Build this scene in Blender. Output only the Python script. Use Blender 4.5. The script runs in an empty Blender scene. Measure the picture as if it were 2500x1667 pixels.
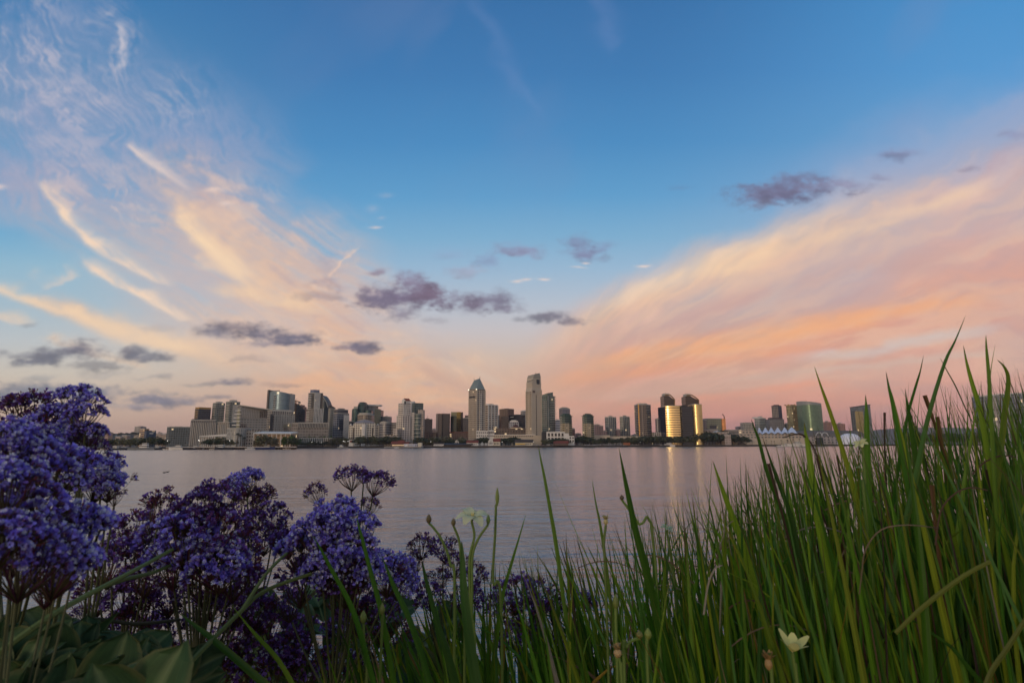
import bpy, bmesh, math, random
import numpy as np
from mathutils import Vector, Matrix
R = math.radians
# ------------------------------------------------------------------ camera geometry (metres, +Y = across the bay)
IMG_W, IMG_H, FPX = 2500.0, 1667.0, 1400.0
CAM_Z = 4.0
PITCH, ROLL = math.atan(252.8 / FPX), R(0.20)
CAM = Vector((0, 0, CAM_Z))
CAM_ROT = Matrix.Rotation(R(90) + PITCH, 3, 'X') @ Matrix.Rotation(-ROLL, 3, 'Z')
def ray(px, py):
    return CAM_ROT @ Vector(((px - IMG_W / 2) / FPX, (IMG_H / 2 - py) / FPX, -1.0))
def P(px, py, Y):
    """point at forward distance Y seen in the direction (px, py)"""
    d = ray(px, py)
    return CAM + d * (Y / d.y)
# ------------------------------------------------------------------ the evening sky: colours and clouds by direction
def lin(c):
    c = np.asarray(c, dtype=np.float32) / 255.0
    return np.where(c <= 0.04045, c / 12.92, ((c + 0.055) / 1.055) ** 2.4).astype(np.float32)
def _hash(ix, iy, seed):
    n = (ix.astype(np.uint32) * np.uint32(374761393) + iy.astype(np.uint32) * np.uint32(668265263) + np.uint32(seed * 974711 + 13))
    n = (n ^ (n >> np.uint32(13))) * np.uint32(1274126177)
    n = n ^ (n >> np.uint32(16))
    return (n & np.uint32(0xffff)).astype(np.float32) / 65535.0
def vnoise(x, y, seed):
    x0 = np.floor(x); y0 = np.floor(y)
    fx = (x - x0).astype(np.float32); fy = (y - y0).astype(np.float32)
    ix = x0.astype(np.int64); iy = y0.astype(np.int64)
    fx = fx * fx * fx * (fx * (fx * 6 - 15) + 10); fy = fy * fy * fy * (fy * (fy * 6 - 15) + 10)
    a = _hash(ix, iy, seed); b = _hash(ix + 1, iy, seed); c = _hash(ix, iy + 1, seed); d = _hash(ix + 1, iy + 1, seed)
    return (a + (b - a) * fx) * (1 - fy) + (c + (d - c) * fx) * fy
def fbm(x, y, seed, octaves=5, gain=0.52):
    """fractal noise, about -1..1"""
    s = 0; amp = 1; tot = 0
    for o in range(octaves):
        s = s + (vnoise(x, y, seed + o * 17) * 2 - 1) * amp; tot += amp
        c, si = 0.8, 0.6
        x, y = (x * c - y * si) * 2.03 + 7.1, (x * si + y * c) * 2.03 - 3.7
        amp *= gain
    return s / tot * 1.7
def sstep(a, b, v):
    t = np.clip((v - a) / (b - a), 0, 1)
    return t * t * (3 - 2 * t)
def ramp(v, stops):
    ks = [s[0] for s in stops]
    cols = np.array([lin(s[1]) for s in stops])
    return np.stack([np.interp(v, ks, cols[:, i]) for i in range(3)], -1).astype(np.float32)
def over(img, col, a):
    a = np.clip(a, 0, 1)[..., None]
    return img * (1 - a) + np.asarray(col, np.float32) * a
def polydist(x, y, pts):
    """signed distance across a polyline and position along it (0..1); pts = (x, y, half width)"""
    best = np.full(x.shape, 1e9, np.float32); along = np.zeros_like(best); wid = np.ones_like(best); side = np.zeros_like(best)
    n = len(pts) - 1
    for i in range(n):
        ax, ay, aw = pts[i]; bx, by, bw = pts[i + 1]
        dx, dy = bx - ax, by - ay
        t = np.clip(((x - ax) * dx + (y - ay) * dy) / (dx * dx + dy * dy), 0, 1)
        ex, ey = x - ax - t * dx, y - ay - t * dy
        d = np.sqrt(ex * ex + ey * ey)
        m = d < best
        best = np.where(m, d, best); along = np.where(m, (i + t) / n, along); wid = np.where(m, aw + (bw - aw) * t, wid)
        side = np.where(m, np.sign(ex * dy - ey * dx), side)
    return best * side, along, wid
PUFFS = [  # low dark cloud scraps: centre, half size, density, colour
    (985,728,95,30,1.0,(112,98,122)),(1045,722,45,28,1.0,(118,98,120)),(930,735,55,22,.9,(118,105,128)),(1010,688,34,22,.8,(132,114,138)),(985,768,40,14,.7,(122,110,130)),
    (1165,745,48,20,1.0,(118,105,125)),(1215,738,42,20,.9,(118,108,130)),(1235,757,32,10,.8,(125,115,135)),(1115,725,20,12,.6,(130,118,140)),(1065,785,22,8,.5,(150,140,150)),
    (1320,782,40,13,.9,(115,110,125)),(1352,776,32,14,.9,(120,112,128)),(1400,788,32,9,.75,(128,116,130)),
    (535,808,42,18,.95,(122,114,128)),(640,817,58,19,1.0,(105,98,115)),(720,822,62,13,1.0,(108,100,118)),(718,834,70,10,1.0,(112,104,122)),(645,840,40,8,.7,(135,122,135)),(590,800,40,9,.7,(135,120,130)),
    (872,842,42,14,1.0,(112,102,120)),(890,856,18,8,.8,(125,112,125)),(855,850,30,8,.8,(125,110,125)),
    (192,852,52,20,1.0,(118,112,126)),(130,866,55,16,1.0,(112,110,124)),(85,880,55,11,1.0,(116,114,128)),(60,856,55,8,.7,(125,122,135)),(240,890,60,12,.75,(140,134,140)),(290,896,30,7,.55,(150,142,145)),
    (328,862,34,18,1.0,(115,112,126)),(375,868,48,8,.9,(122,118,130)),(310,850,18,8,.7,(128,120,130)),
    (95,955,110,19,1.0,(118,120,138)),(55,940,60,10,.8,(125,125,140)),(225,956,70,14,1.0,(118,119,138)),(20,965,50,14,.9,(122,125,140)),(100,915,42,7,.55,(150,148,155)),(260,911,60,6,.4,(160,152,155)),
    (385,976,80,10,1.0,(128,122,138)),(330,990,60,7,.7,(140,132,142)),(345,994,45,7,.75,(138,128,140)),(455,979,25,5,.7,(140,130,140)),(250,985,50,7,.55,(150,140,148)),
    (565,930,42,9,.95,(128,118,130)),(495,936,48,6,.6,(150,138,140)),(412,958,30,7,.65,(148,138,142)),(345,957,25,4,.5,(155,145,148)),(540,968,30,6,.75,(135,125,135)),(690,938,45,5,.6,(165,138,135)),(650,933,20,4,.4,(165,140,138)),
    (405,920,30,6,.55,(150,142,148)),(350,925,20,4,.4,(158,150,152)),(610,875,50,8,.45,(165,145,148)),(395,795,40,10,.35,(175,160,160)),(60,782,25,5,.5,(130,140,155)),
    (1200,642,34,18,.5,(128,132,168)),(1262,612,48,14,.6,(138,128,160)),(1290,620,40,10,.5,(140,130,160)),(1405,592,28,18,.6,(122,118,152)),(1425,622,34,20,.75,(120,112,146)),(1475,610,30,14,.45,(128,128,165)),(1475,635,18,8,.5,(120,120,150)),(1155,668,50,12,.4,(160,140,160)),(1100,625,40,14,.3,(140,145,180)),
    (1855,482,62,22,.9,(108,106,136)),(1915,475,80,24,1.0,(108,104,134)),(1945,445,52,16,.8,(114,114,146)),(2000,468,50,16,.75,(120,114,142)),(2055,458,45,12,.6,(130,118,146)),(1865,505,40,10,.6,(120,118,145)),
    (2175,388,34,14,.6,(118,122,156)),(2205,380,40,10,.5,(128,128,162)),(2480,342,32,12,.6,(130,126,158)),(2365,422,22,9,.5,(135,122,148)),(2140,436,22,6,.5,(140,132,158)),(1668,465,26,8,.4,(95,125,165)),
    (930,667,34,9,.65,(140,110,128)),(800,690,38,14,.45,(145,125,145)),(785,722,60,10,.45,(150,130,140)),(800,655,30,30,.25,(135,130,155)),
]
WISPS = [(1262,686,16,3,.6),(1285,682,14,3,.6),(1328,682,14,3,.7),(1415,655,16,2,.5),(1432,645,8,2,.8),(1572,652,18,3,.8),(918,553,16,3,.5),(910,507,16,9,.12),(940,473,18,6,.12),(932,530,12,4,.15),(525,460,28,6,.5),(553,492,16,6,.5),(0,448,18,6,.6)]
def sky_front(x, y):
    """x, y: gnomonic coordinates round the north-east horizon, horizon at y = 1086; returns linear RGB"""
    f = x.dtype.type
    n_big = fbm(x / 420, y / 300, 3, 4); n_mid = fbm(x / 150, y / 95, 11, 5); n_fine = fbm(x / 60, y / 34, 23, 5)
    # clear air, bluer aloft, pink belt at the horizon
    c_mid = ramp(y, [(-900,(112,132,166)),(-260,(60,108,160)),(0,(54,110,166)),(180,(62,121,177)),(350,(74,138,191)),(480,(94,156,202)),(580,(124,172,206)),(660,(152,182,208)),(740,(180,190,204)),(810,(198,190,192)),(870,(205,184,172)),(950,(206,170,152)),(1010,(200,156,144)),(1086,(184,142,138))])
    c_left = ramp(y, [(-900,(112,132,166)),(-260,(66,116,166)),(0,(64,124,176)),(250,(88,142,184)),(480,(104,162,204)),(560,(112,170,206)),(640,(146,184,206)),(740,(166,188,202)),(820,(188,194,198)),(900,(204,194,182)),(960,(206,184,166)),(1030,(198,168,150)),(1086,(188,158,144))])
    c_right = ramp(y, [(-900,(112,132,166)),(-260,(72,124,176)),(0,(72,142,200)),(180,(84,150,206)),(350,(106,160,206)),(500,(150,172,204)),(700,(190,180,190)),(900,(206,170,160)),(1086,(184,142,146))])
    wl = sstep(900, 100, x)[..., None]; wr = sstep(1500, 2500, x)[..., None]
    img = c_mid * (1 - wl) + c_left * wl
    img = img * (1 - wr) + c_right * wr
    a = sstep(0.0, 1.0, fbm(x / 260 + y / 500, y / 330, 5, 4)) * sstep(700, 200, y) * .16
    img = over(img, lin((128,140,178)), a * sstep(500, 1000, x))
    # ---------------- high veil on the left, fanning out of the same point on the horizon
    vx, vy = x - 1190, np.maximum(1075 - y, 4)
    rr = np.hypot(vx, vy); far = sstep(120, 520, rr)
    phi = np.arctan2(vy, vx); lr = np.log(rr + 160)
    fan = fbm(phi * 7 + n_mid * .16, lr * 3.0, 41, 5) * (.25 + .75 * far); fan_f = fbm(phi * 19 + n_mid * .4, lr * 6, 57, 5) * (.12 + .88 * far)
    wx, wy = x + n_mid * 40 + n_fine * 12, y + n_mid * 30 + n_fine * 10
    def blob(cx, cy, rx, ry, rot=0.0, soft=1.0):
        c, s = math.cos(rot), math.sin(rot)
        u, v = ((wx - cx) * c + (wy - cy) * s) / rx, (-(wx - cx) * s + (wy - cy) * c) / ry
        return sstep(1.0 + .35 * soft, 1.0 - .80 * soft, np.sqrt(u * u + v * v))
    # fibres of the cirrus: ridged noise drawn out along the wind
    def fibre(rot, lx, ly, seed, warp=1.0):
        c, s = math.cos(rot), math.sin(rot)
        xx, yy = x + n_big * 70 * warp + n_mid * 30 * warp, y + n_big * 60 * warp + n_mid * 22 * warp
        u, v = (xx * c + yy * s) / lx, (-xx * s + yy * c) / ly
        return np.clip(1 - np.abs(fbm(u, v, seed, 6, .58)) * 1.5, -1, 1)
    f1 = fibre(.75, 150, 26, 201); f2 = fibre(.45, 210, 30, 211); f3 = fibre(1.15, 90, 24, 221, 1.3)
    veil = np.maximum.reduce([blob(230, 320, 400, 250, .5) * .85, blob(130, 440, 290, 140, .35) * .85, blob(480, 380, 230, 190, .5) * .85, blob(330, 250, 240, 150, .4) * .6, blob(560, 560, 350, 160, .75) * .95, blob(770, 640, 190, 140, .6) * .95, blob(100, 170, 230, 230, .9) * .7, blob(590, 345, 80, 40, .3) * .3, blob(420, 250, 160, 130) * .4, blob(400, 560, 330, 190, .75) * .72, blob(650, 760, 300, 130, .55) * .6])
    veil = np.clip(veil * (.60 + .26 * n_big + .12 * n_fine + .34 * np.where(y + x * .3 < 560, f3, f2)), 0, 1)
    warm = sstep(300, 640, y + (x - 300) * .12)[..., None]
    vc = lin((150,160,192)) * (1 - warm) + lin((208,182,176)) * warm
    img = over(img, vc, veil * .92)
    bright = np.maximum.reduce([blob(80, 130, 170, 150, .8), blob(40, 250, 160, 90) * .8, blob(300, 130, 60, 130) * .8, blob(445, 250, 70, 85, .7) * .7, blob(190, 270, 150, 80), blob(210, 420, 200, 110, .5) * .8, blob(290, 480, 140, 70, .5), blob(640, 540, 210, 90, .55), blob(750, 600, 120, 110, .55) * .6])
    curls = sstep(.20, 1.15, f3 * .5 + f1 * .35 + n_fine * .30 + n_mid * .15) * bright
    img = over(img, lin((216,202,204)) * (1 - warm) + lin((236,206,184)) * warm, curls * .46)
    # warm body of the left-hand fan
    wa = np.maximum.reduce([blob(690, 690, 250, 120, .62) * .9, blob(830, 800, 290, 105, .45) * .85, blob(560, 610, 180, 80, .85) * .6, blob(980, 920, 340, 95, .12) * .9, blob(700, 880, 340, 60, .2) * .6, blob(1250, 985, 300, 50, 0) * .5, blob(520, 520, 190, 110, .7) * .45, blob(880, 720, 170, 90, .5) * .5, blob(640, 830, 330, 70, .3) * .5])
    img = over(img, lin((222,184,160)), np.clip(wa * (.74 + .34 * f2 + .16 * n_fine + .15 * n_mid), 0, 1) * .78)
    f6 = fibre(.50, 170, 52, 241, 1.5) * .75 + n_fine * .25 + n_mid * .2
    img = over(img, lin((168,150,168)), wa * sstep(.25, -.7, f6) * .42)
    img = over(img, lin((244,208,176)), wa * sstep(.35, 1.0, f6) * .44)
    f4 = fibre(.12, 190, 24, 231)
    wb = np.maximum.reduce([blob(930, 880, 160, 54, .1), blob(900, 945, 300, 40, -.05), blob(1120, 975, 210, 30, .05), blob(800, 780, 100, 44, .3) * .6, blob(760, 760, 200, 60, .5) * .5])
    img = over(img, lin((236,180,142)), np.clip(wb * (.45 + .55 * f4 + .3 * n_mid), 0, 1) * .66)
    # long lit streaks: crisp along the lower edge, drawn out into fibres above
    def streak(pts, col, alpha, nz=.55, fade=.25, up=2.2):
        d, t, w = polydist(x + n_mid * 22 + n_fine * 11, y + n_mid * 15 + n_fine * 10, pts)
        w = w * (.95 + .28 * fbm(t * 7, t * 0 + d / 90, int(pts[0][1]) % 97, 3))
        q = np.where(d < 0, -d / (w * .8), d / (w * up))
        m = np.exp(-q * q * 1.6) * sstep(0, fade, t) * sstep(1, 1 - fade, t)
        m = m * np.clip(.74 + nz * .4 * n_fine + nz * .5 * f1 * np.where(d > 0, 1, .6), 0, 1.25)
        return over(img, lin(col), m * alpha)
    img = streak([(0,712,8),(110,735,20),(230,780,30),(350,825,38),(520,872,40),(760,915,26)], (226,188,160), .85, nz=.3, up=1.2)
    img = streak([(-120,676,8),(-20,692,12),(90,730,17),(210,774,26),(330,820,32),(480,856,28),(640,890,14)], (244,212,178), .9, nz=.3, up=1.3)
    img = streak([(90,820,8),(200,850,14),(300,880,12),(400,905,8)], (232,200,170), .55)
    img = streak([(-60,752,8),(20,768,10),(110,790,6)], (238,208,178), .65)
    img = streak([(85,420,6),(125,470,13),(170,530,17),(215,585,16),(300,635,13),(370,668,9),(440,695,5)], (242,214,190), .9, nz=.7)
    img = streak([(180,600,5),(235,658,11),(300,692,10),(375,732,11),(430,765,8),(510,798,4)], (242,214,190), .9, nz=.7)
    img = streak([(300,335,7),(370,395,11),(460,452,8)], (228,208,200), .75)
    img = streak([(370,420,18),(450,530,36),(520,600,46),(590,670,44),(700,750,36)], (238,202,170), .8, nz=.5, up=1.5)
    img = streak([(410,480,12),(470,565,22),(530,622,26),(600,690,16)], (248,216,180), .9, nz=.5, up=1.6)
    img = streak([(480,690,10),(580,715,22),(700,735,20),(820,760,14)], (240,206,172), .6)
    img = streak([(440,625,10),(520,640,18),(640,650,12)], (238,208,180), .5)
    img = streak([(800,690,4),(830,650,5),(885,590,5)], (238,204,180), .75)
    img = streak([(275,20,8),(302,110,9),(308,200,6)], (212,204,210), .55)
    img = streak([(80,690,7),(150,682,10),(210,668,7)], (228,206,190), .55)
    img = streak([(1150,-40,40),(1220,140,34),(1330,300,16)], (140,158,204), .13, nz=.4, up=1)
    img = streak([(1440,-40,50),(1490,70,44),(1530,170,20)], (140,156,204), .15, nz=.4, up=1)
    # ---------------- broad right-hand band
    ex = np.array([1000,1180,1270,1360,1500,1700,1900,2100,2300,2500,2900]); ey = np.array([1010,935,868,795,712,620,545,474,386,306,170])
    E = np.interp(x, ex, ey).astype(np.float32) + n_mid * (12 + 14 * sstep(1500, 2400, x)) + n_fine * 6
    dep = y - E
    t = dep / np.maximum(1060 - E, 40) + fan * .04 + n_mid * .02
    soft = 46 + 90 * sstep(1800, 2500, x) + 22 * sstep(1700, 1300, x) + 26 * fan
    band = sstep(-soft, soft * 1.25, dep + n_fine * 10) * sstep(1130, 1430, x) * np.clip(.90 + .16 * fan_f + .14 * fan, .5, 1)
    bcr = ramp(t, [(-.05,(196,180,190)),(.1,(206,178,182)),(.22,(216,184,172)),(.34,(206,174,170)),(.5,(216,160,142)),(.62,(212,158,144)),(.8,(208,164,152)),(1.0,(192,138,138))])
    bc = ramp(t, [(-.05,(214,190,182)),(.02,(228,198,172)),(.08,(238,204,170)),(.16,(228,192,166)),(.25,(212,180,168)),(.34,(206,172,164)),(.42,(208,164,150)),(.50,(222,166,134)),(.56,(220,160,130)),(.62,(210,156,140)),(.70,(208,166,154)),(.77,(208,170,158)),(.84,(208,152,138)),(.92,(200,144,136)),(1.0,(190,136,136))])
    wq = (sstep(1800, 2450, x) * .75)[..., None]
    bc = bc * (1 - wq) + bcr * wq
    wt = (sstep(1620, 1280, x) * .75)[..., None]; bc = bc * (1 - wt) + lin((214,172,152)) * wt
    bc = bc * (1 + .10 * fan_f + .07 * fan + .03 * n_mid)[..., None] * np.array((1.03, .955, .90), np.float32)
    img = over(img, bc, band * (.93 - .25 * sstep(2100, 2500, x) * sstep(.12, .0, t)))
    fr = np.clip(1 - np.abs(fbm(phi * 13 + n_mid * .22 + n_big * .2, lr * 2.4, 251, 6, .56)) * 1.5, -1, 1) * far * sstep(1010, 860, y)
    img = over(img, lin((236,196,166)), band * sstep(.30, 1.0, fr) * .38)
    img = over(img, lin((186,146,150)), band * sstep(.20, -.8, fr) * .40)
    img = over(img, lin((172,172,200)), sstep(-190, 10, dep + fan * 30) * sstep(1800, 2250, x) * .45 * (1 - band))
    img = over(img, lin((246,216,186)), sstep(34, 4, np.abs(dep - 34 + n_fine * 8)) * sstep(1360, 1620, x) * sstep(2250, 1750, x) * .42 * np.clip(.8 + fan_f * .5, 0, 1))
    def rib(pts, col, alpha):
        d, tt, w = polydist(x + n_mid * 12, y + n_mid * 9 + n_fine * 4, pts)
        m = sstep(1.3, .0, np.abs(d) / w) * sstep(0, .2, tt) * sstep(1, .8, tt) * np.clip(.75 + .5 * fan_f, 0, 1.2)
        return over(img, lin(col), m * alpha)
    img = rib([(1360,890,16),(1600,860,24),(1900,815,26),(2150,775,24),(2500,700,18)], (240,172,126), .8)
    img = rib([(1300,935,16),(1550,905,20),(1850,862,18),(2100,828,10)], (232,160,124), .55)
    img = rib([(1400,860,18),(1700,780,40),(2050,690,50),(2500,580,46)], (196,158,154), .55)
    img = rib([(1500,740,14),(1750,655,24),(2000,585,26),(2250,520,24),(2500,430,30)], (244,208,172), .6)
    img = rib([(1900,880,14),(2100,860,16),(2300,825,18),(2500,790,20)], (206,192,188), .7)
    img = rib([(1700,930,8),(2000,905,12),(2300,878,14),(2500,860,12)], (208,182,170), .6)
    img = rib([(1500,990,10),(1800,960,12),(2100,925,10)], (230,152,124), .45)
    img = rib([(1250,975,18),(1400,990,20),(1700,1000,16)], (216,146,128), .5)
    img = rib([(1000,880,14),(1120,935,22),(1220,970,16)], (196,158,148), .55)
    img = rib([(1050,860,10),(1150,905,16),(1240,940,12)], (212,192,178), .5)
    # ---------------- low dark scraps of cloud, and a few bright wisps
    px_, py_ = x + n_fine * 10 + n_mid * 8, y + n_fine * 7 + n_mid * 4
    sh = fbm(x / 34, y / 17, 91, 6, .62); sh2 = fbm(x / 11, y / 6, 97, 4, .6)
    for cx, cy, rx, ry, al, col in PUFFS:
        if cx > 1840 and cx < 2070: rx, ry, al = rx * 1.3, ry * 1.3, al * 1.0
        elif cy > 790 and cx < 480: rx, ry = rx * 1.18, ry * 1.22
        else: rx, ry = rx * 1.12, ry * 1.12
        m = (np.abs(x - cx) < rx * 2.4 + 30) & (np.abs(y - cy) < ry * 2.6 + 30)
        if not m.any(): continue
        u = (px_[m] - cx) / (rx * 1.12); v = (py_[m] - cy) / (ry * 1.15)
        v = np.where(v > 0, v * 1.25, v)
        d = np.sqrt(u * u + v * v) + sh[m] * .34 + sh2[m] * .12 + n_fine[m] * .08
        k = sstep(1.34, .12, d) * al
        c = (lin(col)[None] * np.array((1.04, 1.10, 1.08), np.float32)) * (1 + .20 * sh[m] - .10 * np.clip(v, -1, 1))[..., None]
        img[m] = img[m] * (1 - k[..., None]) + c * k[..., None]
    for cx, cy, rx, ry, al in WISPS:
        m = (np.abs(x - cx) < rx * 3) & (np.abs(y - cy) < ry * 4)
        if not m.any(): continue
        u = (x[m] - cx + n_fine[m] * 5) / rx; v = (y[m] - cy + n_fine[m] * 3) / ry
        k = np.exp(-(u * u + v * v) * 1.2) * al
        img[m] = img[m] * (1 - k[..., None]) + lin((244,216,200)) * k[..., None]
    return img
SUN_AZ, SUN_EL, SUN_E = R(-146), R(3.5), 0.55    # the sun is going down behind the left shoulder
def sky_pixels(W=4096, H=2048):
    """the whole sphere of the sky, linear RGBA rows from nadir to zenith"""
    az = ((np.arange(W) + .5) / W - .25) * 2 * np.pi
    az = np.where(az > np.pi, az - 2 * np.pi, az).astype(np.float32)
    el = (((np.arange(H) + .5) / H - .5) * np.pi).astype(np.float32)
    out = np.zeros((H, W, 4), np.float32); out[..., 3] = 1
    A, Eg = np.meshgrid(az, el)
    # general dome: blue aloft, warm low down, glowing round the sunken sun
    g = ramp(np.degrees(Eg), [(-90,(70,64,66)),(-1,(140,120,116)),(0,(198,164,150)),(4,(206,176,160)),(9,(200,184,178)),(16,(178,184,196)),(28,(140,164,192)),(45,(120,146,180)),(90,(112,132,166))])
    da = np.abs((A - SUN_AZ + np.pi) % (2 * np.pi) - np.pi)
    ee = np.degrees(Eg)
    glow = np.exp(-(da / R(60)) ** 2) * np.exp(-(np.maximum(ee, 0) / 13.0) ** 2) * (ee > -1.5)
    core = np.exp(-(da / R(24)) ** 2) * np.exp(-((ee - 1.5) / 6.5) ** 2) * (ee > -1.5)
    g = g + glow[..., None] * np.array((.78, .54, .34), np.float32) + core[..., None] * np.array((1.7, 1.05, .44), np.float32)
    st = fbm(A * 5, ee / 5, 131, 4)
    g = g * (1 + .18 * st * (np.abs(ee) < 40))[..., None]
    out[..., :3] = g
    # the part in front, seen across the bay
    c0, c1 = np.searchsorted(np.degrees(el), -2.5), np.searchsorted(np.degrees(el), 62.0)
    cols = np.where(np.abs(np.degrees(az)) < 66)[0]
    sub = np.ix_(np.arange(c0, c1), cols)
    a, e = A[sub], Eg[sub]
    x = 1250 + 1400 * np.tan(a); y = 1086.3 - 1400 * np.tan(e) / np.cos(a)
    # gnomonic about the lifted axis keeps the fan's straight lines straight
    dx, dy, dz = np.sin(a) * np.cos(e), np.cos(a) * np.cos(e), np.sin(e)
    cp, sp = math.cos(PITCH), math.sin(PITCH)
    fw = dy * cp + dz * sp; up = dz * cp - dy * sp
    fw = np.maximum(fw, .12)
    x = (1250 + 1400 * dx / fw).astype(np.float32); y = (833.5 - 1400 * up / fw).astype(np.float32)
    y = y + (x - 1250) * .0035
    f = sky_front(x, y)
    w = (sstep(66, 52, np.abs(np.degrees(a))) * sstep(62, 50, np.degrees(e)))[..., None]
    out[c0:c1, cols, :3] = out[c0:c1, cols, :3] * (1 - w) + f * w
    return np.clip(out, 0, 8)
# ------------------------------------------------------------------ scene, helpers
random.seed(7)
scene = bpy.context.scene
COL = scene.collection
def tag(o, label=None, cat=None, group=None, kind=None):
    if label: o['label'] = label
    if cat: o['category'] = cat
    if group: o['group'] = group
    if kind: o['kind'] = kind
    return o
def thing(name, label, cat, loc, group=None):
    o = bpy.data.objects.new(name, None); COL.objects.link(o)
    o.empty_display_size = .5; o.location = loc
    return tag(o, label, cat, group)
def origin(o):
    v = Vector((0, 0, 0))
    while o is not None: v = v + o.location; o = o.parent
    return v
def kids(o): return [c for c in bpy.data.objects if c.parent == o]
class MB:
    """collects faces in world metres; build() links them as ONE mesh object"""
    def __init__(s): s.v = []; s.f = []; s.m = []; s.uv = []
    def face(s, pts, mi=0, uv=None):
        n = len(s.v); s.v.extend([tuple(p) for p in pts]); s.f.append(tuple(range(n, n + len(pts)))); s.m.append(mi)
        s.uv.extend(uv if uv else [(0.0, 0.0)] * len(pts))
    def prism(s, pts, z0, z1, mi=0, top=1, u0=0.0, bottom=False):
        n = len(pts)
        zt = [z1] * n if not isinstance(z1, (list, tuple)) else list(z1)
        zb = [z0] * n if not isinstance(z0, (list, tuple)) else list(z0)
        u = u0
        for i in range(n):
            a, b = pts[i], pts[(i + 1) % n]; j = (i + 1) % n
            L = math.hypot(b[0] - a[0], b[1] - a[1])
            s.face([(a[0], a[1], zb[i]), (b[0], b[1], zb[j]), (b[0], b[1], zt[j]), (a[0], a[1], zt[i])], mi,
                   [(u, zb[i]), (u + L, zb[j]), (u + L, zt[j]), (u, zt[i])])
            u += L
        s.face([(p[0], p[1], z) for p, z in zip(pts, zt)], top)
        if bottom: s.face([(p[0], p[1], z) for p, z in zip(pts, zb)][::-1], top)
        return s
    def box(s, c, size, rz=0.0, mi=0):
        ca, sa = math.cos(rz), math.sin(rz); hx, hy, hz = size[0] / 2, size[1] / 2, size[2] / 2
        q = [(c[0] + x * ca - y * sa, c[1] + x * sa + y * ca) for x, y in ((-hx, -hy), (hx, -hy), (hx, hy), (-hx, hy))]
        return s.prism(q, c[2] - hz, c[2] + hz, mi, mi, bottom=True)
    def tube(s, p0, p1, r0, r1=None, n=6, mi=0, cap=True):
        r1 = r0 if r1 is None else r1
        p0, p1 = Vector(p0), Vector(p1); d = (p1 - p0)
        if d.length < 1e-9: return s
        d.normalize()
        a = d.orthogonal().normalized(); b = d.cross(a)
        A = [p0 + (a * math.cos(2 * math.pi * k / n) + b * math.sin(2 * math.pi * k / n)) * r0 for k in range(n)]
        B = [p1 + (a * math.cos(2 * math.pi * k / n) + b * math.sin(2 * math.pi * k / n)) * r1 for k in range(n)]
        for k in range(n):
            j = (k + 1) % n; s.face([A[k], A[j], B[j], B[k]], mi)
        if cap: s.face(B, mi); s.face(A[::-1], mi)
        return s
    def path(s, pts, rads, n=6, mi=0):
        for i in range(len(pts) - 1): s.tube(pts[i], pts[i + 1], rads[i], rads[i + 1], n, mi, cap=(i == len(pts) - 2))
        return s
    def build(s, name, mats, parent=None, smooth=False, merge=False, colors=None):
        o = bpy.data.objects.new(name, s.mesh(name, mats, origin(parent) if parent else Vector((0, 0, 0)), smooth, merge, colors))
        COL.objects.link(o)
        if parent is not None: o.parent = parent
        return o
    def mesh(s, name, mats, off=Vector((0, 0, 0)), smooth=False, merge=False, colors=None):
        me = bpy.data.meshes.new(name)
        me.from_pydata([(x - off[0], y - off[1], z - off[2]) for x, y, z in s.v], [], s.f)
        for m in (mats if isinstance(mats, (list, tuple)) else [mats]): me.materials.append(m)
        nm = len(me.materials)
        me.polygons.foreach_set('material_index', [min(i, nm - 1) for i in s.m])
        me.polygons.foreach_set('use_smooth', [smooth] * len(s.f))
        if s.uv:
            l = me.uv_layers.new(name='UVMap'); l.data.foreach_set('uv', [c for t in s.uv for c in t])
        if colors is not None:
            at = me.color_attributes.new('tint', 'FLOAT_COLOR', 'POINT'); at.data.foreach_set('color', [c for t in colors for c in t])
        if merge:
            bm = bmesh.new(); bm.from_mesh(me); bmesh.ops.remove_doubles(bm, verts=bm.verts, dist=1e-4); bm.to_mesh(me); bm.free()
        me.update()
        return me
def copy_tree(src, loc, rz=0.0, sc=1.0, label=None, group=None, cat=None):
    r = src.copy(); COL.objects.link(r); r.location = loc; r.rotation_euler = (0, 0, rz); r.scale = (sc, sc, sc) if not isinstance(sc, tuple) else sc
    if label: r['label'] = label
    if group: r['group'] = group
    if cat: r['category'] = cat
    for ch in PARTS.get(src.name, ()):
        c = ch.copy(); COL.objects.link(c); c.parent = r
        for g in PARTS.get(ch.name, ()):
            d = g.copy(); COL.objects.link(d); d.parent = c
    return r
PARTS = {}
def note_parts(o):
    PARTS[o.name] = kids(o)
    for c in PARTS[o.name]: PARTS[c.name] = kids(c)
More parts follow.
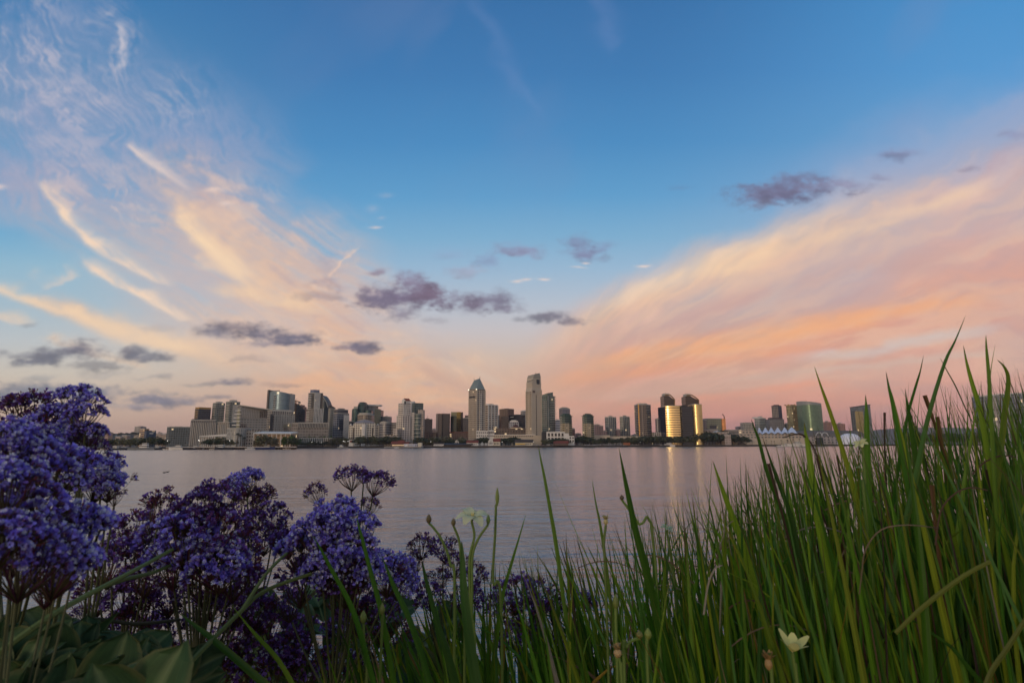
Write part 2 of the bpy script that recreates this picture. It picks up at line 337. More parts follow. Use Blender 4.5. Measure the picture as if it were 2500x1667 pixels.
# ------------------------------------------------------------------ materials (procedural)
def S(c):
    """sRGB 0-255 -> linear RGBA"""
    return tuple(float(v) for v in lin(c)) + (1.0,)
def new_mat(name):
    m = bpy.data.materials.new(name); m.use_nodes = True
    nt = m.node_tree; return m, nt, nt.nodes['Principled BSDF']
def plain(name, col, rough=.7, spec=.3, metal=0.0, var=.18, scale=.6):
    m, nt, p = new_mat(name); N = nt.nodes; L = nt.links
    tc = N.new('ShaderNodeTexCoord'); n = N.new('ShaderNodeTexNoise'); n.inputs['Scale'].default_value = scale; n.inputs['Detail'].default_value = 5
    r = N.new('ShaderNodeMapRange'); r.inputs['To Min'].default_value = 1 - var; r.inputs['To Max'].default_value = 1 + var; r.inputs['From Min'].default_value = .25; r.inputs['From Max'].default_value = .75
    mx = N.new('ShaderNodeVectorMath'); mx.operation = 'SCALE'; mx.inputs[0].default_value = col[:3]
    L.new(tc.outputs['Object'], n.inputs['Vector']); L.new(n.outputs['Fac'], r.inputs['Value']); L.new(r.outputs['Result'], mx.inputs['Scale'])
    L.new(mx.outputs[0], p.inputs['Base Color'])
    p.inputs['Roughness'].default_value = rough; p.inputs['Specular IOR Level'].default_value = spec; p.inputs['Metallic'].default_value = metal
    return m
def glow(name, col, strength):
    m, nt, p = new_mat(name)
    p.inputs['Base Color'].default_value = col; p.inputs['Emission Color'].default_value = col; p.inputs['Emission Strength'].default_value = strength
    return m
def facade_group():
    g = bpy.data.node_groups.new('facade_grid', 'ShaderNodeTree'); N = g.nodes; L = g.links
    for nm, t, d in (('Wall', 'NodeSocketColor', (.4, .4, .4, 1)), ('Glass', 'NodeSocketColor', (.05, .06, .07, 1)), ('CellW', 'NodeSocketFloat', 4), ('CellH', 'NodeSocketFloat', 3.6),
                     ('FracW', 'NodeSocketFloat', .6), ('FracH', 'NodeSocketFloat', .5), ('Mirror', 'NodeSocketFloat', 0), ('Vary', 'NodeSocketFloat', .5), ('Lit', 'NodeSocketFloat', .0), ('GlassRough', 'NodeSocketFloat', .12)):
        s = g.interface.new_socket(nm, in_out='INPUT', socket_type=t); s.default_value = d
    g.interface.new_socket('BSDF', in_out='OUTPUT', socket_type='NodeSocketShader')
    gi, go = N.new('NodeGroupInput'), N.new('NodeGroupOutput')
    def math_(op, a, b=None, c=None):
        n = N.new('ShaderNodeMath'); n.operation = op
        for i, v in enumerate((a, b, c)):
            if v is None: continue
            if isinstance(v, (int, float)): n.inputs[i].default_value = v
            else: L.new(v, n.inputs[i])
        return n.outputs[0]
    uv = N.new('ShaderNodeUVMap'); uv.uv_map = 'UVMap'; sp = N.new('ShaderNodeSeparateXYZ'); L.new(uv.outputs[0], sp.inputs[0])
    u = math_('DIVIDE', sp.outputs[0], gi.outputs['CellW']); v = math_('DIVIDE', sp.outputs[1], gi.outputs['CellH'])
    fu = math_('ABSOLUTE', math_('SUBTRACT', math_('FRACT', u), .5)); fv = math_('ABSOLUTE', math_('SUBTRACT', math_('FRACT', v), .5))
    mu = math_('LESS_THAN', fu, math_('MULTIPLY', gi.outputs['FracW'], .5)); mv = math_('LESS_THAN', fv, math_('MULTIPLY', gi.outputs['FracH'], .5))
    mask = math_('MULTIPLY', mu, mv)
    cx = N.new('ShaderNodeCombineXYZ'); L.new(math_('FLOOR', u), cx.inputs[0]); L.new(math_('FLOOR', v), cx.inputs[1])
    wn = N.new('ShaderNodeTexWhiteNoise'); wn.noise_dimensions = '2D'; L.new(cx.outputs[0], wn.inputs['Vector'])
    k = math_('ADD', 1.0, math_('MULTIPLY', math_('SUBTRACT', wn.outputs['Value'], .42), math_('MULTIPLY', gi.outputs['Vary'], 2.0)))
    gl = N.new('ShaderNodeVectorMath'); gl.operation = 'SCALE'; L.new(gi.outputs['Glass'], gl.inputs[0]); L.new(k, gl.inputs['Scale'])
    tc = N.new('ShaderNodeTexCoord'); nz = N.new('ShaderNodeTexNoise'); nz.inputs['Scale'].default_value = .09; nz.inputs['Detail'].default_value = 4; L.new(tc.outputs['Object'], nz.inputs['Vector'])
    wk = math_('ADD', .80, math_('MULTIPLY', nz.outputs['Fac'], .4))
    wl = N.new('ShaderNodeVectorMath'); wl.operation = 'SCALE'; L.new(gi.outputs['Wall'], wl.inputs[0]); L.new(wk, wl.inputs['Scale'])
    mix = N.new('ShaderNodeMix'); mix.data_type = 'RGBA'; L.new(mask, mix.inputs[0]); L.new(wl.outputs[0], mix.inputs[6]); L.new(gl.outputs[0], mix.inputs[7])
    p = N.new('ShaderNodeBsdfPrincipled'); L.new(mix.outputs[2], p.inputs['Base Color'])
    L.new(math_('ADD', .7, math_('MULTIPLY', mask, math_('SUBTRACT', gi.outputs['GlassRough'], .7))), p.inputs['Roughness'])
    L.new(math_('MULTIPLY', mask, gi.outputs['Mirror']), p.inputs['Metallic'])
    lit = math_('MULTIPLY', math_('LESS_THAN', wn.outputs['Value'], gi.outputs['Lit']), mask)
    p.inputs['Emission Color'].default_value = (1.0, .72, .40, 1); L.new(math_('MULTIPLY', lit, .75), p.inputs['Emission Strength'])
    L.new(p.outputs[0], go.inputs[0])
    return g
FG = facade_group()
def fac(name, wall, glass=(40,46,52), cw=4, ch=3.6, fw=.6, fh=.5, mirror=0.0, vary=.5, lit=.005, rough=.12):
    m = bpy.data.materials.new(name); m.use_nodes = True; nt = m.node_tree
    nt.nodes.remove(nt.nodes['Principled BSDF'])
    g = nt.nodes.new('ShaderNodeGroup'); g.node_tree = FG
    for k, v in (('Wall', S(wall)), ('Glass', S(glass)), ('CellW', cw * 1.3 if cw < 6 else cw), ('CellH', ch * 1.22 if ch < 5 else ch), ('FracW', min(.96, fw * 1.14) if fw < .9 else fw), ('FracH', min(.96, fh * 1.14) if fh < .9 else fh), ('Mirror', mirror), ('Vary', vary), ('Lit', lit), ('GlassRough', rough)): g.inputs[k].default_value = v
    nt.links.new(g.outputs[0], nt.nodes['Material Output'].inputs[0])
    return m
# ------------------------------------------------------------------ world, sun, camera
world = bpy.data.worlds.new('World'); scene.world = world; world.use_nodes = True
wn_ = world.node_tree.nodes; wl_ = world.node_tree.links
bg = wn_['Background']
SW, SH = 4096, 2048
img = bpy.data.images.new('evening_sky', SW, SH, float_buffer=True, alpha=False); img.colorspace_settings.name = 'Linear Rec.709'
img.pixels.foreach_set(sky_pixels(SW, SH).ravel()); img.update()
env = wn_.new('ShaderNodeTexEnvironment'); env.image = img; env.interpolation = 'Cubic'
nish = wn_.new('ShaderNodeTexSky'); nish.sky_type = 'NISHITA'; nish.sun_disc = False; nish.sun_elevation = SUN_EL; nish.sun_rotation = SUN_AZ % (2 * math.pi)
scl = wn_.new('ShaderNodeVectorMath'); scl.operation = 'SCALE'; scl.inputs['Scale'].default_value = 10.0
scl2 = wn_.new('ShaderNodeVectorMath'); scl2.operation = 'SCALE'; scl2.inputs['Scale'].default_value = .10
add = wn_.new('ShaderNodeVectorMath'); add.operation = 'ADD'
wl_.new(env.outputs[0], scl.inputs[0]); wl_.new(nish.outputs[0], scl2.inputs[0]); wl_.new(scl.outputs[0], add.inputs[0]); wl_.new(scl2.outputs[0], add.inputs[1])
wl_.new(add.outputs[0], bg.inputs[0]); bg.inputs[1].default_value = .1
sun = bpy.data.lights.new('sun', 'SUN'); sun.energy = SUN_E; sun.angle = R(14); sun.color = (1.0, .85, .68)
so = bpy.data.objects.new('sun', sun); COL.objects.link(so); so.location = (-40, -40, 30)
sd = Vector((math.sin(SUN_AZ) * math.cos(R(9)), math.cos(SUN_AZ) * math.cos(R(9)), math.sin(R(9))))
so.rotation_euler = sd.to_track_quat('Z', 'Y').to_euler()
cam = bpy.data.cameras.new('camera'); co = bpy.data.objects.new('camera', cam); COL.objects.link(co)
cam.sensor_width = 36.0; cam.sensor_fit = 'HORIZONTAL'; cam.lens = 36.0 * FPX / IMG_W
co.matrix_world = Matrix.Translation(CAM) @ CAM_ROT.to_4x4()
cam.clip_start = .02; cam.clip_end = 40000
cam.dof.use_dof = True; cam.dof.focus_distance = 3.0; cam.dof.aperture_fstop = 11.0
scene.camera = co
scene.view_settings.view_transform = 'Standard'; scene.view_settings.look = 'None'; scene.view_settings.exposure = 0; scene.view_settings.gamma = 1
# ------------------------------------------------------------------ bay and far shore
GZ = 3.0                                        # height of the quays above the water
def XY(px, D, py=1015): p = P(px, py, D); return (p.x, p.y)
def Zt(px, py, D): return P(px, py, D).z
def sheet(name, pts, z, mat, kind='structure'):
    b = MB(); b.face([(x, y, z) for x, y in pts]); return tag(b.build(name, mat), kind=kind)
def water_mat():
    m, nt, p = new_mat('bay_water'); N = nt.nodes; L = nt.links
    p.inputs['Base Color'].default_value = (.150, .118, .106, 1); p.inputs['Roughness'].default_value = .18; p.inputs['IOR'].default_value = 1.88
    tc = N.new('ShaderNodeTexCoord')
    prev = None
    def layer(scx, scy, rot, detail, dist, strength, prev):
        mp = N.new('ShaderNodeMapping'); mp.inputs['Scale'].default_value = (scx, scy, 1); mp.inputs['Rotation'].default_value = (0, 0, rot)
        n = N.new('ShaderNodeTexNoise'); n.inputs['Scale'].default_value = 1; n.inputs['Detail'].default_value = detail; n.inputs['Roughness'].default_value = .55
        b = N.new('ShaderNodeBump'); b.inputs['Distance'].default_value = dist; b.inputs['Strength'].default_value = strength
        L.new(tc.outputs['Object'], mp.inputs[0]); L.new(mp.outputs[0], n.inputs['Vector']); L.new(n.outputs['Fac'], b.inputs['Height'])
        if prev: L.new(prev, b.inputs['Normal'])
        return b.outputs[0]
    prev = layer(.55, 1.5, .25, 4, .085, 1.0, prev)
    prev = layer(2.2, 5.0, -.2, 3, .036, 1.0, prev)
    prev = layer(.14, .50, -.12, 4, .23, 1.0, prev)
    prev = layer(.03, .10, .1, 3, .6, 1.0, prev)
    L.new(prev, p.inputs['Normal'])
    return m
WATER = sheet('water', [(-15000, 2.5), (15000, 2.5), (15000, 16000), (-15000, 16000)], 0.0, water_mat())
M_land = plain('shore_ground', S((96,92,86)), .9, var=.3, scale=.05)
M_quay = plain('quay_face', S((66,58,52)), .9, var=.4, scale=.4)
M_prom = plain('promenade', S((176,166,156)), .9, var=.15, scale=.1)
shore = [(-700,700),(200,690),(420,685),(722,655),(724,990),(1000,1020),(1300,1000),(1680,1150),(2100,1140),(2500,1320),(3300,1700)]
sp = [XY(px, D, 1090) for px, D in shore]
b = MB(); b.prism(sp + [(9000, 7000), (-9000, 7000)], -2.0, GZ, 0, 1); tag(b.build('far_shore_ground', [M_quay, M_land]), kind='structure')
def strip(name, pxs, z0, z1, inset, w, mat):
    """a low run of promenade paving just behind the quay edge"""
    f = [XY(px, np.interp(px, [s[0] for s in shore], [s[1] for s in shore]) + inset, 1090) for px in pxs]
    k = [(x * (1 + w / y), y + w) for x, y in f]
    b = MB(); b.prism(f + k[::-1], z0, z1, 0, 0); return tag(b.build(name, mat), kind='structure')
strip('promenade_path', [1015, 1150, 1300, 1420, 1560], GZ + .004, GZ + .5, 4, 12, M_prom)
strip('promenade_path', [1560, 1700, 1900, 2100], GZ + .004, GZ + .35, 5, 8, M_land)
# hills behind
M_hill = plain('wooded_hill', S((70,68,58)), .95, var=.35, scale=.02)
def hill(name, prof, D, depth, mat):
    b = MB(); n = len(prof)
    f = [P(px, py, D) for px, py in prof]
    for i in range(n - 1):
        a, c = f[i], f[i + 1]
        b.face([(a.x, a.y - depth * .6, GZ - 1), (c.x, c.y - depth * .6, GZ - 1), (c.x, c.y, c.z), (a.x, a.y, a.z)])
        b.face([(a.x, a.y, a.z), (c.x, c.y, c.z), (c.x * 1.05, c.y + depth, GZ - 1), (a.x * 1.05, a.y + depth, GZ - 1)])
    return tag(b.build(name, mat, merge=True, smooth=True), kind='structure')
hill('hills', [(150,1062),(220,1059),(260,1057),(300,1059),(330,1056),(370,1060),(410,1057),(440,1060),(480,1066),(520,1072)], 2600, 500, M_hill)
hill('hills', [(1540,1062),(1560,1055),(1590,1054),(1610,1060),(1660,1064),(1730,1050),(1760,1049),(1800,1052),(1830,1060)], 3600, 500, M_hill)
hill('far_hills', [(2000,1062),(2080,1054),(2180,1046),(2260,1043),(2330,1044),(2420,1047),(2520,1042),(2700,1048)], 6800, 900, plain('far_ridge', S((92,86,80)), .95, var=.15, scale=.004))
# ------------------------------------------------------------------ buildings
ROOF = plain('flat_roof', S((110,106,100)), .9, var=.2, scale=.1)
CONC = plain('pale_concrete', S((176,168,154)), .8, var=.15, scale=.1)
WHITE = plain('white_render', S((214,206,194)), .75, var=.10, scale=.1)
DARK = plain('dark_metal', S((52,52,54)), .5, var=.2, scale=.2)
BROWN = plain('brown_stone', S((110,90,78)), .8, var=.2, scale=.1)
REDT = plain('red_clay_tiles', S((122,62,48)), .85, var=.3, scale=.5)
GREENR = plain('grey_green_copper_roof', S((122,132,126)), .6, var=.10, scale=.05)
GLASSD = fac('dark_window_glass', (60,62,62), (30,34,40), 2.2, 3.2, .86, .8, rough=.08, vary=.4)
def flat(px0, px1, D, depth=None, skew=0.0):
    a, c = XY(px0, D + skew), XY(px1, D - skew); w = math.hypot(c[0] - a[0], c[1] - a[1]); depth = depth or w * .8
    nx, ny = -(c[1] - a[1]) / w, (c[0] - a[0]) / w
    return [a, c, (c[0] + nx * depth, c[1] + ny * depth), (a[0] + nx * depth, a[1] + ny * depth)]
def corner(px0, pc, px1, D, k=.8, dl=None, dr=None):
    s = D / FPX
    a, c, e = XY(px0, D + (dl if dl is not None else (pc - px0) * s * k)), XY(pc, D), XY(px1, D + (dr if dr is not None else (px1 - pc) * s * k))
    return [a, c, e, (a[0] + e[0] - c[0], a[1] + e[1] - c[1])]
def arc(px0, px1, D, bulge, depth, n=10):
    pts = []
    for i in range(n + 1):
        t = i / n; q = XY(px0 + (px1 - px0) * t, D - bulge * 4 * t * (1 - t)); pts.append(q)
    return pts + [(pts[-1][0], pts[-1][1] + depth), (pts[0][0], pts[0][1] + depth)]
def shrink(fp, k):
    cx = sum(p[0] for p in fp) / len(fp); cy = sum(p[1] for p in fp) / len(fp)
    return [(cx + (x - cx) * k, cy + (y - cy) * k) for x, y in fp]
def cen(fp): return (sum(p[0] for p in fp) / len(fp), sum(p[1] for p in fp) / len(fp))
def B(name, label, fp, group=None, cat='building'):
    c = cen(fp); return thing(name, label, cat, (c[0], c[1], GZ), group)
def blk(par, part, fp, z0, z1, mat, roof=None):
    return MB().prism(fp, z0, z1, 0, 1).build(part, [mat, roof or ROOF], par)
def cap(par, fp, z, h=1.6, k=1.015, mat=None, part='parapet'):
    return MB().prism(shrink(fp, k), z, z + h, 0, 0, bottom=True).build(part, mat or CONC, par)
def pent(par, fp, z, h, k=.55, mat=None, part='plant_room'):
    return MB().prism(shrink(fp, k), z, z + h, 0, 0).build(part, mat or ROOF, par)
def mast(par, xy, z, h, r=.35, part='antenna'):
    return MB().tube((xy[0], xy[1], z), (xy[0], xy[1], z + h), r, r * .4, 5).build(part, DARK, par)
def floors(par, a, c, z0, z1, step, out, mat, part='balcony', th=1.1, inset=0.04):
    """one projecting balcony per storey along the wall a-c, each a part of its own"""
    L = math.hypot(c[0] - a[0], c[1] - a[1]); ux, uy = (c[0] - a[0]) / L, (c[1] - a[1]) / L; nx, ny = uy, -ux
    mx, my = (a[0] + c[0]) / 2 + nx * out / 2, (a[1] + c[1]) / 2 + ny * out / 2
    me = MB().box((0, 0, 0), (L * (1 - 2 * inset), out, th)).mesh(part, mat)
    o0 = origin(par); z = z0
    while z < z1 - .5:
        o = bpy.data.objects.new(part, me); COL.objects.link(o); o.parent = par
        o.location = (mx - o0.x, my - o0.y, z - o0.z); o.rotation_euler = (0, 0, math.atan2(uy, ux)); z += step
def fins(par, a, c, z0, z1, n, w, out, mat, part='fins', ends=True):
    L = math.hypot(c[0] - a[0], c[1] - a[1]); ux, uy = (c[0] - a[0]) / L, (c[1] - a[1]) / L; nx, ny = uy, -ux
    b = MB()
    for i in range(n):
        t = i / (n - 1) if ends else (i + .5) / n
        b.box((a[0] + ux * L * t + nx * out / 2, a[1] + uy * L * t + ny * out / 2, (z0 + z1) / 2), (w, out, z1 - z0), math.atan2(uy, ux))
    return b.build(part, mat, par)
def windows(par, a, c, z0, z1, cols, rows, fw=.55, fh=.5, skip=(), mat=None):
    """recessed-look windows, each a part of its own: a dark pane in a slightly proud frame"""
    L = math.hypot(c[0] - a[0], c[1] - a[1]); ux, uy = (c[0] - a[0]) / L, (c[1] - a[1]) / L; nx, ny = uy, -ux
    cw, ch = L / cols, (z1 - z0) / rows
    me = MB().box((0, 0, 0), (cw * fw, .24, ch * fh)).mesh('window', mat or GLASSD); o0 = origin(par)
    for r in range(rows):
        for q in range(cols):
            if (q, r) in skip: continue
            t = (q + .5) * cw
            o = bpy.data.objects.new('window', me); COL.objects.link(o); o.parent = par
            o.location = (a[0] + ux * t + nx * .05 - o0.x, a[1] + uy * t + ny * .05 - o0.y, z0 + (r + .5) * ch - o0.z)
            o.rotation_euler = (0, 0, math.atan2(uy, ux))
def lp(p, q, k): return (p[0] + (q[0] - p[0]) * k, p[1] + (q[1] - p[1]) * k)
def simple(label, fp, px, ytop, D, mat, name='office_tower', ph=0, phk=.5, par=True, roof=None, pmat=None, z0=GZ, group=None):
    t = B(name, label, fp, group); z = Zt(px, ytop, D)
    blk(t, 'walls', fp, z0, z, mat, roof)
    if par: cap(t, fp, z, 1.4, 1.012, pmat)
    if ph: pent(t, fp, z, ph, phk)
    elif par and (px * 7 + int(ytop)) % 3: MB().prism(shrink(fp, .34), z, z + 2.6, 0, 0).build('plant_room', ROOF, t)
    if par and int(px) % 4 == 1: mast(t, lp(cen(fp), fp[0], .3), z, 5, .25)
    return t, z
# --- left: hillside and harbour buildings
m = fac('pink_beige_small', (176,140,120), (60,56,54), 3.4, 3.4, .5, .5)
fp = corner(262,270,281,2300); t, z = simple('small pinkish beige tower block standing alone at the foot of the wooded hill', fp, 270, 1056, 2300, m, 'apartment_block', 4)
m = fac('grey_hill_block', (120,116,114), (80,80,82), 5, 3.4, .6, .5)
fp = flat(332,346,2500,40); t, z = simple('plain grey slab block rising out of the trees on the hill top', fp, 339, 1041.5, 2500, m, 'apartment_block', 3)
m = fac('ochre_balconies', (182,140,92), (60,54,50), 4, 4.4, .7, .5, lit=.02)
fp = corner(345,357,368,1500); t, z = simple('ochre apartment block with stacked balconies behind the blue building', fp, 352, 1047, 1500, m, 'apartment_block')
floors(t, fp[0], fp[1], GZ + 8, z, 4.4, 1.4, CONC)
m = fac('blue_cladding', (34,66,92), (30,58,84), 6, 4, .8, .8, mirror=.3, vary=.15)
fp = corner(357,362,385,1400, k=.5); t, z = simple('dark blue flat fronted office box with a small pale sign', fp, 370, 1052, 1400, m, 'office_block', roof=DARK, pmat=DARK)
a_, c_ = fp[1], fp[2]
sg = MB(); sg.box((a_[0] + (c_[0] - a_[0]) * .55, a_[1] + (c_[1] - a_[1]) * .55 - .5, z - 5.5), (8, .4, 1.8), math.atan2(c_[1] - a_[1], c_[0] - a_[0])); sg.build('sign_panel', WHITE, t)
m = fac('hill_houses', (150,128,110), (70,64,60), 3, 3, .4, .45)
for i, (p0, p1, yt, D, lab) in enumerate([(386,398,1058,2000,'brown low block among the hill trees beside the dark blue box'),(399,410,1060,1900,'small tan house front at the right end of the hill trees'),(303,316,1063,2300,'low pale roofed house at the hill foot between the small tower and the grey slab'),(288,300,1066,2250,'low white roofed shed right of the small pinkish tower')]):
    fp = flat(p0, p1, D, 20); simple(lab, fp, (p0 + p1) / 2, yt, D, m, 'house', par=True, pmat=WHITE)
m = fac('teal_grid', (92,100,98), (42,52,56), 3.2, 3.6, .62, .6, vary=.9, mirror=.2)
fp = corner(411,417,467,1150, k=1.0, dr=14); t, z = simple('grey green mid rise block with speckled windows left of the long grey slab', fp, 440, 1042.5, 1150, m, 'office_block', pmat=CONC); pent(t, fp, z, 1.8, .3)
m = fac('grey_slab', (112,110,106), (66,68,70), 2.7, 60, .55, .94, vary=.25)
fp = corner(467,470,529,1060, k=1.2, dr=10); fp2 = flat(529,562,1072,30)
t, z = simple('long grey slab hotel with fine vertical ribs below the twin apartment towers', fp, 500, 1026, 1060, m, 'hotel', pmat=CONC); z2 = Zt(545, 1031.5, 1072)
blk(t, 'wing', fp2, GZ, z2, m); cap(t, fp2, z2, 1.2); cap(t, fp, z + 1.4, 1.2, .93, DARK, 'roof_edge')
fins(t, fp[1], fp[2], GZ + 2, z - 4, 15, 1.1, .7, CONC); fins(t, fp2[0], fp2[1], GZ + 2, z2 - 3, 9, 1.1, .7, CONC)
m = fac('gold_top_tower', (84,80,74), (40,50,66), 3.4, 3.4, .82, .7, mirror=.35, vary=.5)
fp = corner(475,484,514,1180, k=.7); t, z = simple('dark glass apartment tower with a mustard coloured top storey', fp, 495, 998, 1180, m, 'apartment_tower', par=False)
OCH = plain('ochre_panels', S((170,130,70)), .7, var=.15, scale=.2)
blk(t, 'top_storey', shrink(fp, 1.0), z, Zt(495, 993.5, 1180), OCH); floors(t, fp[0], fp[1], GZ + 20, z, 3.5, 1.3, OCH); floors(t, fp[1], fp[2], GZ + 20, z, 3.5, .9, DARK, 'ledge', .5)
m = fac('twin_apartment', (140,138,126), (58,70,68), 3.2, 3.3, .7, .62, vary=.6)
fp = corner(517,526,547,1200, k=.6); t, z = simple('left and lower of the paired grey green balcony towers behind the slab hotel', fp, 530, 984.5, 1200, m, 'apartment_tower', pmat=CONC); pent(t, shrink(fp, .8), z, 4, .7, CONC)
g0 = fp[0]; floors(t, fp[0], fp[1], GZ + 25, z - 3, 3.3, 1.6, CONC); floors(t, ((fp[1][0] * .6 + fp[2][0] * .4), (fp[1][1] * .6 + fp[2][1] * .4)), fp[2], GZ + 25, z - 3, 3.3, 1.5, CONC)
fp = corner(549,559,584,1185, k=.6); t, z = simple('right and taller of the paired grey green balcony towers with a blank side wall', fp, 560, 981, 1185, m, 'apartment_tower', pmat=CONC); pent(t, shrink(fp, .8), z, 4.5, .7, CONC)
floors(t, fp[0], fp[1], GZ + 25, z - 3, 3.3, 1.7, CONC)
q = (fp[1][0] * .7 + fp[2][0] * .3, fp[1][1] * .7 + fp[2][1] * .3); qq = [q, fp[2], (fp[2][0] + .8, fp[2][1] - 1.2), (q[0] + .8, q[1] - 1.2)][::-1]
MB().prism(qq, GZ, z - 6, 0, 0).build('side_wall', CONC, t)
# --- louvred grey office block (broad, sloping roof slab), with stacked terraces at its left corner
m = fac('grey_office', (136,132,124), (92,92,90), 3.6, 3.5, .62, .42, vary=.5, lit=.006)
fp = corner(578,586,652,1000, k=1.4, dr=24); zt = Zt(620, 991.5, 1000)
t = B('office_block', 'broad grey office block with a tilted roof slab and stacked terraces at its left corner', fp)
z = [zt - 1, zt, zt - 6, zt - 6]; blk(t, 'walls', fp, GZ, z, m)
rf = shrink(fp, 1.05); rf[2] = XY(668, 1012); MB().prism(rf, [zt, zt + 1, zt - 7, zt - 6], [zt + 1.6, zt + 2.6, zt - 5.4, zt - 4.4], 0, 0, bottom=True).build('roof_slab', CONC, t)
def lp(p, q, k): return (p[0] + (q[0] - p[0]) * k, p[1] + (q[1] - p[1]) * k)
DW = fac('deep_windows', (120,116,110), (26,28,32), 2.4, 40, .66, .98, vary=.2)
def panel(par, part, a, c, z0, z1, out, mat):
    L = math.hypot(c[0] - a[0], c[1] - a[1]); nx, ny = (c[1] - a[1]) / L, -(c[0] - a[0]) / L
    return MB().prism([(a[0] + nx * out, a[1] + ny * out), (c[0] + nx * out, c[1] + ny * out), c, a], z0, z1, 0, 0, bottom=True).build(part, mat, par)
panel(t, 'dark_window_bay', lp(fp[1], fp[2], .02), lp(fp[1], fp[2], .26), GZ + 22, zt - 30, .5, DW)
panel(t, 'louvre_band', lp(fp[1], fp[2], .02), lp(fp[1], fp[2], .98), zt - 20, zt - 5, .45, fac('louvres', (140,136,128), (118,114,108), 2.2, 30, .5, .98, vary=.1))
panel(t, 'dark_roof_bay', lp(fp[1], fp[2], .72), lp(fp[1], fp[2], .995), zt - 19, zt - 7, .8, DW)
GLG = fac('green_corner_glass', (130,134,110), (120,126,98), 3, 5, .8, .85, mirror=.3, vary=.2)
panel(t, 'corner_glass', lp(fp[0], fp[1], .2), fp[1], GZ + 20, zt - 4, .4, GLG)
for i in range(6):
    zz = GZ + 30 + i * 6.2; a, c = XY(567 + i * 1.2, 1004), XY(586.5, 997)
    MB().prism([a, c, (c[0], c[1] + 8), (a[0], a[1] + 8)], zz, zz + 1.3, 0, 0, bottom=True).build('terrace', WHITE, t)
m = fac('pale_curved_low', (150,148,140), (120,122,118), 2.6, 4.2, .5, .7, vary=.3)
fp = arc(557,600,940,8,24); t = B('low_office', 'low curved pale grey front below the broad grey office block', fp); z = Zt(590, 1046, 940); blk(t, 'walls', fp, GZ, z, m); cap(t, fp, z, 1, 1.01)
fp2 = flat(598,640,948,24, skew=-4); blk(t, 'wing', fp2, GZ, Zt(620, 1050, 948), fac('pale_low_wing', (146,142,134), (40,42,46), 3.0, 4.4, .55, .6, lit=.02))
# --- curved sail-like glass tower with fin
m = fac('silver_curtain_glass', (128,140,142), (110,128,134), 4.2, 4.0, .93, .74, mirror=.55, vary=.10, rough=.34)
fp = arc(652,705,1180,16,26,12); n = len(fp); zl, zr = Zt(655, 953.5, 1180), Zt(704, 961.5, 1180)
t = B('glass_tower', 'tall curved silver glass tower with a roof sloping down to the right', fp)
tops = [zl + (zr - zl) * i / 12 for i in range(13)] + [zr, zl]
blk(t, 'curved_glass', fp, GZ, tops, m)
f2 = [XY(648.6, 1182), XY(652.4, 1176), (XY(652.4, 1176)[0] + 2, XY(652.4, 1176)[1] + 24), (XY(648.6, 1182)[0], XY(648.6, 1182)[1] + 24)]
blk(t, 'edge_fin', f2, GZ, zl + 1.5, plain('bronze_fin', S((96,84,72)), .5, var=.1))
WB = fac('window_bay', (150,154,150), (44,50,54), 2.4, 3.6, .7, .6)
panel(t, 'window_bay', lp(fp[3], fp[4], .0), lp(fp[4], fp[5], .3), Zt(668, 1000, 1180), Zt(668, 967, 1180), .5, WB)
panel(t, 'side_frame', fp[12], fp[13], GZ, zr + 1, .8, CONC)
fins(t, fp[1], fp[6], zl - 3.2, zl - .6, 12, .5, .8, DARK, 'crown_fins')
# --- crane over the dark stepped tower
m = fac('dark_stepped', (74,72,72), (40,46,52), 3.2, 3.4, .66, .6, vary=.5)
fp = flat(706,731,1260,30); t, z = simple('dark stepped tower under construction below the crane', fp, 715, 987, 1260, m, 'unfinished_tower', par=False)
for (p0, p1, yy, part) in ((708,720,984,'upper_floors'),(731,738,992,'step'),(738,744,998,'step')):
    f_ = flat(p0, p1, 1262, 24); blk(t, part, f_, GZ, Zt(p0, yy, 1262), m)
f_ = flat(728,744.5,1254,20); blk(t, 'dark_glass_wing', f_, GZ, Zt(735, 1003, 1254), fac('dark_wing', (60,58,58), (34,38,42), 3.6, 3.4, .8, .6))
YEL = plain('crane_steel', S((120,92,70)), .6, var=.1)
cx, cy = XY(720, 1256); zc = Zt(720, 979, 1256)
t = thing('tower_crane', 'tower crane with a long jib standing over the dark stepped tower', 'crane', (cx, cy, GZ))
def lattice(b, p0, p1, w, n):
    p0, p1 = Vector(p0), Vector(p1); d = (p1 - p0).normalized(); s1 = d.orthogonal().normalized() * w / 2; s2 = d.cross(s1)
    cs = [s1 + s2, s1 - s2, -s1 - s2, -s1 + s2]
    for c_ in cs: b.tube(p0 + c_, p1 + c_, .28, n=4)
    for i in range(n):
        a, c_ = p0 + (p1 - p0) * (i / n), p0 + (p1 - p0) * ((i + 1) / n)
        for k in range(4): b.tube(a + cs[k], c_ + cs[(k + 1) % 4], .18, n=4, cap=False)
bb = MB(); lattice(bb, (cx, cy, GZ), (cx, cy, zc), 2.0, 26); bb.build('mast', YEL, t)
bb = MB(); j0, j1 = P(707.5, 979.3, 1250), P(733.5, 981.8, 1262); lattice(bb, (cx, cy, zc), j0, 1.5, 9); lattice(bb, (cx, cy, zc), j1, 1.5, 8); bb.build('jib', YEL, t)
bb = MB(); bb.tube((cx, cy, zc), (cx, cy, zc + 5), .8, .3, 4); bb.tube((cx, cy, zc + 5), j0, .12, n=3); bb.tube((cx, cy, zc + 5), j1, .12, n=3); bb.build('apex', YEL, t)
MB().box((j1.x - 2, j1.y, j1.z - 1.2), (4.5, 1.8, 3)).build('counterweight', CONC, t)
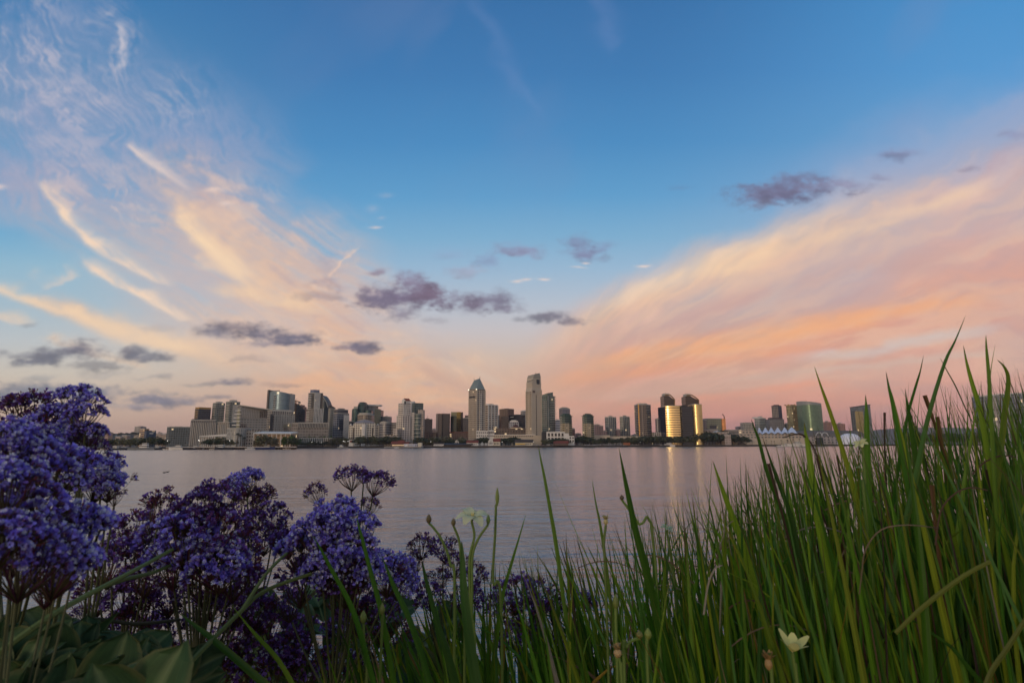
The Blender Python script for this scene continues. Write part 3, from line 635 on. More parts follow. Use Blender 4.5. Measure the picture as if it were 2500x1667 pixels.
# --- white-beige office with vertical piers
m = fac('pier_office', (158,148,134), (50,50,52), 3.1, 3.7, .5, .66, vary=.5)
fp = corner(648,664,719,1060, k=.75, dr=26); t, z = simple('beige office block with close vertical piers in front of the curved silver tower', fp, 680, 1004, 1060, m, 'office_block', pmat=CONC)
cap(t, shrink(fp, .8), z + 1.4, 2.2, 1.0); fins(t, lp(fp[1], fp[2], .12), fp[2], GZ + 8, z - 5, 17, 1.15, .8, CONC, 'piers'); panel(t, 'dark_slot', lp(fp[0], fp[1], .78), lp(fp[0], fp[1], .98), GZ + 10, z - 5, .4, DARK)
panel(t, 'dark_slot', lp(fp[1], fp[2], .0), lp(fp[1], fp[2], .06), GZ + 10, z - 7, .5, DARK)
# --- tall striped tower with blue cap, curved sail behind
m = fac('striped_tower', (104,94,82), (52,52,52), 3.0, 3.5, .62, .55, vary=.5)
fp = corner(750,765,786,1180, k=.7); t, z = simple('tall brown and white striped tower with a blue grey box on its roof', fp, 768, 959.5, 1180, m, 'apartment_tower', pmat=CONC)
cp_ = corner(754,763,777,1186, k=.7); blk(t, 'rooftop_box', cp_, z, Zt(765, 951, 1186), fac('cap_glass', (110,116,132), (96,106,128), 6, 6, .85, .9, mirror=.4, vary=.1))
floors(t, fp[0], lp(fp[0], fp[1], .6), GZ + 20, z - 2, 3.5, 1.8, WHITE); fins(t, lp(fp[1], fp[2], .05), lp(fp[1], fp[2], .62), GZ, z + 1, 5, 1.5, 1.0, WHITE, 'white_piers')
f_ = corner(748,764,788,1168, k=.6); z_ = Zt(760, 997.5, 1168); blk(t, 'lower_tower', f_, GZ, z_, fac('striped_low', (140,130,116), (58,56,54), 3.2, 3.5, .6, .55)); fins(t, lp(f_[1], f_[2], .1), f_[2], GZ, z_ + .8, 7, 1.3, .9, WHITE, 'white_piers'); floors(t, f_[0], lp(f_[0], f_[1], .5), GZ + 20, z_ - 2, 3.5, 1.6, WHITE)
m = fac('sail_glass', (60,64,68), (58,70,80), 3.6, 3.6, .86, .8, mirror=.55, vary=.2)
D = 1240; prof = [(784.5,964.5),(788,968),(791.5,973),(795,979),(798,986),(800.5,995)]
t = thing('glass_tower', 'dark glass tower with a sail shaped curved edge behind the striped tower', 'building', (*XY(792, D), GZ)); bb = MB()
for i in range(len(prof) - 1):
    f_ = flat(prof[i][0], prof[i + 1][0], D, 30); bb.prism(f_, GZ, [Zt(prof[i][0], prof[i][1], D), Zt(prof[i + 1][0], prof[i + 1][1], D)] + [Zt(prof[i + 1][0], prof[i + 1][1], D), Zt(prof[i][0], prof[i][1], D)], 0, 1, u0=i * 3.4)
bb.build('curved_glass', [m, DARK], t)
bb = MB()
for i in range(len(prof) - 1):
    a, c = P(prof[i][0], prof[i][1] - .6, D - .4), P(prof[i + 1][0], prof[i + 1][1] - .6, D - .4); bb.tube(a, c, .7, n=5)
bb.build('edge_rib', CONC, t)
# --- mid-rise terrace with deep dark top windows
m = fac('midrise_grey', (132,124,114), (96,90,84), 3.6, 4.4, .66, .55, vary=.4)
fp = corner(691,728,803,1060, k=.55, dr=16); t, z = simple('long grey mid rise with a row of deep dark windows under its roof', fp, 750, 1033, 1060, m, 'office_block', pmat=CONC)
panel(t, 'top_band', lp(fp[1], fp[2], .03), lp(fp[1], fp[2], .97), z - 7.5, z - .4, .3, DARK); fins(t, lp(fp[1], fp[2], .02), lp(fp[1], fp[2], .99), z - 8, z, 20, .95, .9, CONC, 'piers')
panel(t, 'top_band', lp(fp[0], fp[1], .05), lp(fp[0], fp[1], .6), z - 7.5, z - 2, .3, GLG); fins(t, lp(fp[0], fp[1], .05), lp(fp[0], fp[1], .6), z - 8, z, 8, .8, .8, CONC, 'piers')
# --- grey tower pair right of it
m1 = fac('beige_blank', (138,132,118), (120,116,104), 5, 3.6, .4, .4, vary=.2)
fp = corner(801,806,818,1150, k=.7); t, z = simple('narrow blank beige tower with a slanting roof beside the sail edged glass', fp, 806, 996, 1150, m1, 'office_tower', par=False)
MB().prism(shrink(fp, 1.02), z, [z + 4, z + 6, z + 1, z + 1], 0, 0).build('slanted_roof', DARK, t)
m = fac('blue_grid_tower', (120,120,122), (46,56,74), 3.6, 3.6, .62, .58, mirror=.2, vary=.3)
fp = corner(814,824,852,1120, k=.7, dr=18); t, z = simple('grey tower with blue glass bay, white window grid and dark set back top', fp, 830, 1009.5, 1120, m, 'office_tower', pmat=CONC)
f_ = corner(815,824,849.5,1124, k=.7, dr=18); blk(t, 'upper_storeys', f_, z, Zt(830, 1000, 1124), fac('dark_top', (84,82,86), (50,52,60), 4, 3.4, .8, .6)); cap(t, f_, Zt(830, 1000, 1124), 1.2); pent(t, f_, Zt(830, 998.5, 1124), 2, .5)
panel(t, 'glass_bay', lp(fp[1], fp[2], .18), lp(fp[1], fp[2], .52), GZ + 30, z - 12, .5, fac('blue_bay', (50,58,72), (40,52,72), 8, 4, .9, .7, mirror=.5, vary=.2)); fins(t, lp(fp[1], fp[2], .58), fp[2], GZ + 4, z - 2, 7, 1.2, .5, WHITE, 'white_piers')
fp = flat(852,858,1180,20); simple('thin dark slice of building between the grey grid tower and the white hotel', fp, 855, 1029, 1180, fac('dark_slice', (70,64,62), (40,40,42), 3, 3.4, .6, .5), 'office_block')
# --- green octagonal complex behind the white hotel
m = fac('green_glass', (70,86,84), (50,76,76), 3.4, 3.8, .84, .8, mirror=.45, vary=.25); OCT = plain('green_metal', S((62,80,78)), .4, var=.1)
fp = arc(872.5,892,1230,9,22,4); t, z = simple('green glass tower with an octagonal lantern top behind the white hotel', fp, 882, 988, 1230, m, 'office_tower', par=False)
MB().prism(shrink(fp, .9), z, z + 3, 0, 0).prism(shrink(fp, .7), z + 3, z + 5.5, 0, 0).build('lantern_top', OCT, t)
f_ = arc(858.5,876,1222,6,18,4); z_ = Zt(866, 1000, 1222); blk(t, 'side_wing', f_, GZ, z_, m, OCT); cap(t, f_, z_, 2, .9, OCT, 'wing_top'); f_ = arc(889,906,1222,6,18,4); z_ = Zt(898, 1003, 1222); blk(t, 'side_wing', f_, GZ, z_, m, OCT); cap(t, f_, z_, 2, .9, OCT, 'wing_top')
f_ = flat(863,874,1250,18); blk(t, 'rear_block', f_, GZ, Zt(868, 992, 1250), CONC)
m = fac('white_slab_side', (158,152,148), (90,90,92), 9, 3.6, .3, .4)
fp = flat(892,917,1260,22); t, z = simple('pale slab tower with a flat projecting roof behind the green octagonal one', fp, 905, 991, 1260, m, 'office_tower', par=False)
f_ = flat(892,926,1256,26); MB().prism(f_, z, z + 3.2, 0, 0, bottom=True).build('roof_canopy', WHITE, t)
m = fac('dark_green_tower', (52,64,64), (38,54,56), 3.4, 3.5, .8, .6, mirror=.3, vary=.4)
fp = flat(914,930,1225,24); t, z = simple('dark green glass block with a stepped top right of the green octagonal tower', fp, 922, 1001, 1225, m, 'office_tower', par=False); blk(t, 'upper_step', flat(915,925,1227,18), z, Zt(920, 998, 1227), m)
# --- round beige block and white domed hotel
m = fac('round_beige', (150,134,114), (60,54,50), 3.4, 3.6, .6, .5)
fp = arc(873,907,1120,12,24,8); t, z = simple('rounded beige block with banded windows just above the white hotel roof', fp, 890, 1013, 1120, m, 'office_block', pmat=CONC); cap(t, shrink(fp, .85), z + 1.4, 2.5, 1, CONC)
D = 1085; m = fac('white_hotel', (206,196,178), (44,42,42), 3.5, 3.5, .52, .52, vary=.4)
fp = corner(853,889,927,D, k=.35); zt = Zt(890, 1038, D); t = B('hotel', 'white waterfront hotel with small square windows, gabled centre and shallow domed grey roof', fp)
blk(t, 'walls', fp, GZ, zt, m); f_ = corner(864,889,918,D - 3, k=.3); blk(t, 'centre_block', f_, GZ, Zt(889, 1033, D), m)
ce = arc(884,893,D - 8,1,10,3); blk(t, 'centre_bay', ce, GZ, Zt(889, 1035, D - 8), WHITE)
panel(t, 'glass_strip', lp(fp[0], fp[1], .36), lp(fp[0], fp[1], .46), GZ + 12, zt - 4, 4.2, DW); panel(t, 'glass_strip', lp(fp[1], fp[2], .52), lp(fp[1], fp[2], .62), GZ + 12, zt - 4, 4.2, DW)
zr = Zt(889, 1033, D); bb = MB(); rings = [(1.0, 0), (.9, 1.6), (.62, 4.0), (.3, 5.8), (.05, 6.6)]; base = shrink(f_, 1.0); base = [base[0], lp(base[0], base[1], .5), base[1], lp(base[1], base[2], .5), base[2], base[3]]
for (k0, h0), (k1, h1) in zip(rings, rings[1:]):
    A_, B_ = shrink(base, k0), shrink(base, k1)
    for i in range(6): j = (i + 1) % 6; bb.face([(*A_[i], zr + h0), (*A_[j], zr + h0), (*B_[j], zr + h1), (*B_[i], zr + h1)])
bb.build('domed_roof', plain('grey_dome', S((128,126,130)), .6, var=.1), t)
for p_ in (856, 922): f_ = flat(p_ - 3, p_ + 3, D + (8 if p_ < 880 else 10), 10); zz = Zt(p_, 1038, D); MB().prism(f_, zz, zz + 1, 0, 0).prism(shrink(f_, .5), zz + 1, zz + 3.2, 0, 0).build('corner_turret', WHITE, t)
m = fac('grey_box', (112,108,106), (96,94,94), 4, 4, .5, .4, vary=.2); fp = flat(930,951.5,1240,22); t, z = simple('plain grey box tower between the dark green block and the balcony tower', fp, 940, 1018, 1240, m, 'office_tower'); mast(t, cen(fp), z, 5)
m = fac('grey_curved_band', (142,136,132), (86,86,88), 30, 3.6, .98, .5, vary=.15); fp = arc(927,954,1090,8,22,8); t, z = simple('pale grey curved block with ribbon windows and a vaulted top right of the white hotel', fp, 940, 1033, 1090, m, 'office_block', par=False); MB().prism(shrink(fp, .96), z, z + 2, 0, 0).prism(shrink(fp, .7), z + 2, z + 3.4, 0, 0).build('vaulted_top', CONC, t); blk(t, 'right_wing', flat(953,970,1095,20), GZ, Zt(960, 1031, 1095), m)
# --- white balcony tower with the red gable
D = 1060; m = fac('white_apartments', (202,188,174), (58,56,58), 3.6, 3.3, .5, .55, vary=.4, lit=.006)
fp = corner(972,984,1001.5,D, k=.7); t = B('apartment_tower', 'white apartment tower with stacked balconies and a red gabled roof', fp); z = Zt(985, 983.5, D); blk(t, 'walls', fp, GZ, z, m)
floors(t, fp[0], fp[1], GZ + 12, z - 1, 3.3, 1.7, WHITE); floors(t, lp(fp[1], fp[2], .55), fp[2], GZ + 12, z - 1, 3.3, 1.5, WHITE); fins(t, lp(fp[1], fp[2], .05), lp(fp[1], fp[2], .5), GZ, z, 3, 1.2, 1.1, WHITE, 'piers')
f_ = corner(968.5,984,1002,D - 4, k=.6); z_ = Zt(975, 1014, D); blk(t, 'lower_storeys', f_, GZ, z_, m); floors(t, f_[0], lp(f_[0], f_[1], .85), GZ + 8, z_, 3.3, 1.5, WHITE)
f_ = corner(980,990,1001.5,D + 2, k=.5); zz = Zt(990, 978.5, D); blk(t, 'crown', f_, z, zz, WHITE); 
a, c, e, d = shrink(f_, 1.1); ap = lp(a, e, .5); apz = Zt(990, 972, D)
def gable(par, part, q, z0, h, mat, wallmat=None, axis=0):
    a, c, e, d = q if axis == 0 else (q[1], q[2], q[3], q[0])
    m0, m1 = lp(a, c, .5), lp(d, e, .5); bb = MB()
    A, C, E, Dd = [(*p, z0) for p in (a, c, e, d)]; M0, M1 = (*m0, z0 + h), (*m1, z0 + h)
    bb.face([A, M0, M1, Dd], 0); bb.face([C, E, M1, M0], 0); bb.face([A, C, M0], 1); bb.face([E, Dd, M1], 1); bb.face([A, Dd, E, C], 1)
    return bb.build(part, [mat, wallmat or WHITE], par)
gable(t, 'gabled_roof', shrink(f_, 1.12), zz, apz - zz, REDT); MB().prism(flat(986,990,D - 3.5,1), zz - 6, zz - .5, 0, 0).build('arched_window', DARK, t)
f_ = flat(940,972,1030,24); zz = Zt(955, 1061, 1030); blk(t, 'podium', f_, GZ, zz, fac('podium_white', (188,174,158), (70,64,60), 4, 4, .6, .5, lit=.02)); f_ = flat(962,972,1040,20); blk(t, 'podium_tower', f_, GZ, Zt(966, 1045, 1040), m)
# --- second white and glass tower
D = 1075; m = fac('green_bay_glass', (96,106,102), (62,80,80), 3.4, 3.4, .8, .66, mirror=.35, vary=.4)
fp = corner(1002,1014,1033,D + 6, k=.6); t = B('apartment_tower', 'stepped white and green glass tower touching the red gabled one on its right', fp); z = Zt(1018, 985, D + 6); blk(t, 'walls', fp, GZ, z, m); cap(t, fp, z, 1.2, 1.01, OCT); f_ = flat(1002,1009.5,D + 10,16); blk(t, 'white_shaft', f_, GZ, Zt(1006, 979.5, D + 10), WHITE)
f_ = flat(1020,1033.5,D - 2,18); blk(t, 'beige_wing', f_, GZ, Zt(1027, 1000, D - 2), fac('beige_wing', (168,152,136), (130,118,108), 6, 3.4, .3, .4)); f_ = flat(1003,1012,D - 6,16); blk(t, 'white_strip', f_, GZ, Zt(1007, 1006.5, D - 6), fac('white_strip', (196,184,170), (90,86,84), 3, 3.4, .35, .5)); f_ = arc(1012,1027,D - 5,3,14,5); blk(t, 'glass_bay', f_, GZ, Zt(1018, 1009, D - 5), m); 
for i in range(5): floors(t, f_[i], f_[i + 1], GZ + 10, Zt(1018, 1009, D - 5), 6.8, .9, WHITE, 'ledge', .6, 0)
m = fac('dark_brown_box', (74,62,58), (62,54,52), 2.4, 60, .5, .98, vary=.1); fp = corner(1033,1036,1056,1160, k=.6); t, z = simple('plain dark brown box tower with a thin antenna', fp, 1045, 1024, 1160, m, 'office_tower', pmat=BROWN); mast(t, cen(fp), z, 9)
blk(t, 'low_wing', flat(1034,1066,1140,20), GZ, Zt(1050, 1055, 1140), fac('redbrown_low', (88,66,58), (52,44,42), 4, 3.4, .6, .5))
fp = flat(1055,1064,1500,20); simple('small pale block far back in the gap between brown box and taupe tower', fp, 1060, 1048, 1500, fac('gap_block', (150,124,112), (110,90,84), 4, 3.5, .5, .5), 'office_block')
# --- taupe faceted tower, gold lit glass tower
m = fac('taupe_ribs', (118,102,88), (100,86,74), 1.9, 90, .45, .99, vary=.1); D = 1180
fp = [XY(1064.5, D + 14), XY(1069, D), XY(1080, D + 3), XY(1082, D - 2), XY(1099, D + 6), XY(1099, D + 36), XY(1066, D + 40)]
t, z = simple('faceted taupe office tower with fine vertical ribs and no visible windows', fp, 1080, 1011, D, m, 'office_tower', pmat=BROWN); mast(t, cen(fp), z, 4); panel(t, 'dark_slot', fp[1], lp(fp[1], fp[2], .18), GZ, z - 1, .5, BROWN); panel(t, 'dark_slot', lp(fp[2], fp[3], .1), lp(fp[2], fp[3], .9), GZ, z - 1, .5, DARK)
D = 1220; m = fac('mirror_dark', (40,46,44), (44,54,52), 5, 3.8, .94, .9, mirror=.6, vary=.12)
fp = flat(1100,1116,D,26); t, z = simple('sunset-gold and dark green mirror glass tower between the taupe tower and the dark grid block', fp, 1108, 1016, D, m, 'office_tower', par=False)
blk(t, 'cream_band', flat(1101,1116,D - .6,26), z, Zt(1108, 1005.5, D), plain('cream_band', S((150,140,108)), .7, var=.1))
gm = fac('sunset_tinted_mirror', (190,160,90), (222,190,110), 4.2, 3.8, .94, .94, mirror=.92, vary=.06, rough=.2)  # gold of the reflected sunset is tinted into this glass
a, c = XY(1115, D - 5), XY(1125.5, D + 2); gf = [a, c, (c[0], c[1] + 20), (a[0], a[1] + 20)]; blk(t, 'sunset_tinted_glass', gf, GZ, Zt(1118, 1005.5, D), gm); f_ = corner(1125.5, 1126, 1130.5, D + 2, k=1.2); blk(t, 'brown_edge', f_, GZ, Zt(1128, 1005.5, D), BROWN)
m = fac('dark_grid_block', (92,86,84), (56,58,62), 3, 3.4, .6, .5); fp = flat(1130,1146,1200,24); t, z = simple('dark grid block half hidden behind the pitched roof tower', fp, 1138, 1021, 1200, m, 'office_block'); blk(t, 'rear_tower', flat(1135,1146,1230,20), GZ, Zt(1140, 1013.5, 1230), fac('rear_brown', (120,98,88), (96,80,74), 4, 3.6, .5, .4))
fp = flat(1098,1143,1160,16); simple('long low red brown block at the foot of the gold glass tower', fp, 1120, 1056, 1160, fac('redbrown_row', (92,64,58), (50,42,42), 3.6, 3.2, .6, .5, lit=.02), 'low_building', pmat=REDT)
# --- pitched roof hotel tower
D = 1120; ml = fac('hotel_fine', (176,158,136), (92,82,72), 2.6, 3.3, .45, .55, vary=.4); mr = fac('hotel_grid', (190,174,154), (62,66,70), 4.2, 3.3, .55, .6, vary=.6, lit=.004)
fp = corner(1143.5,1163,1185,D, k=.75); t = B('hotel_tower', 'tall beige hotel tower with a steep grey green pitched roof', fp)
zl, zc, zr = Zt(1143.5, 958.5, D + 14), Zt(1163, 954, D), Zt(1185, 953.5, D + 16); zc = zr
bb = MB(); bb.prism(fp, GZ, zc, 0, 1); bb.m[1] = 2; bb.build('walls', [ml, ROOF, mr], t)
panel(t, 'white_bay', lp(fp[1], fp[2], .36), lp(fp[1], fp[2], .58), GZ + 30, zc - 6, 1.0, fac('white_bay', (208,196,178), (70,72,74), 2.4, 3.3, .5, .5)); panel(t, 'corner_pier', lp(fp[1], fp[2], 0), lp(fp[1], fp[2], .06), GZ, zc, .8, plain('hotel_stone', S((182,166,144)), .8, var=.08)); panel(t, 'corner_pier', lp(fp[1], fp[2], .94), fp[2], GZ, zc, .8, plain('hotel_stone_2', S((182,166,144)), .8, var=.08))
panel(t, 'recess_band', lp(fp[0], fp[1], .12), lp(fp[0], fp[1], .82), zc - 15, zc - 12, .5, DARK)
st = shrink(fp, .93); hb = zc + 2.4; MB().prism(shrink(fp, .97), zc, hb, 0, 0).build('attic_storey', fac('attic', (150,138,120), (34,34,36), 2.4, 4, .6, .6), t)
ra, rb = P(1157.5, 928.5, D + 17), P(1171.5, 923.5, D + 21); bb = MB(); q = [(*p, hb) for p in st]
bb.face([q[0], q[1], ra]); bb.face([q[1], q[2], rb, ra]); bb.face([q[2], q[3], rb]); bb.face([q[3], q[0], ra, rb]); bb.build('pitched_roof', GREENR, t)
for r_ in (ra, rb): MB().tube(r_, r_ + Vector((0, 0, 3.5)), .9, .5, 5).tube(r_ + Vector((0, 0, 3.5)), r_ + Vector((0, 0, 6)), .3, .1, 4).build('finial', CONC, t)
LAMP = glow('lamp_glow', (1, .86, .62, 1), 2.2)
for p_ in (fp[0], fp[1]): MB().box((p_[0], p_[1] - 1, zc + 1.2), (1.6, 1.6, 1.6)).build('roof_lamp', LAMP, t)
f_ = flat(1163,1192,1085,26); z_ = Zt(1178, 1051, 1085); blk(t, 'podium', f_, GZ, z_, WHITE); windows(t, f_[0], f_[1], GZ + 4, z_ - 1, 6, 4, .5, .55); f2 = flat(1192,1206,1090,26); z2 = Zt(1200, 1050, 1090); blk(t, 'podium_step', f2, GZ, z2, WHITE); windows(t, f2[0], f2[1], z2 - 7, z2 - 1.5, 3, 1, .7, .8); windows(t, f2[0], f2[1], z2 - 13, z2 - 8, 5, 1, .6, .5)
# long podium between the two hotel towers
PB = plain('podium_beige', S((190,172,148)), .8, var=.1, scale=.05)
fp = flat(1206,1306,1080,30); t = B('low_building', 'long beige podium building with arched glass bays between the two tall hotel towers', fp); z = Zt(1255, 1061.5, 1080); blk(t, 'walls', fp, GZ, z, PB); cap(t, fp, z, .8, 1.0, WHITE); windows(t, fp[0], fp[1], z - 4, z - .8, 22, 1, .55, .6)
for a_, c_ in ((1212,1226),(1232,1247),(1253,1271)):
    f_ = arc(a_, c_, 1076, 3, 5, 6); MB().prism(f_, GZ, z - 6, 0, 0).build('glass_bay', fac('bay_glass', (90,96,90), (60,72,70), 2.4, 3, .8, .8, mirror=.2), t)
PAV = fac('pavilion', (96,78,66), (50,44,40), 4, 4.5, .66, .6, lit=.05); fp = flat(1205,1284,1120,30); t = B('low_building', 'dark brown pavilion with a pyramid roof behind the long beige podium', fp); z = Zt(1240, 1046, 1120); blk(t, 'walls', fp, GZ, z, PAV); cap(t, fp, z, .8, 1.01, BROWN); f_ = flat(1246,1273,1118,26); z_ = Zt(1258, 1043, 1118); blk(t, 'upper_hall', f_, z, z_, PB)
q = flat(1250,1268,1117,24); ap = cen(q); bb = MB()
for i in range(4): bb.face([(*q[i], z_), (*q[(i + 1) % 4], z_), (ap[0], ap[1], Zt(1258, 1034, 1118))])
bb.build('pyramid_roof', plain('dark_red_roof', S((92,60,52)), .85, var=.2), t)
# --- white balcony block, brown and dark blocks between
D = 1200; m = fac('strong_balconies', (190,170,152), (48,42,44), 6.8, 3.9, .8, .5, vary=.5); fp = corner(1184,1192,1215,D, k=.5); t, z = simple('cream block with heavy shadowed balcony rows right of the pitched roof tower', fp, 1200, 989, D, m, 'apartment_tower', pmat=WHITE); blk(t, 'top_storey', flat(1187,1203,D + 6,14), z, Zt(1195, 985, D), WHITE); floors(t, fp[1], fp[2], GZ + 16, z - 3, 3.9, 1.8, WHITE, th=1.3); fins(t, fp[1], fp[2], GZ, z, 4, 1.6, 1.9, WHITE, 'piers')
fp = flat(1215,1221,1300,20); simple('sliver of dark glass office behind the cream balcony block', fp, 1218, 1015, 1300, GLASSD, 'office_block')
D = 1240; m = fac('brown_granite', (112,82,72), (86,64,58), 3.4, 60, .6, .98, vary=.1); fp = corner(1219,1240,1255,D, k=.5); t, z = simple('dark red brown granite tower with a notched flat top', fp, 1235, 999.5, D, m, 'office_tower', pmat=BROWN); pent(t, fp, z, 2, .7, BROWN); f_ = flat(1224,1241,D - 12,16); blk(t, 'dark_lower_block', f_, GZ, Zt(1232, 1016, D - 12), fac('dark_lower', (60,50,52), (44,42,48), 3, 3.5, .8, .8, mirror=.2))
D = 1215; m = fac('black_glass', (46,44,48), (36,38,46), 3.2, 3.6, .85, .7, mirror=.35, vary=.4); fp = corner(1243,1256,1282,D, k=.5); t, z = simple('black glass block behind the small white arched building', fp, 1262, 1014, D, m, 'office_block', pmat=DARK); blk(t, 'roof_box', flat(1258,1272,D + 12,14), z, z + 2.5, DARK); cap(t, flat(1246,1254,D - 1,6), z - 4, 1, 1, WHITE, 'sign_band')
D = 1170; m = fac('white_arched', (160,156,156), (96,98,104), 3, 3.4, .6, .6); fp = flat(1242,1267,D,18); t, z = simple('small white building with an arched top in front of the black glass block', fp, 1254, 1030, D, m, 'office_block', par=False); bb = MB(); bb.prism(shrink(fp, .8), z, z + 2.4, 0, 0).prism(shrink(fp, .5), z + 2.4, z + 4, 0, 0); bb.build('arched_top', WHITE, t)
fp = corner(1271,1277,1290,1290, k=.5); t, z = simple('pale stone tower top just left of the tallest hotel tower', fp, 1278, 1004, 1290, fac('pale_stone_back', (176,160,146), (120,110,104), 3.2, 3.4, .5, .5), 'apartment_tower', pmat=WHITE); blk(t, 'upper_step', flat(1276,1286,1292,10), z, Zt(1280, 1001, 1290), WHITE)
# --- tallest hotel tower
D = 1090; HS = plain('tall_hotel_stone', S((188,170,146)), .8, var=.08, scale=.04); ml = fac('tall_hotel_windows', (182,164,140), (96,86,74), 2.6, 3.3, .48, .58, vary=.4)
t = thing('hotel_tower', 'tallest beige hotel tower with a shouldered, chamfered top and a square black opening', 'building', (*XY(1303, D), GZ))
zs = Zt(1283.5, 955, D); fp = corner(1283.5,1298,1323,D, k=.8, dr=16); bb = MB(); bb.prism(fp, GZ, zs, 0, 1); bb.m[1] = 2; bb.build('walls', [ml, ROOF, HS], t)
# upper body: chamfered section lofted to the ridge
def loft(par, part, levels, mats, mi=0):
    bb = MB(); n = len(levels[0][0])
    for (f0, z0), (f1, z1) in zip(levels, levels[1:]):
        for i in range(n):
            j = (i + 1) % n; bb.face([(*f0[i], z0[i] if isinstance(z0, list) else z0), (*f0[j], z0[j] if isinstance(z0, list) else z0), (*f1[j], z1[j] if isinstance(z1, list) else z1), (*f1[i], z1[i] if isinstance(z1, list) else z1)], mi)
    f, z = levels[-1]; bb.face([(*p, z[i] if isinstance(z, list) else z) for i, p in enumerate(f)], mi)
    return bb.build(part, mats, par)
l0 = fp; l1 = corner(1285.5,1300,1322,D + 3, k=.8, dr=15); l2 = corner(1287.5,1303,1321.5,D + 5, k=.8, dr=14)
loft(t, 'upper_body', [(l0, zs), (l1, Zt(1290, 945, D)), (l1, Zt(1290, 936, D)), (l2, Zt(1288, 922, D))], HS)
l3 = corner(1299,1309,1319,D + 8, k=.8, dr=12)
loft(t, 'chamfered_crown', [(l2, Zt(1288, 922, D)), (corner(1290,1305,1321,D + 6, k=.8, dr=13), [Zt(1290, 915, D)] + [Zt(1305, 915, D)] * 2 + [Zt(1290, 915, D)]), (l3, [Zt(1297, 913, D), Zt(1308, 911, D), Zt(1318, 907.5, D), Zt(1318, 909, D)])], plain('crown_stone', S((158,146,128)), .75, var=.08))
panel(t, 'black_opening', lp(l2[1], l2[2], .42), lp(l2[1], l2[2], .80), Zt(1315, 936, D), Zt(1315, 924.5, D), .8, DARK)
panel(t, 'dark_opening', lp(fp[1], fp[2], .12), lp(fp[1], fp[2], .33), Zt(1303, 958, D), Zt(1303, 952.5, D), .8, BROWN)
panel(t, 'window_slit', lp(fp[1], fp[2], .43), lp(fp[1], fp[2], .48), GZ + 4, zs - 6, .4, fac('slit', (150,136,118), (40,38,38), 3, 3.6, .95, .6)); fins(t, lp(fp[0], fp[1], .05), lp(fp[0], fp[1], .95), GZ + 8, zs - 6, 6, .9, .5, HS, 'piers')
for i in range(6): p_ = P(1288.5 + i * 2.4, 932 - i * .8, D + 4 - i); MB().box((p_.x, p_.y - 2, p_.z), (1.1, 2, 1.6)).build('crown_bracket', DARK, t)
panel(t, 'right_buttress', lp(fp[1], fp[2], .9), fp[2], GZ, Zt(1322, 950, D), 1.0, HS); mast(t, cen(l3), Zt(1308, 909, D), 2.5)
f_ = flat(1303,1324,D - 16,14); blk(t, 'podium', f_, GZ, Zt(1310, 1063, D), PB)
# --- green glass balcony tower
D = 1150; m = fac('seagreen_glass', (112,124,112), (70,88,84), 3.4, 3.4, .76, .66, mirror=.3, vary=.5); fp = corner(1323,1338,1355,D, k=.6); t = B('apartment_tower', 'slim grey green glass tower with a raked roof and balconies down its right edge', fp); z = Zt(1340, 966, D)
blk(t, 'walls', fp, GZ, z, m); f_ = corner(1324,1338,1351,D + 3, k=.5); MB().prism(f_, z, [Zt(1324, 963, D), Zt(1338, 959, D), Zt(1350, 956.5, D), Zt(1340, 959, D)], 0, 1).build('raked_top', [m, OCT], t); floors(t, lp(fp[1], fp[2], .2), (lambda p: (p[0] + 2.2, p[1]))(fp[2]), GZ + 15, z, 3.4, 1.9, CONC); panel(t, 'pale_front', lp(fp[0], fp[1], .25), lp(fp[0], fp[1], .9), GZ, Zt(1330, 977.5, D), .7, fac('pale_front', (150,150,136), (70,84,80), 2.8, 3.4, .6, .6)); panel(t, 'edge_strip', lp(fp[1], fp[2], .0), lp(fp[1], fp[2], .10), GZ, z, .8, CONC)
# --- twin green-roofed towers
mg = fac('greenroof_tower', (160,144,112), (58,54,46), 3.3, 3.4, .58, .5, vary=.5, lit=.01); mgt = fac('greenroof_top', (76,92,84), (46,62,60), 3.3, 3.4, .8, .6, mirror=.25); GT = plain('verdigris', S((52,74,66)), .6, var=.15)
def green_tower(px0, px1, ytop, D, label):
    w = px1 - px0; pc = px0 + w * .42; fp = corner(px0 + 1, pc, px1 - 1, D, k=.6); t = B('apartment_tower', label, fp); zm = Zt(pc, ytop + 23, D); zt = Zt(pc, ytop + 6, D)
    blk(t, 'lower_storeys', fp, GZ, zm, mg); blk(t, 'glass_storeys', shrink(fp, .97), zm, zt, mgt); MB().prism(shrink(fp, 1.12), zt, zt + 1, 0, 0, bottom=True).build('eaves', GT, t)
    MB().prism(shrink(fp, .85), zt + 1, zt + 3.4, 0, 0).prism(shrink(fp, .55), zt + 3.4, zt + 5.2, 0, 0).build('stepped_roof', GT, t)
    floors(t, lp(fp[1], fp[2], .55), fp[2], GZ + 12, zt, 3.4, 1.6, GT); floors(t, fp[0], lp(fp[0], fp[1], .45), GZ + 12, zt, 3.4, 1.4, CONC); fins(t, lp(fp[1], fp[2], .08), lp(fp[1], fp[2], .5), GZ, zm, 3, 1.1, .8, PB, 'piers')
    return t
green_tower(1366,1397,1010,1080,'left of two matching tan towers with dark green stepped roofs, backed by a grey tower')
green_tower(1420,1450,1010,1090,'right of two matching tan towers with dark green stepped roofs, standing against open sky')
D = 1200; m = fac('grey_back_tower', (150,138,136), (100,98,102), 3, 3.4, .5, .55); fp = corner(1365,1372,1392,D, k=.5); t, z = simple('grey pink tower with a rounded white top behind the left green roofed tower', fp, 1380, 998.5, D, m, 'apartment_tower', pmat=CONC); MB().prism(shrink(fp, .8), z, z + 3, 0, 0).prism(shrink(fp, .55), z + 3, z + 4.2, 0, 0).build('rounded_top', CONC, t)
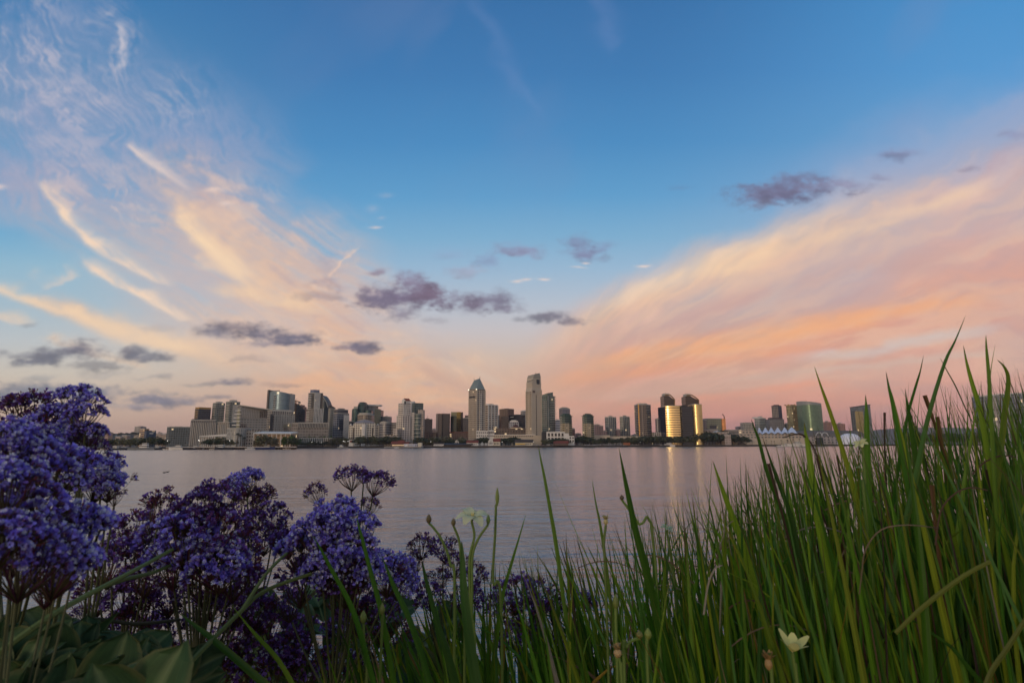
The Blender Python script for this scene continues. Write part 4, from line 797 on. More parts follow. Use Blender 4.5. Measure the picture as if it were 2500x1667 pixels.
fp = flat(1356,1367,1150,18); simple('white striped mid rise squeezed between the slim glass tower and the green roofed tower', fp, 1361, 1026, 1150, fac('stripes', (178,174,176), (90,96,108), 30, 3.6, .98, .5), 'office_block', pmat=WHITE)
fp = flat(1396,1403,1180,16); simple('dark red brown block just right of the left green roofed tower', fp, 1400, 1047, 1180, fac('maroon', (96,66,62), (60,48,48), 3, 3.4, .5, .5), 'office_block')
# --- white waterfront block with large windows
D = 1040; fp = flat(1334,1378,D,22); t = B('waterfront_block', 'white waterfront building with two rows of large dark windows and a stepped roof', fp); z = Zt(1355, 1054, D); blk(t, 'walls', fp, GZ, z, WHITE); windows(t, lp(fp[0], fp[1], .03), lp(fp[0], fp[1], .97), z - 8.6, z - 1.6, 5, 1, .62, .8); windows(t, lp(fp[0], fp[1], .03), lp(fp[0], fp[1], .97), z - 14.5, z - 9, 5, 1, .62, .62); windows(t, lp(fp[0], fp[1], .35), lp(fp[0], fp[1], .97), GZ + 1.5, z - 16, 4, 1, .5, .8)
f2 = flat(1378,1388,D,22); blk(t, 'stair_block', f2, GZ, Zt(1383, 1057.5, D), WHITE); f3 = flat(1388,1401,D,20); z3 = Zt(1394, 1064, D); blk(t, 'low_wing', f3, GZ, z3, WHITE); windows(t, f3[0], f3[1], z3 - 5.5, z3 - 1.2, 2, 1, .55, .7); windows(t, f3[0], f3[1], z3 - 11, z3 - 6.5, 2, 1, .55, .8); cap(t, fp, z, .6, 1.004, CONC)
blk(t, 'dark_annexe', flat(1323,1334,D + 8,20), GZ, Zt(1328, 1054, D), DARK)
m = fac('pinkish_low', (140,112,108), (84,72,74), 3, 3.4, .5, .5)
for p0, p1, yt, lab in ((1451,1463,1037,'grey pink stepped block right of the right green roofed tower'),(1462,1472,1040,'dusty rose apartment block between the green roofed tower and the glass twins'),(1472,1481,1052,'low maroon block at the foot of the left glass twin'),(1505,1513,1049,'narrow grey block in the gap between the glass twins'),(1404,1418,1059,'low grey houses far back between the two green roofed towers')):
    fp = flat(p0, p1, 1220, 18); t, z = simple(lab, fp, (p0 + p1) / 2, yt, 1220, m, 'office_block', ph=2)
# --- glass twins
mt = fac('twin_glass', (122,126,128), (84,94,98), 3.0, 3.4, .72, .7, mirror=.25, vary=.4)
def twin(px0, px1, ytop, D, label):
    fp = corner(px0, px0 + (px1 - px0) * .35, px1, D, k=.5); t, z = simple(label, fp, px0, ytop + 5, D, mt, 'apartment_tower', pmat=CONC); a, c, e, d = fp
    fins(t, c, e, GZ, z, 5, 1.0, .8, CONC, 'piers'); floors(t, a, c, GZ + 10, z, 3.4, .9, CONC, 'ledge', .6)
    for k in (.15, .5, .85):
        q = lp(a, e, k); bb = MB(); pts = [Vector((q[0] - 2.4 + 4.8 * i / 8, q[1], z + 1.4 + 2.6 * math.sin(math.pi * i / 8))) for i in range(9)]; bb.path(pts, [.28] * 9, 4); bb.build('roof_arch', WHITE, t)
    blk(t, 'lift_tower', shrink(fp, .35), z, z + 4, CONC)
twin(1476.5,1503.5,1014,1240,'left of two pale grey glass apartment towers with arched roof frames')
twin(1512.5,1536.5,1013,1250,'right of two pale grey glass apartment towers with arched roof frames')
# --- long low warehouse
fp = flat(1416,1488,1130,40); t = B('low_building', 'long low beige windowless hall behind the waterfront trees', fp); blk(t, 'walls', fp, GZ, Zt(1450, 1063, 1130), PB); blk(t, 'right_wing', flat(1488,1562,1140,40), GZ, Zt(1520, 1064.5, 1140), PB); cap(t, fp, Zt(1450, 1063, 1130), .7, 1.0, CONC)
# --- tower with golden strip
D = 1180; m = fac('rounded_hotel', (126,108,92), (46,42,42), 2.8, 3.4, .58, .5, vary=.5, lit=.01); fp = [XY(1549.5, D + 22), XY(1558, D), XY(1563, D - 3), XY(1578, D), XY(1589.5, D + 18), XY(1589.5, D + 40), XY(1552, D + 40)]
t, z = simple('rounded brown hotel tower with one window strip coloured as a golden sunset glint', fp, 1570, 988, D, m, 'hotel_tower', pmat=CONC); floors(t, fp[0], fp[1], GZ + 6, z, 3.4, .8, CONC, 'ledge', .7, 0); floors(t, fp[3], fp[4], GZ + 6, z, 3.4, .8, CONC, 'ledge', .7, 0)
panel(t, 'sun_glint_strip', lp(fp[1], fp[2], .15), lp(fp[1], fp[2], .55), GZ + 4, z + 1.5, .6, fac('sun_glint_strip', (200,160,100), (236,190,110), 9, 3.4, .98, .72, mirror=.95, vary=.05, rough=.1)); panel(t, 'blank_wall', lp(fp[1], fp[2], .6), lp(fp[2], fp[3], .45), GZ, z, .5, plain('blank_brown', S((142,126,112)), .8, var=.08)); pent(t, fp, z + 1.4, 2.4, .6, CONC)  # sun glint put into the gold colour of the strip
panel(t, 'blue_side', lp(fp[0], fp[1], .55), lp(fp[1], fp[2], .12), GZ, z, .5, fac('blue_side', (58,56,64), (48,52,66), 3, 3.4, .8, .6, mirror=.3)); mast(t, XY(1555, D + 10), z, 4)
m = fac('narrow_white', (156,146,140), (48,46,50), 3.4, 3.5, .55, .6); fp = flat(1604,1619,1200,18); t, z = simple('narrow black and white striped tower left of the mirrored hotel', fp, 1611, 1023, 1200, m, 'apartment_tower', ph=2.5); fins(t, fp[0], fp[1], GZ, z, 4, 1.3, .8, WHITE, 'piers'); blk(t, 'low_wing', flat(1591,1620,1190,16), GZ, Zt(1600, 1055, 1190), fac('low_white_wing', (176,164,152), (70,66,66), 3.2, 3.6, .55, .55))
# --- mirrored hotel with the sun in it
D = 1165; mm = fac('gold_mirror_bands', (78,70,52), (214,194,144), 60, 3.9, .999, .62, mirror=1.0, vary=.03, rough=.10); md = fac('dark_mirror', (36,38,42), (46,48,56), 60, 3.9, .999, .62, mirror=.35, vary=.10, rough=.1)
t = thing('hotel_tower', 'mirror glass hotel slab reflecting the golden sunset, with a dark balcony bay', 'building', (*XY(1660, D), GZ)); z = Zt(1650, 991, D)
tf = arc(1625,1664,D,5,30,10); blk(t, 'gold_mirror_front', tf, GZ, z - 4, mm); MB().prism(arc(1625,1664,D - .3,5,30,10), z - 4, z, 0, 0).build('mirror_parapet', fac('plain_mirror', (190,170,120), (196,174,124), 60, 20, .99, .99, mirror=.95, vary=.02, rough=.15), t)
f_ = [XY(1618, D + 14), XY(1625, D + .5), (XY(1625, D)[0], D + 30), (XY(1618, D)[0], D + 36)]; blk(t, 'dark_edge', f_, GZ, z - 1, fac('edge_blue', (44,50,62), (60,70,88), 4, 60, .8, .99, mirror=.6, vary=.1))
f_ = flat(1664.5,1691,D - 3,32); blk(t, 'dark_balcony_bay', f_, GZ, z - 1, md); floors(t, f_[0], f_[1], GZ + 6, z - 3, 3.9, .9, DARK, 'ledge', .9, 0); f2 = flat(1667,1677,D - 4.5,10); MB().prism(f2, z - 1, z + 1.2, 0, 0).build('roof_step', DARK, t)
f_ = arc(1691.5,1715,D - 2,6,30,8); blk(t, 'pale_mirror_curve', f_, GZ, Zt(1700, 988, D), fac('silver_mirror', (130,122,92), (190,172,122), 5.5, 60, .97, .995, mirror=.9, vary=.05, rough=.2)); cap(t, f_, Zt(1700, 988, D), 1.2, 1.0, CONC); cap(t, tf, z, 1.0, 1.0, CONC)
# twin bronze-topped towers behind
mb = fac('bronze_tower', (86,66,50), (52,44,40), 60, 3.6, .999, .55, mirror=.3, vary=.2); BRZ = plain('bronze_frame', S((126,98,62)), .45, metal=.4, var=.1)
def bronze(px0, px1, ytop, D, pk, label):
    t = thing('hotel_tower', label, 'building', (*XY((px0 + px1) / 2, D), GZ)); pm = px0 + (px1 - px0) * pk; z0_ = Zt(px0, ytop + 8, D); zt = Zt(px0, ytop + 2, D); ze = Zt(px1, ytop + 18, D)
    fp = flat(px0, pm, D, 30); blk(t, 'walls', fp, GZ, z0_, mb); f2 = flat(pm, px1, D, 30); blk(t, 'shoulder', f2, GZ, [z0_, ze, ze, z0_], mb, DARK)
    prof = [(px0 + .5, ytop + 5), (pm, ytop + 4), (pm + (px1 - pm) * .55, ytop + 10), (px1, ytop + 17), (px1, 1060)]
    b = MB()
    for (x0, y0), (x1, y1) in zip(prof, prof[1:]):
        a, c = P(x0, y0, D - 1), P(x1, y1, D - 1); d = (c - a); n_ = Vector((-d.z, 0, d.x)).normalized() * 2.6 if abs(d.x) > 1e-3 else Vector((2.6, 0, 0)); n_ = -n_ if n_.z > 0 or (abs(n_.z) < .3 and n_.x > 0) else n_
        b.face([a, c, c + n_, a + n_]); b.face([a + Vector((0, 6, 0)), c + Vector((0, 6, 0)), c, a])
    b.build('bronze_frame', BRZ, t); pn = flat(px0 + 1, pm - .5, D + 3, 20); MB().prism(pn, z0_, zt, 0, 0).build('plant_room', CONC, t)
    for k in range(4): q = lp(pn[0], pn[1], k / 3); mast(t, q, zt, 1.5 + (k % 2), .25)
bronze(1623,1648,958,1230,.5,'left of the twin bronze framed tower tops rising behind the mirrored hotel')
bronze(1676,1707,959,1230,.42,'right of the twin bronze framed tower tops rising behind the mirrored hotel')
# --- right of the hotel
D = 1300; m = fac('sage_office', (136,134,112), (118,122,104), 3.4, 3.8, .7, .6, mirror=.25, vary=.2); fp = flat(1724,1761,D,30); t, z = simple('wide sage green office block with a dark reflection and an orange edge', fp, 1742, 1022.5, D, m, 'office_block', pmat=CONC, ph=1.5); panel(t, 'dark_reflection_panel', XY(1731, D), XY(1749, D), GZ, Zt(1740, 1038, D), .6, fac('dk_reflection', (40,46,56), (44,52,64), 4, 4, .9, .85, mirror=.3)); f_ = flat(1761,1770.5,D - 2,30); blk(t, 'orange_edge', f_, GZ, Zt(1766, 1022, D), fac('orange_edge', (178,126,84), (214,150,92), 5, 3.8, .7, .9, mirror=.6, vary=.2))  # dark reflection in the facade painted as a panel of its own
jx = XY(1768, 1340); t = thing('tower_crane', 'small luffing crane jib leaning left above the sage green office', 'crane', (*jx, GZ)); zb = Zt(1768, 1016, 1340); bb = MB(); lattice(bb, (*jx, GZ), (*jx, zb), 1.6, 12); bb.build('mast', YEL, t); bb = MB(); lattice(bb, (*jx, zb), P(1763.5, 1010.5, 1340), 1.2, 5); bb.build('jib', YEL, t)
fp = flat(1717,1724,1290,18); simple('small grey pink block touching the mirrored hotel on its right', fp, 1720, 1026, 1290, fac('touching', (136,118,112), (90,82,82), 3, 3.4, .5, .5), 'office_block')
MALL = fac('mall_beige', (170,150,136), (130,114,106), 5, 4, .4, .4)
for p0, p1, yt, D, lab in ((1718,1750,1049,1230,'flat roofed beige hall behind the big dark trees'),(1746,1776,1056,1180,'beige hall with a shallow white vaulted roof'),(1766,1781,1062,1150,'blank cream box building beside the lone palm'),(1776,1800,1050,1240,'grey pink car park block left of the terraced hall')):
    fp = flat(p0, p1, D, 26); t, z = simple(lab, fp, (p0 + p1) / 2, yt, D, MALL, 'low_building', pmat=CONC)
    if 'vaulted' in lab:
        bb = MB(); A = [lp(fp[0], fp[1], i / 8) for i in range(9)]; Bk = [lp(fp[3], fp[2], i / 8) for i in range(9)]
        for i in range(8):
            h0, h1 = 3.2 * math.sin(math.pi * i / 8), 3.2 * math.sin(math.pi * (i + 1) / 8); bb.face([(*A[i], z + 1.4 + h0), (*A[i + 1], z + 1.4 + h1), (*Bk[i + 1], z + 1.4 + h1), (*Bk[i], z + 1.4 + h0)])
        bb.build('vaulted_roof', WHITE, t)
# background right-hand towers
m = fac('cream_mid', (166,156,138), (84,80,78), 3, 3.4, .5, .55)
for p0, p1, yt, D, nm, lab in ((1814,1839,1032.5,1450,'apartment_block','cream balcony block left of the white sails'),(1801,1813,1042,1500,'apartment_block','low grey block at the far left end of the terraced hall skyline'),(1868,1878,1030,1500,'apartment_block','sage grey block between the pale stepped block and the brown topped tower'),(1913,1925,1036,1500,'apartment_block','dark red low block beside the sage gold tower'),(1925,1943,1033,1480,'office_block','grey block at the foot of the sage gold tower'),(1943,1962,1028,1470,'office_block','grey pink block between the sage gold tower and the curved green glass one')):
    fp = flat(p0, p1, D, 22); t, z = simple(lab, fp, (p0 + p1) / 2, yt, D, m if 'cream' in lab or 'sage' in lab else fac('mid_' + str(p0), (130,114,112) if 'red' not in lab else (104,66,60), (84,78,82), 3.2, 3.5, .5, .5), nm, ph=2)
fp = corner(1841,1853,1869,1480, k=.5); t, z = simple('pale grey stepped apartment block above the first white sail', fp, 1853, 1021, 1480, fac('pale_step', (160,158,146), (90,96,96), 3.2, 3.4, .6, .55, vary=.6), 'apartment_block', pmat=WHITE); blk(t, 'upper_step', flat(1842,1862,1486,16), z, Zt(1852, 1017.5, 1480), WHITE); blk(t, 'lift_house', flat(1855,1860,1488,10), z, Zt(1857, 1015.5, 1480), CONC)
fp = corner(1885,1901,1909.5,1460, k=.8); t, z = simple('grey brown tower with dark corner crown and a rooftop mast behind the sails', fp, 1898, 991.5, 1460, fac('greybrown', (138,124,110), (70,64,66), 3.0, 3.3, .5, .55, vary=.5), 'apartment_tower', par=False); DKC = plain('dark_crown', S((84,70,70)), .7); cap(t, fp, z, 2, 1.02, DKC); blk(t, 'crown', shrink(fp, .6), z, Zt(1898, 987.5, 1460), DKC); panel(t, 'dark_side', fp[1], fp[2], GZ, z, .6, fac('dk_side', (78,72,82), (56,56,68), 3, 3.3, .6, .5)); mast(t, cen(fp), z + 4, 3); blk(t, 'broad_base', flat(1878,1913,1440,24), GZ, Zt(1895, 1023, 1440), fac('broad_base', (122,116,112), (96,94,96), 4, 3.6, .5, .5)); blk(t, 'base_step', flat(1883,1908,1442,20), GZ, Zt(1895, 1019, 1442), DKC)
fp = corner(1921,1936,1951,1420, k=.6); t, z = simple('sage gold balcony tower with a jagged crown, left of the curved green glass tower', fp, 1936, 990, 1420, fac('sagegold', (132,122,88), (104,100,74), 3.0, 3.3, .6, .6, mirror=.3, vary=.9, lit=.04), 'apartment_tower', pmat=OCH); floors(t, fp[1], fp[2], GZ + 25, z, 3.3, 1.1, OCH, 'balcony', .7)
for k in range(5): q = lp(fp[0], fp[2], k / 4); MB().box((q[0], q[1] + 3, z + 2), (2.4, 4, 3 + (k % 2) * 1.5)).build('crown_post', OCH, t)
D = 1380; m = fac('curved_green_glass', (96,116,96), (104,126,102), 4.4, 3.7, .93, .8, mirror=.62, vary=.14, rough=.28); fp = arc(1959,2008,D,18,24,12); zl, zr = Zt(1960, 989, D), Zt(2006, 989, D)
t = B('hotel_tower', 'broad curved green glass tower with a slanted pale parapet, behind the grass', fp); blk(t, 'curved_glass', fp, GZ, zl, m); q0, q1 = Zt(1960, 979, D), Zt(2006, 984.5, D); tops = [q0 + (q1 - q0) * i / 12 for i in range(13)] + [q1, q0]; MB().prism(fp, zl, tops, 0, 0).build('parapet', plain('pale_parapet', S((150,148,140)), .5, var=.08), t)
for k in (3, 6, 9): mast(t, fp[k], tops[k], 2.5, .3)
for p0, p1, yt, lab in ((2017,2029,1029.5,'dark tan paired slab right of the curved green glass tower'),(2048,2061,1034,'plain tan block standing alone right of the tan paired slab')):
    fp = flat(p0, p1, 1700, 20); t, z = simple(lab, fp, (p0 + p1) / 2, yt, 1700, fac('tan_' + str(p0), (160,118,98), (120,90,78), 4, 3.5, .4, .4), 'apartment_block', par=False); blk(t, 'rear_slab', flat(p0 + 1, p0 + 4, 1705, 12), z, z + 3, CONC); 
D = 1420; m = fac('gold_white_grid', (168,156,120), (206,180,118), 3.4, 3.6, .8, .85, mirror=.6, vary=.15); fp = corner(2078,2088,2112,D, k=.7); t = B('office_tower', 'two part tower with a gold front and a higher dark curved roof, behind grass', fp); z = Zt(2092, 1003.5, D); bb = MB(); bb.prism(fp, GZ, z, 0, 1); bb.m[0] = 2; md2 = fac('grey_grid', (110,108,104), (60,62,64), 3, 3.6, .6, .6); bb.build('gold_front', [m, ROOF, md2], t); f_ = flat(2092,2127,D + 14,26); z0_, z1_ = Zt(2092, 992.5, D), Zt(2126, 987.5, D); blk(t, 'rear_tower', f_, GZ, [z0_, z1_, z1_, z0_], fac('rear_grid', (120,122,118), (74,84,90), 3.2, 3.6, .7, .6)); MB().prism(shrink(f_, 1.06), [z0_, z1_, z1_, z0_], [z0_ + 1.2, z1_ + 1.6, z1_ + 1.6, z0_ + 1.2], 0, 0, bottom=True).build('curved_roof', DARK, t)
# --- far right hotel, curved white frame
D = 1400; m = fac('white_frame_glass', (196,196,196), (92,98,108), 6.6, 7.2, .84, .86, mirror=.3, vary=.35); fp = arc(2400,2530,D,26,26,14); t = B('hotel_tower', 'huge curved grey glass hotel with white grid frame at the right edge behind grass', fp); tops = [Zt(2393 + (2520 - 2393) * i / 14, 968 - 7 * i / 14, D) for i in range(15)]; tops += [tops[-1], tops[0]]; blk(t, 'curved_front', fp, GZ, tops, m)
for i in range(14): fins(t, fp[i], fp[i + 1], GZ, (tops[i] + tops[i + 1]) / 2, 2, .6, .6, WHITE, 'white_mullions')
MB().prism(shrink(fp, 1.006), [v - .1 for v in tops], [v + 2.4 for v in tops], 0, 0, bottom=True).build('crown_band', WHITE, t); blk(t, 'podium', flat(2350,2520,D - 40,30), GZ, Zt(2430, 1070, D - 40), fac('podium_hilton', (150,146,142), (100,102,106), 4, 4, .6, .5))
for p0, p1, yt, D, lab in ((2228,2251,1044,2400,'square grey block above the headland trees, seen between grass blades'),(2285,2309,1050,2400,'low white and grey block on the headland right of the square grey one')):
    fp = flat(p0, p1, D, 30); t, z = simple(lab, fp, (p0 + p1) / 2, yt, D, fac('headland_' + str(p0), (128,116,120), (92,86,94), 4, 3.8, .5, .5), 'office_block', ph=2)
# --- convention hall with sails
D = 1180; TC = fac('terraced_hall', (176,156,136), (96,104,100), 7, 4.2, .5, .45, vary=.4, lit=.03); fp = flat(1786,1964,D,60); t = B('convention_hall', 'long terraced beige hall with slanting buttresses below the white sails', fp); z = Zt(1880, 1060, D); blk(t, 'lower_storeys', fp, GZ, z, TC); f_ = flat(1800,1846,D + 10,50); blk(t, 'upper_storeys', f_, z, Zt(1820, 1049, D), TC); f_ = flat(1846,1946,D + 10,50); z2 = Zt(1880, 1058, D); blk(t, 'upper_storeys', f_, z, z2, TC); f3 = flat(1784,1964,D - 9,8); blk(t, 'terrace', f3, GZ, Zt(1880, 1070, D), PB)
for i in range(11):
    a = XY(1806 + i * 14, D - 10); w = 2.6; bb = MB(); y0 = a[1]
    for sgn in (0,):
        q = [(a[0], y0, GZ), (a[0] + w, y0, GZ), (a[0] + w + 6, y0 + 22, z2), (a[0] + 6, y0 + 22, z2)]; q2 = [(x, yv + 5, zz) for x, yv, zz in q]
        bb.face(q); bb.face([q[0], q[3], q2[3], q2[0]]); bb.face([q[1], q2[1], q2[2], q[2]])
    bb.build('buttress', PB, t)
# sails: a row of peaked tent roofs
SAIL = plain('white_sailcloth', S((226,224,228)), .7, var=.04)
t = thing('sail_canopy', 'row of white peaked tent sails along the roof of the terraced hall', 'canopy', (*XY(1897, D + 10), z2))
pk = [1851,1866,1880,1896,1913,1930]; n = len(pk)
for i, p_ in enumerate(pk):
    e0 = p_ - 4 if i == 0 else (pk[i - 1] + p_) / 2 - 1; e1 = (p_ + pk[i + 1]) / 2 if i < n - 1 else 1947
    bb = MB(); fr, bk = D + 4, D + 46; N_ = 8
    def sp_(u, v):
        px = e0 + (e1 - e0) * u; rid = abs(u - (p_ - e0) / (e1 - e0)); r = max(0, 1 - rid * 1.55); zz = Zt(px, 1057.5 + 2.5 * (1 - v), D) + 2 * v + (r ** 1.35) * 12.5 * (.35 + .65 * v ** .7)
        q = XY(px, fr + (bk - fr) * v); return (q[0], q[1], zz)
    for a in range(N_):
        for c in range(4): bb.face([sp_(a / N_, c / 4), sp_((a + 1) / N_, c / 4), sp_((a + 1) / N_, (c + 1) / 4), sp_(a / N_, (c + 1) / 4)])
    bb.build('sail', SAIL, t, smooth=True, merge=True)
    pm_ = XY(p_, D + 30); MB().tube((*pm_, z2), (*pm_, Zt(p_, 1041.5, D)), .5, .25, 5).build('sail_mast', WHITE, t)
# glass barrel-roofed wing of the hall
D = 1190; fp = flat(1946,2110,D,50); t = B('convention_hall', 'grey barrel roofed wing with round arched gables right of the white sails', fp); z = Zt(2030, 1066, D); blk(t, 'walls', fp, GZ, z, fac('barrel_wall', (170,156,146), (96,96,98), 8, 5, .4, .5, lit=.02)); GR = plain('grey_barrel_roof', S((112,102,92)), .9, spec=.1, var=.1, scale=.05)
bb = MB(); A = [(fp[0], fp[1])]; hs = [(0, 0), (6, 5), (16, 9.5), (30, 12.5), (50, 13.5)]
for (d0, h0), (d1, h1) in zip(hs, hs[1:]): bb.face([(fp[0][0], fp[0][1] + d0, z + h0), (fp[1][0], fp[1][1] + d0, z + h0), (fp[1][0], fp[1][1] + d1, z + h1), (fp[0][0], fp[0][1] + d1, z + h1)])
bb.build('barrel_roof', GR, t)
for p_ in (2000, 2014):
    c_ = P(p_, 1064, D - 2); bb = MB(); pts = [c_ + Vector((6.5 * math.cos(math.pi * k / 12), 0, 7 * math.sin(math.pi * k / 12))) for k in range(13)]; bb.path(pts, [.7] * 13, 5); bb.build('arched_gable', WHITE, t)
MB().prism(flat(1989,2004,D - 8,6), GZ, Zt(1996, 1068, D), 0, 0).build('dark_loading_bay', DARK, t)
# shell-like white concert tent
c_ = P(2081, 1078, 1150); t = thing('concert_shell', 'big white domed tent on the waterfront half hidden by grass', 'tent', (c_.x, c_.y, GZ)); bb = MB(); W2 = (P(2111, 1070, 1150).x - P(2050, 1070, 1150).x) / 2; H_ = Zt(2081, 1057.5, 1150) - GZ
for i in range(12):
    for k in range(6):
        def dp(i, k): a = math.pi * i / 12; r = math.cos(math.pi / 2 * k / 6) ** .8; h = math.sin(math.pi / 2 * k / 6); return (c_.x - W2 * r * math.cos(a), c_.y + 8 - W2 * .6 * r * math.sin(a), GZ + H_ * h)
        bb.face([dp(i, k), dp(i + 1, k), dp(i + 1, k + 1), dp(i, k + 1)])
        def dq(i, k): a = -math.pi * i / 12; r = math.cos(math.pi / 2 * k / 6) ** .8; h = math.sin(math.pi / 2 * k / 6); return (c_.x - W2 * r * math.cos(a), c_.y + 8 - W2 * .6 * r * math.sin(a), GZ + H_ * h)
        bb.face([dq(i + 1, k), dq(i, k), dq(i, k + 1), dq(i + 1, k + 1)])
bb.build('tent_skin', SAIL, t, smooth=True, merge=True)
bb = MB()
for k in range(9): a = -math.pi * (k + .5) / 9; bb.tube((c_.x - W2 * 1.02 * math.cos(a), c_.y + 8 - W2 * .62 * math.sin(a) * -1 * -1, GZ), (c_.x, c_.y + 8, GZ + H_ + .2), .25, n=4)
bb.build('ribs', WHITE, t)
# ------------------------------------------------------------------ trees, boats, lamps, cars and houses on the far shore
rng = random.Random(21)
def shoreD(px): return float(np.interp(px, [s[0] for s in shore], [s[1] for s in shore]))
def leaf_mat(name, c, tr=.25):
    m, nt, p = new_mat(name); N = nt.nodes; L = nt.links
    at = N.new('ShaderNodeAttribute'); at.attribute_name = 'tint'
    mx = N.new('ShaderNodeVectorMath'); mx.operation = 'MULTIPLY'; mx.inputs[1].default_value = S(c)[:3]
    L.new(at.outputs['Color'], mx.inputs[0]); L.new(mx.outputs[0], p.inputs['Base Color']); p.inputs['Roughness'].default_value = .6; p.inputs['Specular IOR Level'].default_value = .2
    return m
def crown(rx, rz, zc, n, lumps, seed, leaf=1.0):
    """many small leaf clumps through an uneven volume"""
    r = random.Random(seed); b = MB(); cols = []
    L = [(r.gauss(0, .45) * rx, r.gauss(0, .45) * rx, zc + r.gauss(0, .38) * rz, r.uniform(.40, .62)) for _ in range(lumps)]
    for i in range(n):
        lx, ly, lz, lr = r.choice(L)
        d = Vector((r.gauss(0, 1), r.gauss(0, 1), r.gauss(0, 1))).normalized() * (r.random() ** .35)
        c = Vector((lx + d.x * rx * lr, ly + d.y * rx * lr, lz + d.z * rz * lr))
        nrm = (d + Vector((r.gauss(0, .5), r.gauss(0, .5), r.gauss(0, .5)))).normalized(); a = nrm.orthogonal().normalized(); q = nrm.cross(a); s = leaf * r.uniform(.5, 1.15)
        k = r.uniform(.55, 1.5)
        b.face([c + a * s, c + q * s * .8, c - a * s, c - q * s * .8]); cols += [(k, k * r.uniform(.9, 1.1), k * .9, 1)] * 4
    return b, cols
BARK = plain('bark', S((78,66,54)), .9, var=.3)
M_LEAF = [leaf_mat('dark_foliage', (54,62,44)), leaf_mat('olive_foliage', (84,84,58)), leaf_mat('grey_foliage', (104,98,82)), leaf_mat('fresh_foliage', (66,92,42))]
def tree_proto(name, h, rx, mat, seed, trunk=.3, n=420, lumps=9):
    t = bpy.data.objects.new(name, None); COL.objects.link(t); t.location = (0, 0, 0)
    b, c = crown(rx, h * (1 - trunk) / 2 * 1.15, h * (trunk + (1 - trunk) / 2), n, lumps, seed, leaf=h * .085); b.build('crown', mat, t, colors=c)
    r = random.Random(seed); b = MB(); b.path([(0, 0, -.3), (r.uniform(-.2, .2), 0, h * trunk * .6), (0, r.uniform(-.2, .2), h * trunk * 1.3)], [h * .035, h * .028, h * .02], 6)
    for k in range(4): a = k * 1.57 + r.random(); b.tube((0, 0, h * trunk), (math.cos(a) * rx * .6, math.sin(a) * rx * .6, h * (trunk + .3)), h * .016, h * .006, 5)
    b.build('trunk', BARK, t); note_parts(t); return t
def palm_proto(name, h, seed):
    t = bpy.data.objects.new(name, None); COL.objects.link(t); r = random.Random(seed); b = MB()
    b.path([(0, 0, -.3), (.15, 0, h * .4), (.25, .1, h * .75), (.2, .1, h)], [.34, .26, .22, .2], 6); b.build('trunk', BARK, t)
    b = MB(); cols = []
    for i in range(26):
        a = r.uniform(0, 6.28); up = r.uniform(-.5, 1.0); L = r.uniform(2.0, 2.8); p = Vector((.2, .1, h)); d = Vector((math.cos(a), math.sin(a), up)).normalized(); s = Vector((-math.sin(a), math.cos(a), 0)) * .35; k = r.uniform(.6, 1.4)
        for j in range(4):
            q = p + d * (L / 4); w0, w1 = 1 - j / 5, 1 - (j + 1) / 5; b.face([p - s * w0, p + s * w0, q + s * w1, q - s * w1]); cols += [(k, k, k, 1)] * 4; p = q; d = (d + Vector((0, 0, -.32))).normalized()
    b.build('crown', M_LEAF[0], t, colors=cols); note_parts(t); return t
protos = {'dark': tree_proto('round_tree', 9, 4.6, M_LEAF[0], 1, .22), 'olive': tree_proto('round_tree', 9, 4.4, M_LEAF[1], 2, .25), 'grey': tree_proto('round_tree', 9, 5.0, M_LEAF[2], 3, .2), 'fresh': tree_proto('round_tree', 9, 4.4, M_LEAF[3], 4, .2), 'slim': tree_proto('slender_tree', 10, 2.6, M_LEAF[0], 5, .3, 300, 6), 'pine': tree_proto('pine_tree', 12, 3.6, M_LEAF[0], 6, .45, 300, 6), 'palm': palm_proto('palm_tree', 9, 7)}
for o in protos.values(): o['category'] = 'tree'
used = set()
def plant(kind, px, D, h, label, group, zoff=0.0):
    src = protos[kind]; base = 12 if kind == 'pine' else (10 if kind in ('slim', 'palm') else 9); x, y = XY(px, D, 1085); k = h / base
    loc = (x, y, GZ + zoff); rz = rng.uniform(0, 6.28); sc = (k * rng.uniform(.9, 1.2), k * rng.uniform(.9, 1.2), k)
    if kind not in used:
        used.add(kind); o = src; o.location = loc; o.rotation_euler = (0, 0, rz); o.scale = sc; o['label'] = label; o['group'] = group; return o
    return copy_tree(src, loc, rz, sc, label, group)
def row(kind, p0, p1, n, off, h, label, group, jitter=.5, zoff=0.0, D=None):
    for i in range(n):
        px = p0 + (p1 - p0) * (i + .5 + rng.uniform(-jitter, jitter)) / n; d = (D or shoreD(px)) + off + rng.uniform(-6, 6) * (1 if off > 12 else .5)
        plant(kind if not isinstance(kind, list) else rng.choice(kind), px, d, h * (1.3 if zoff == 0 else 1) * rng.uniform(.75, 1.25), label, group, zoff)
row(['dark','pine'], 228, 330, 14, 0, 16, 'dark tree of the wooded skyline on the hill at the far left', 'trees along the hill top', zoff=44, D=2480)
row(['dark','pine','olive'], 335, 412, 14, 0, 17, 'dark tree on the hill top behind the blue and ochre blocks', 'trees behind the blue office box', zoff=42, D=2480)
row(['dark','olive'], 268, 412, 20, 46, 8.5, 'dark bushy tree in the band behind the fishing boats', 'trees behind the fishing harbour')
row(['olive','dark'], 500, 565, 9, 60, 8, 'olive tree in front of the long grey slab hotel', 'trees in front of the grey slab hotel')
row('palm', 572, 600, 4, 60, 11, 'palm in front of the low curved grey office', 'palms by the low curved office')
row(['olive','grey'], 626, 672, 8, 40, 9, 'tall pale olive tree in front of the cream lit pavilion', 'trees in front of the cream pavilion')
row(['fresh','dark'], 690, 728, 7, 40, 8, 'fresh green tree at the right end of the cream pavilion', 'trees at the end of the pier')
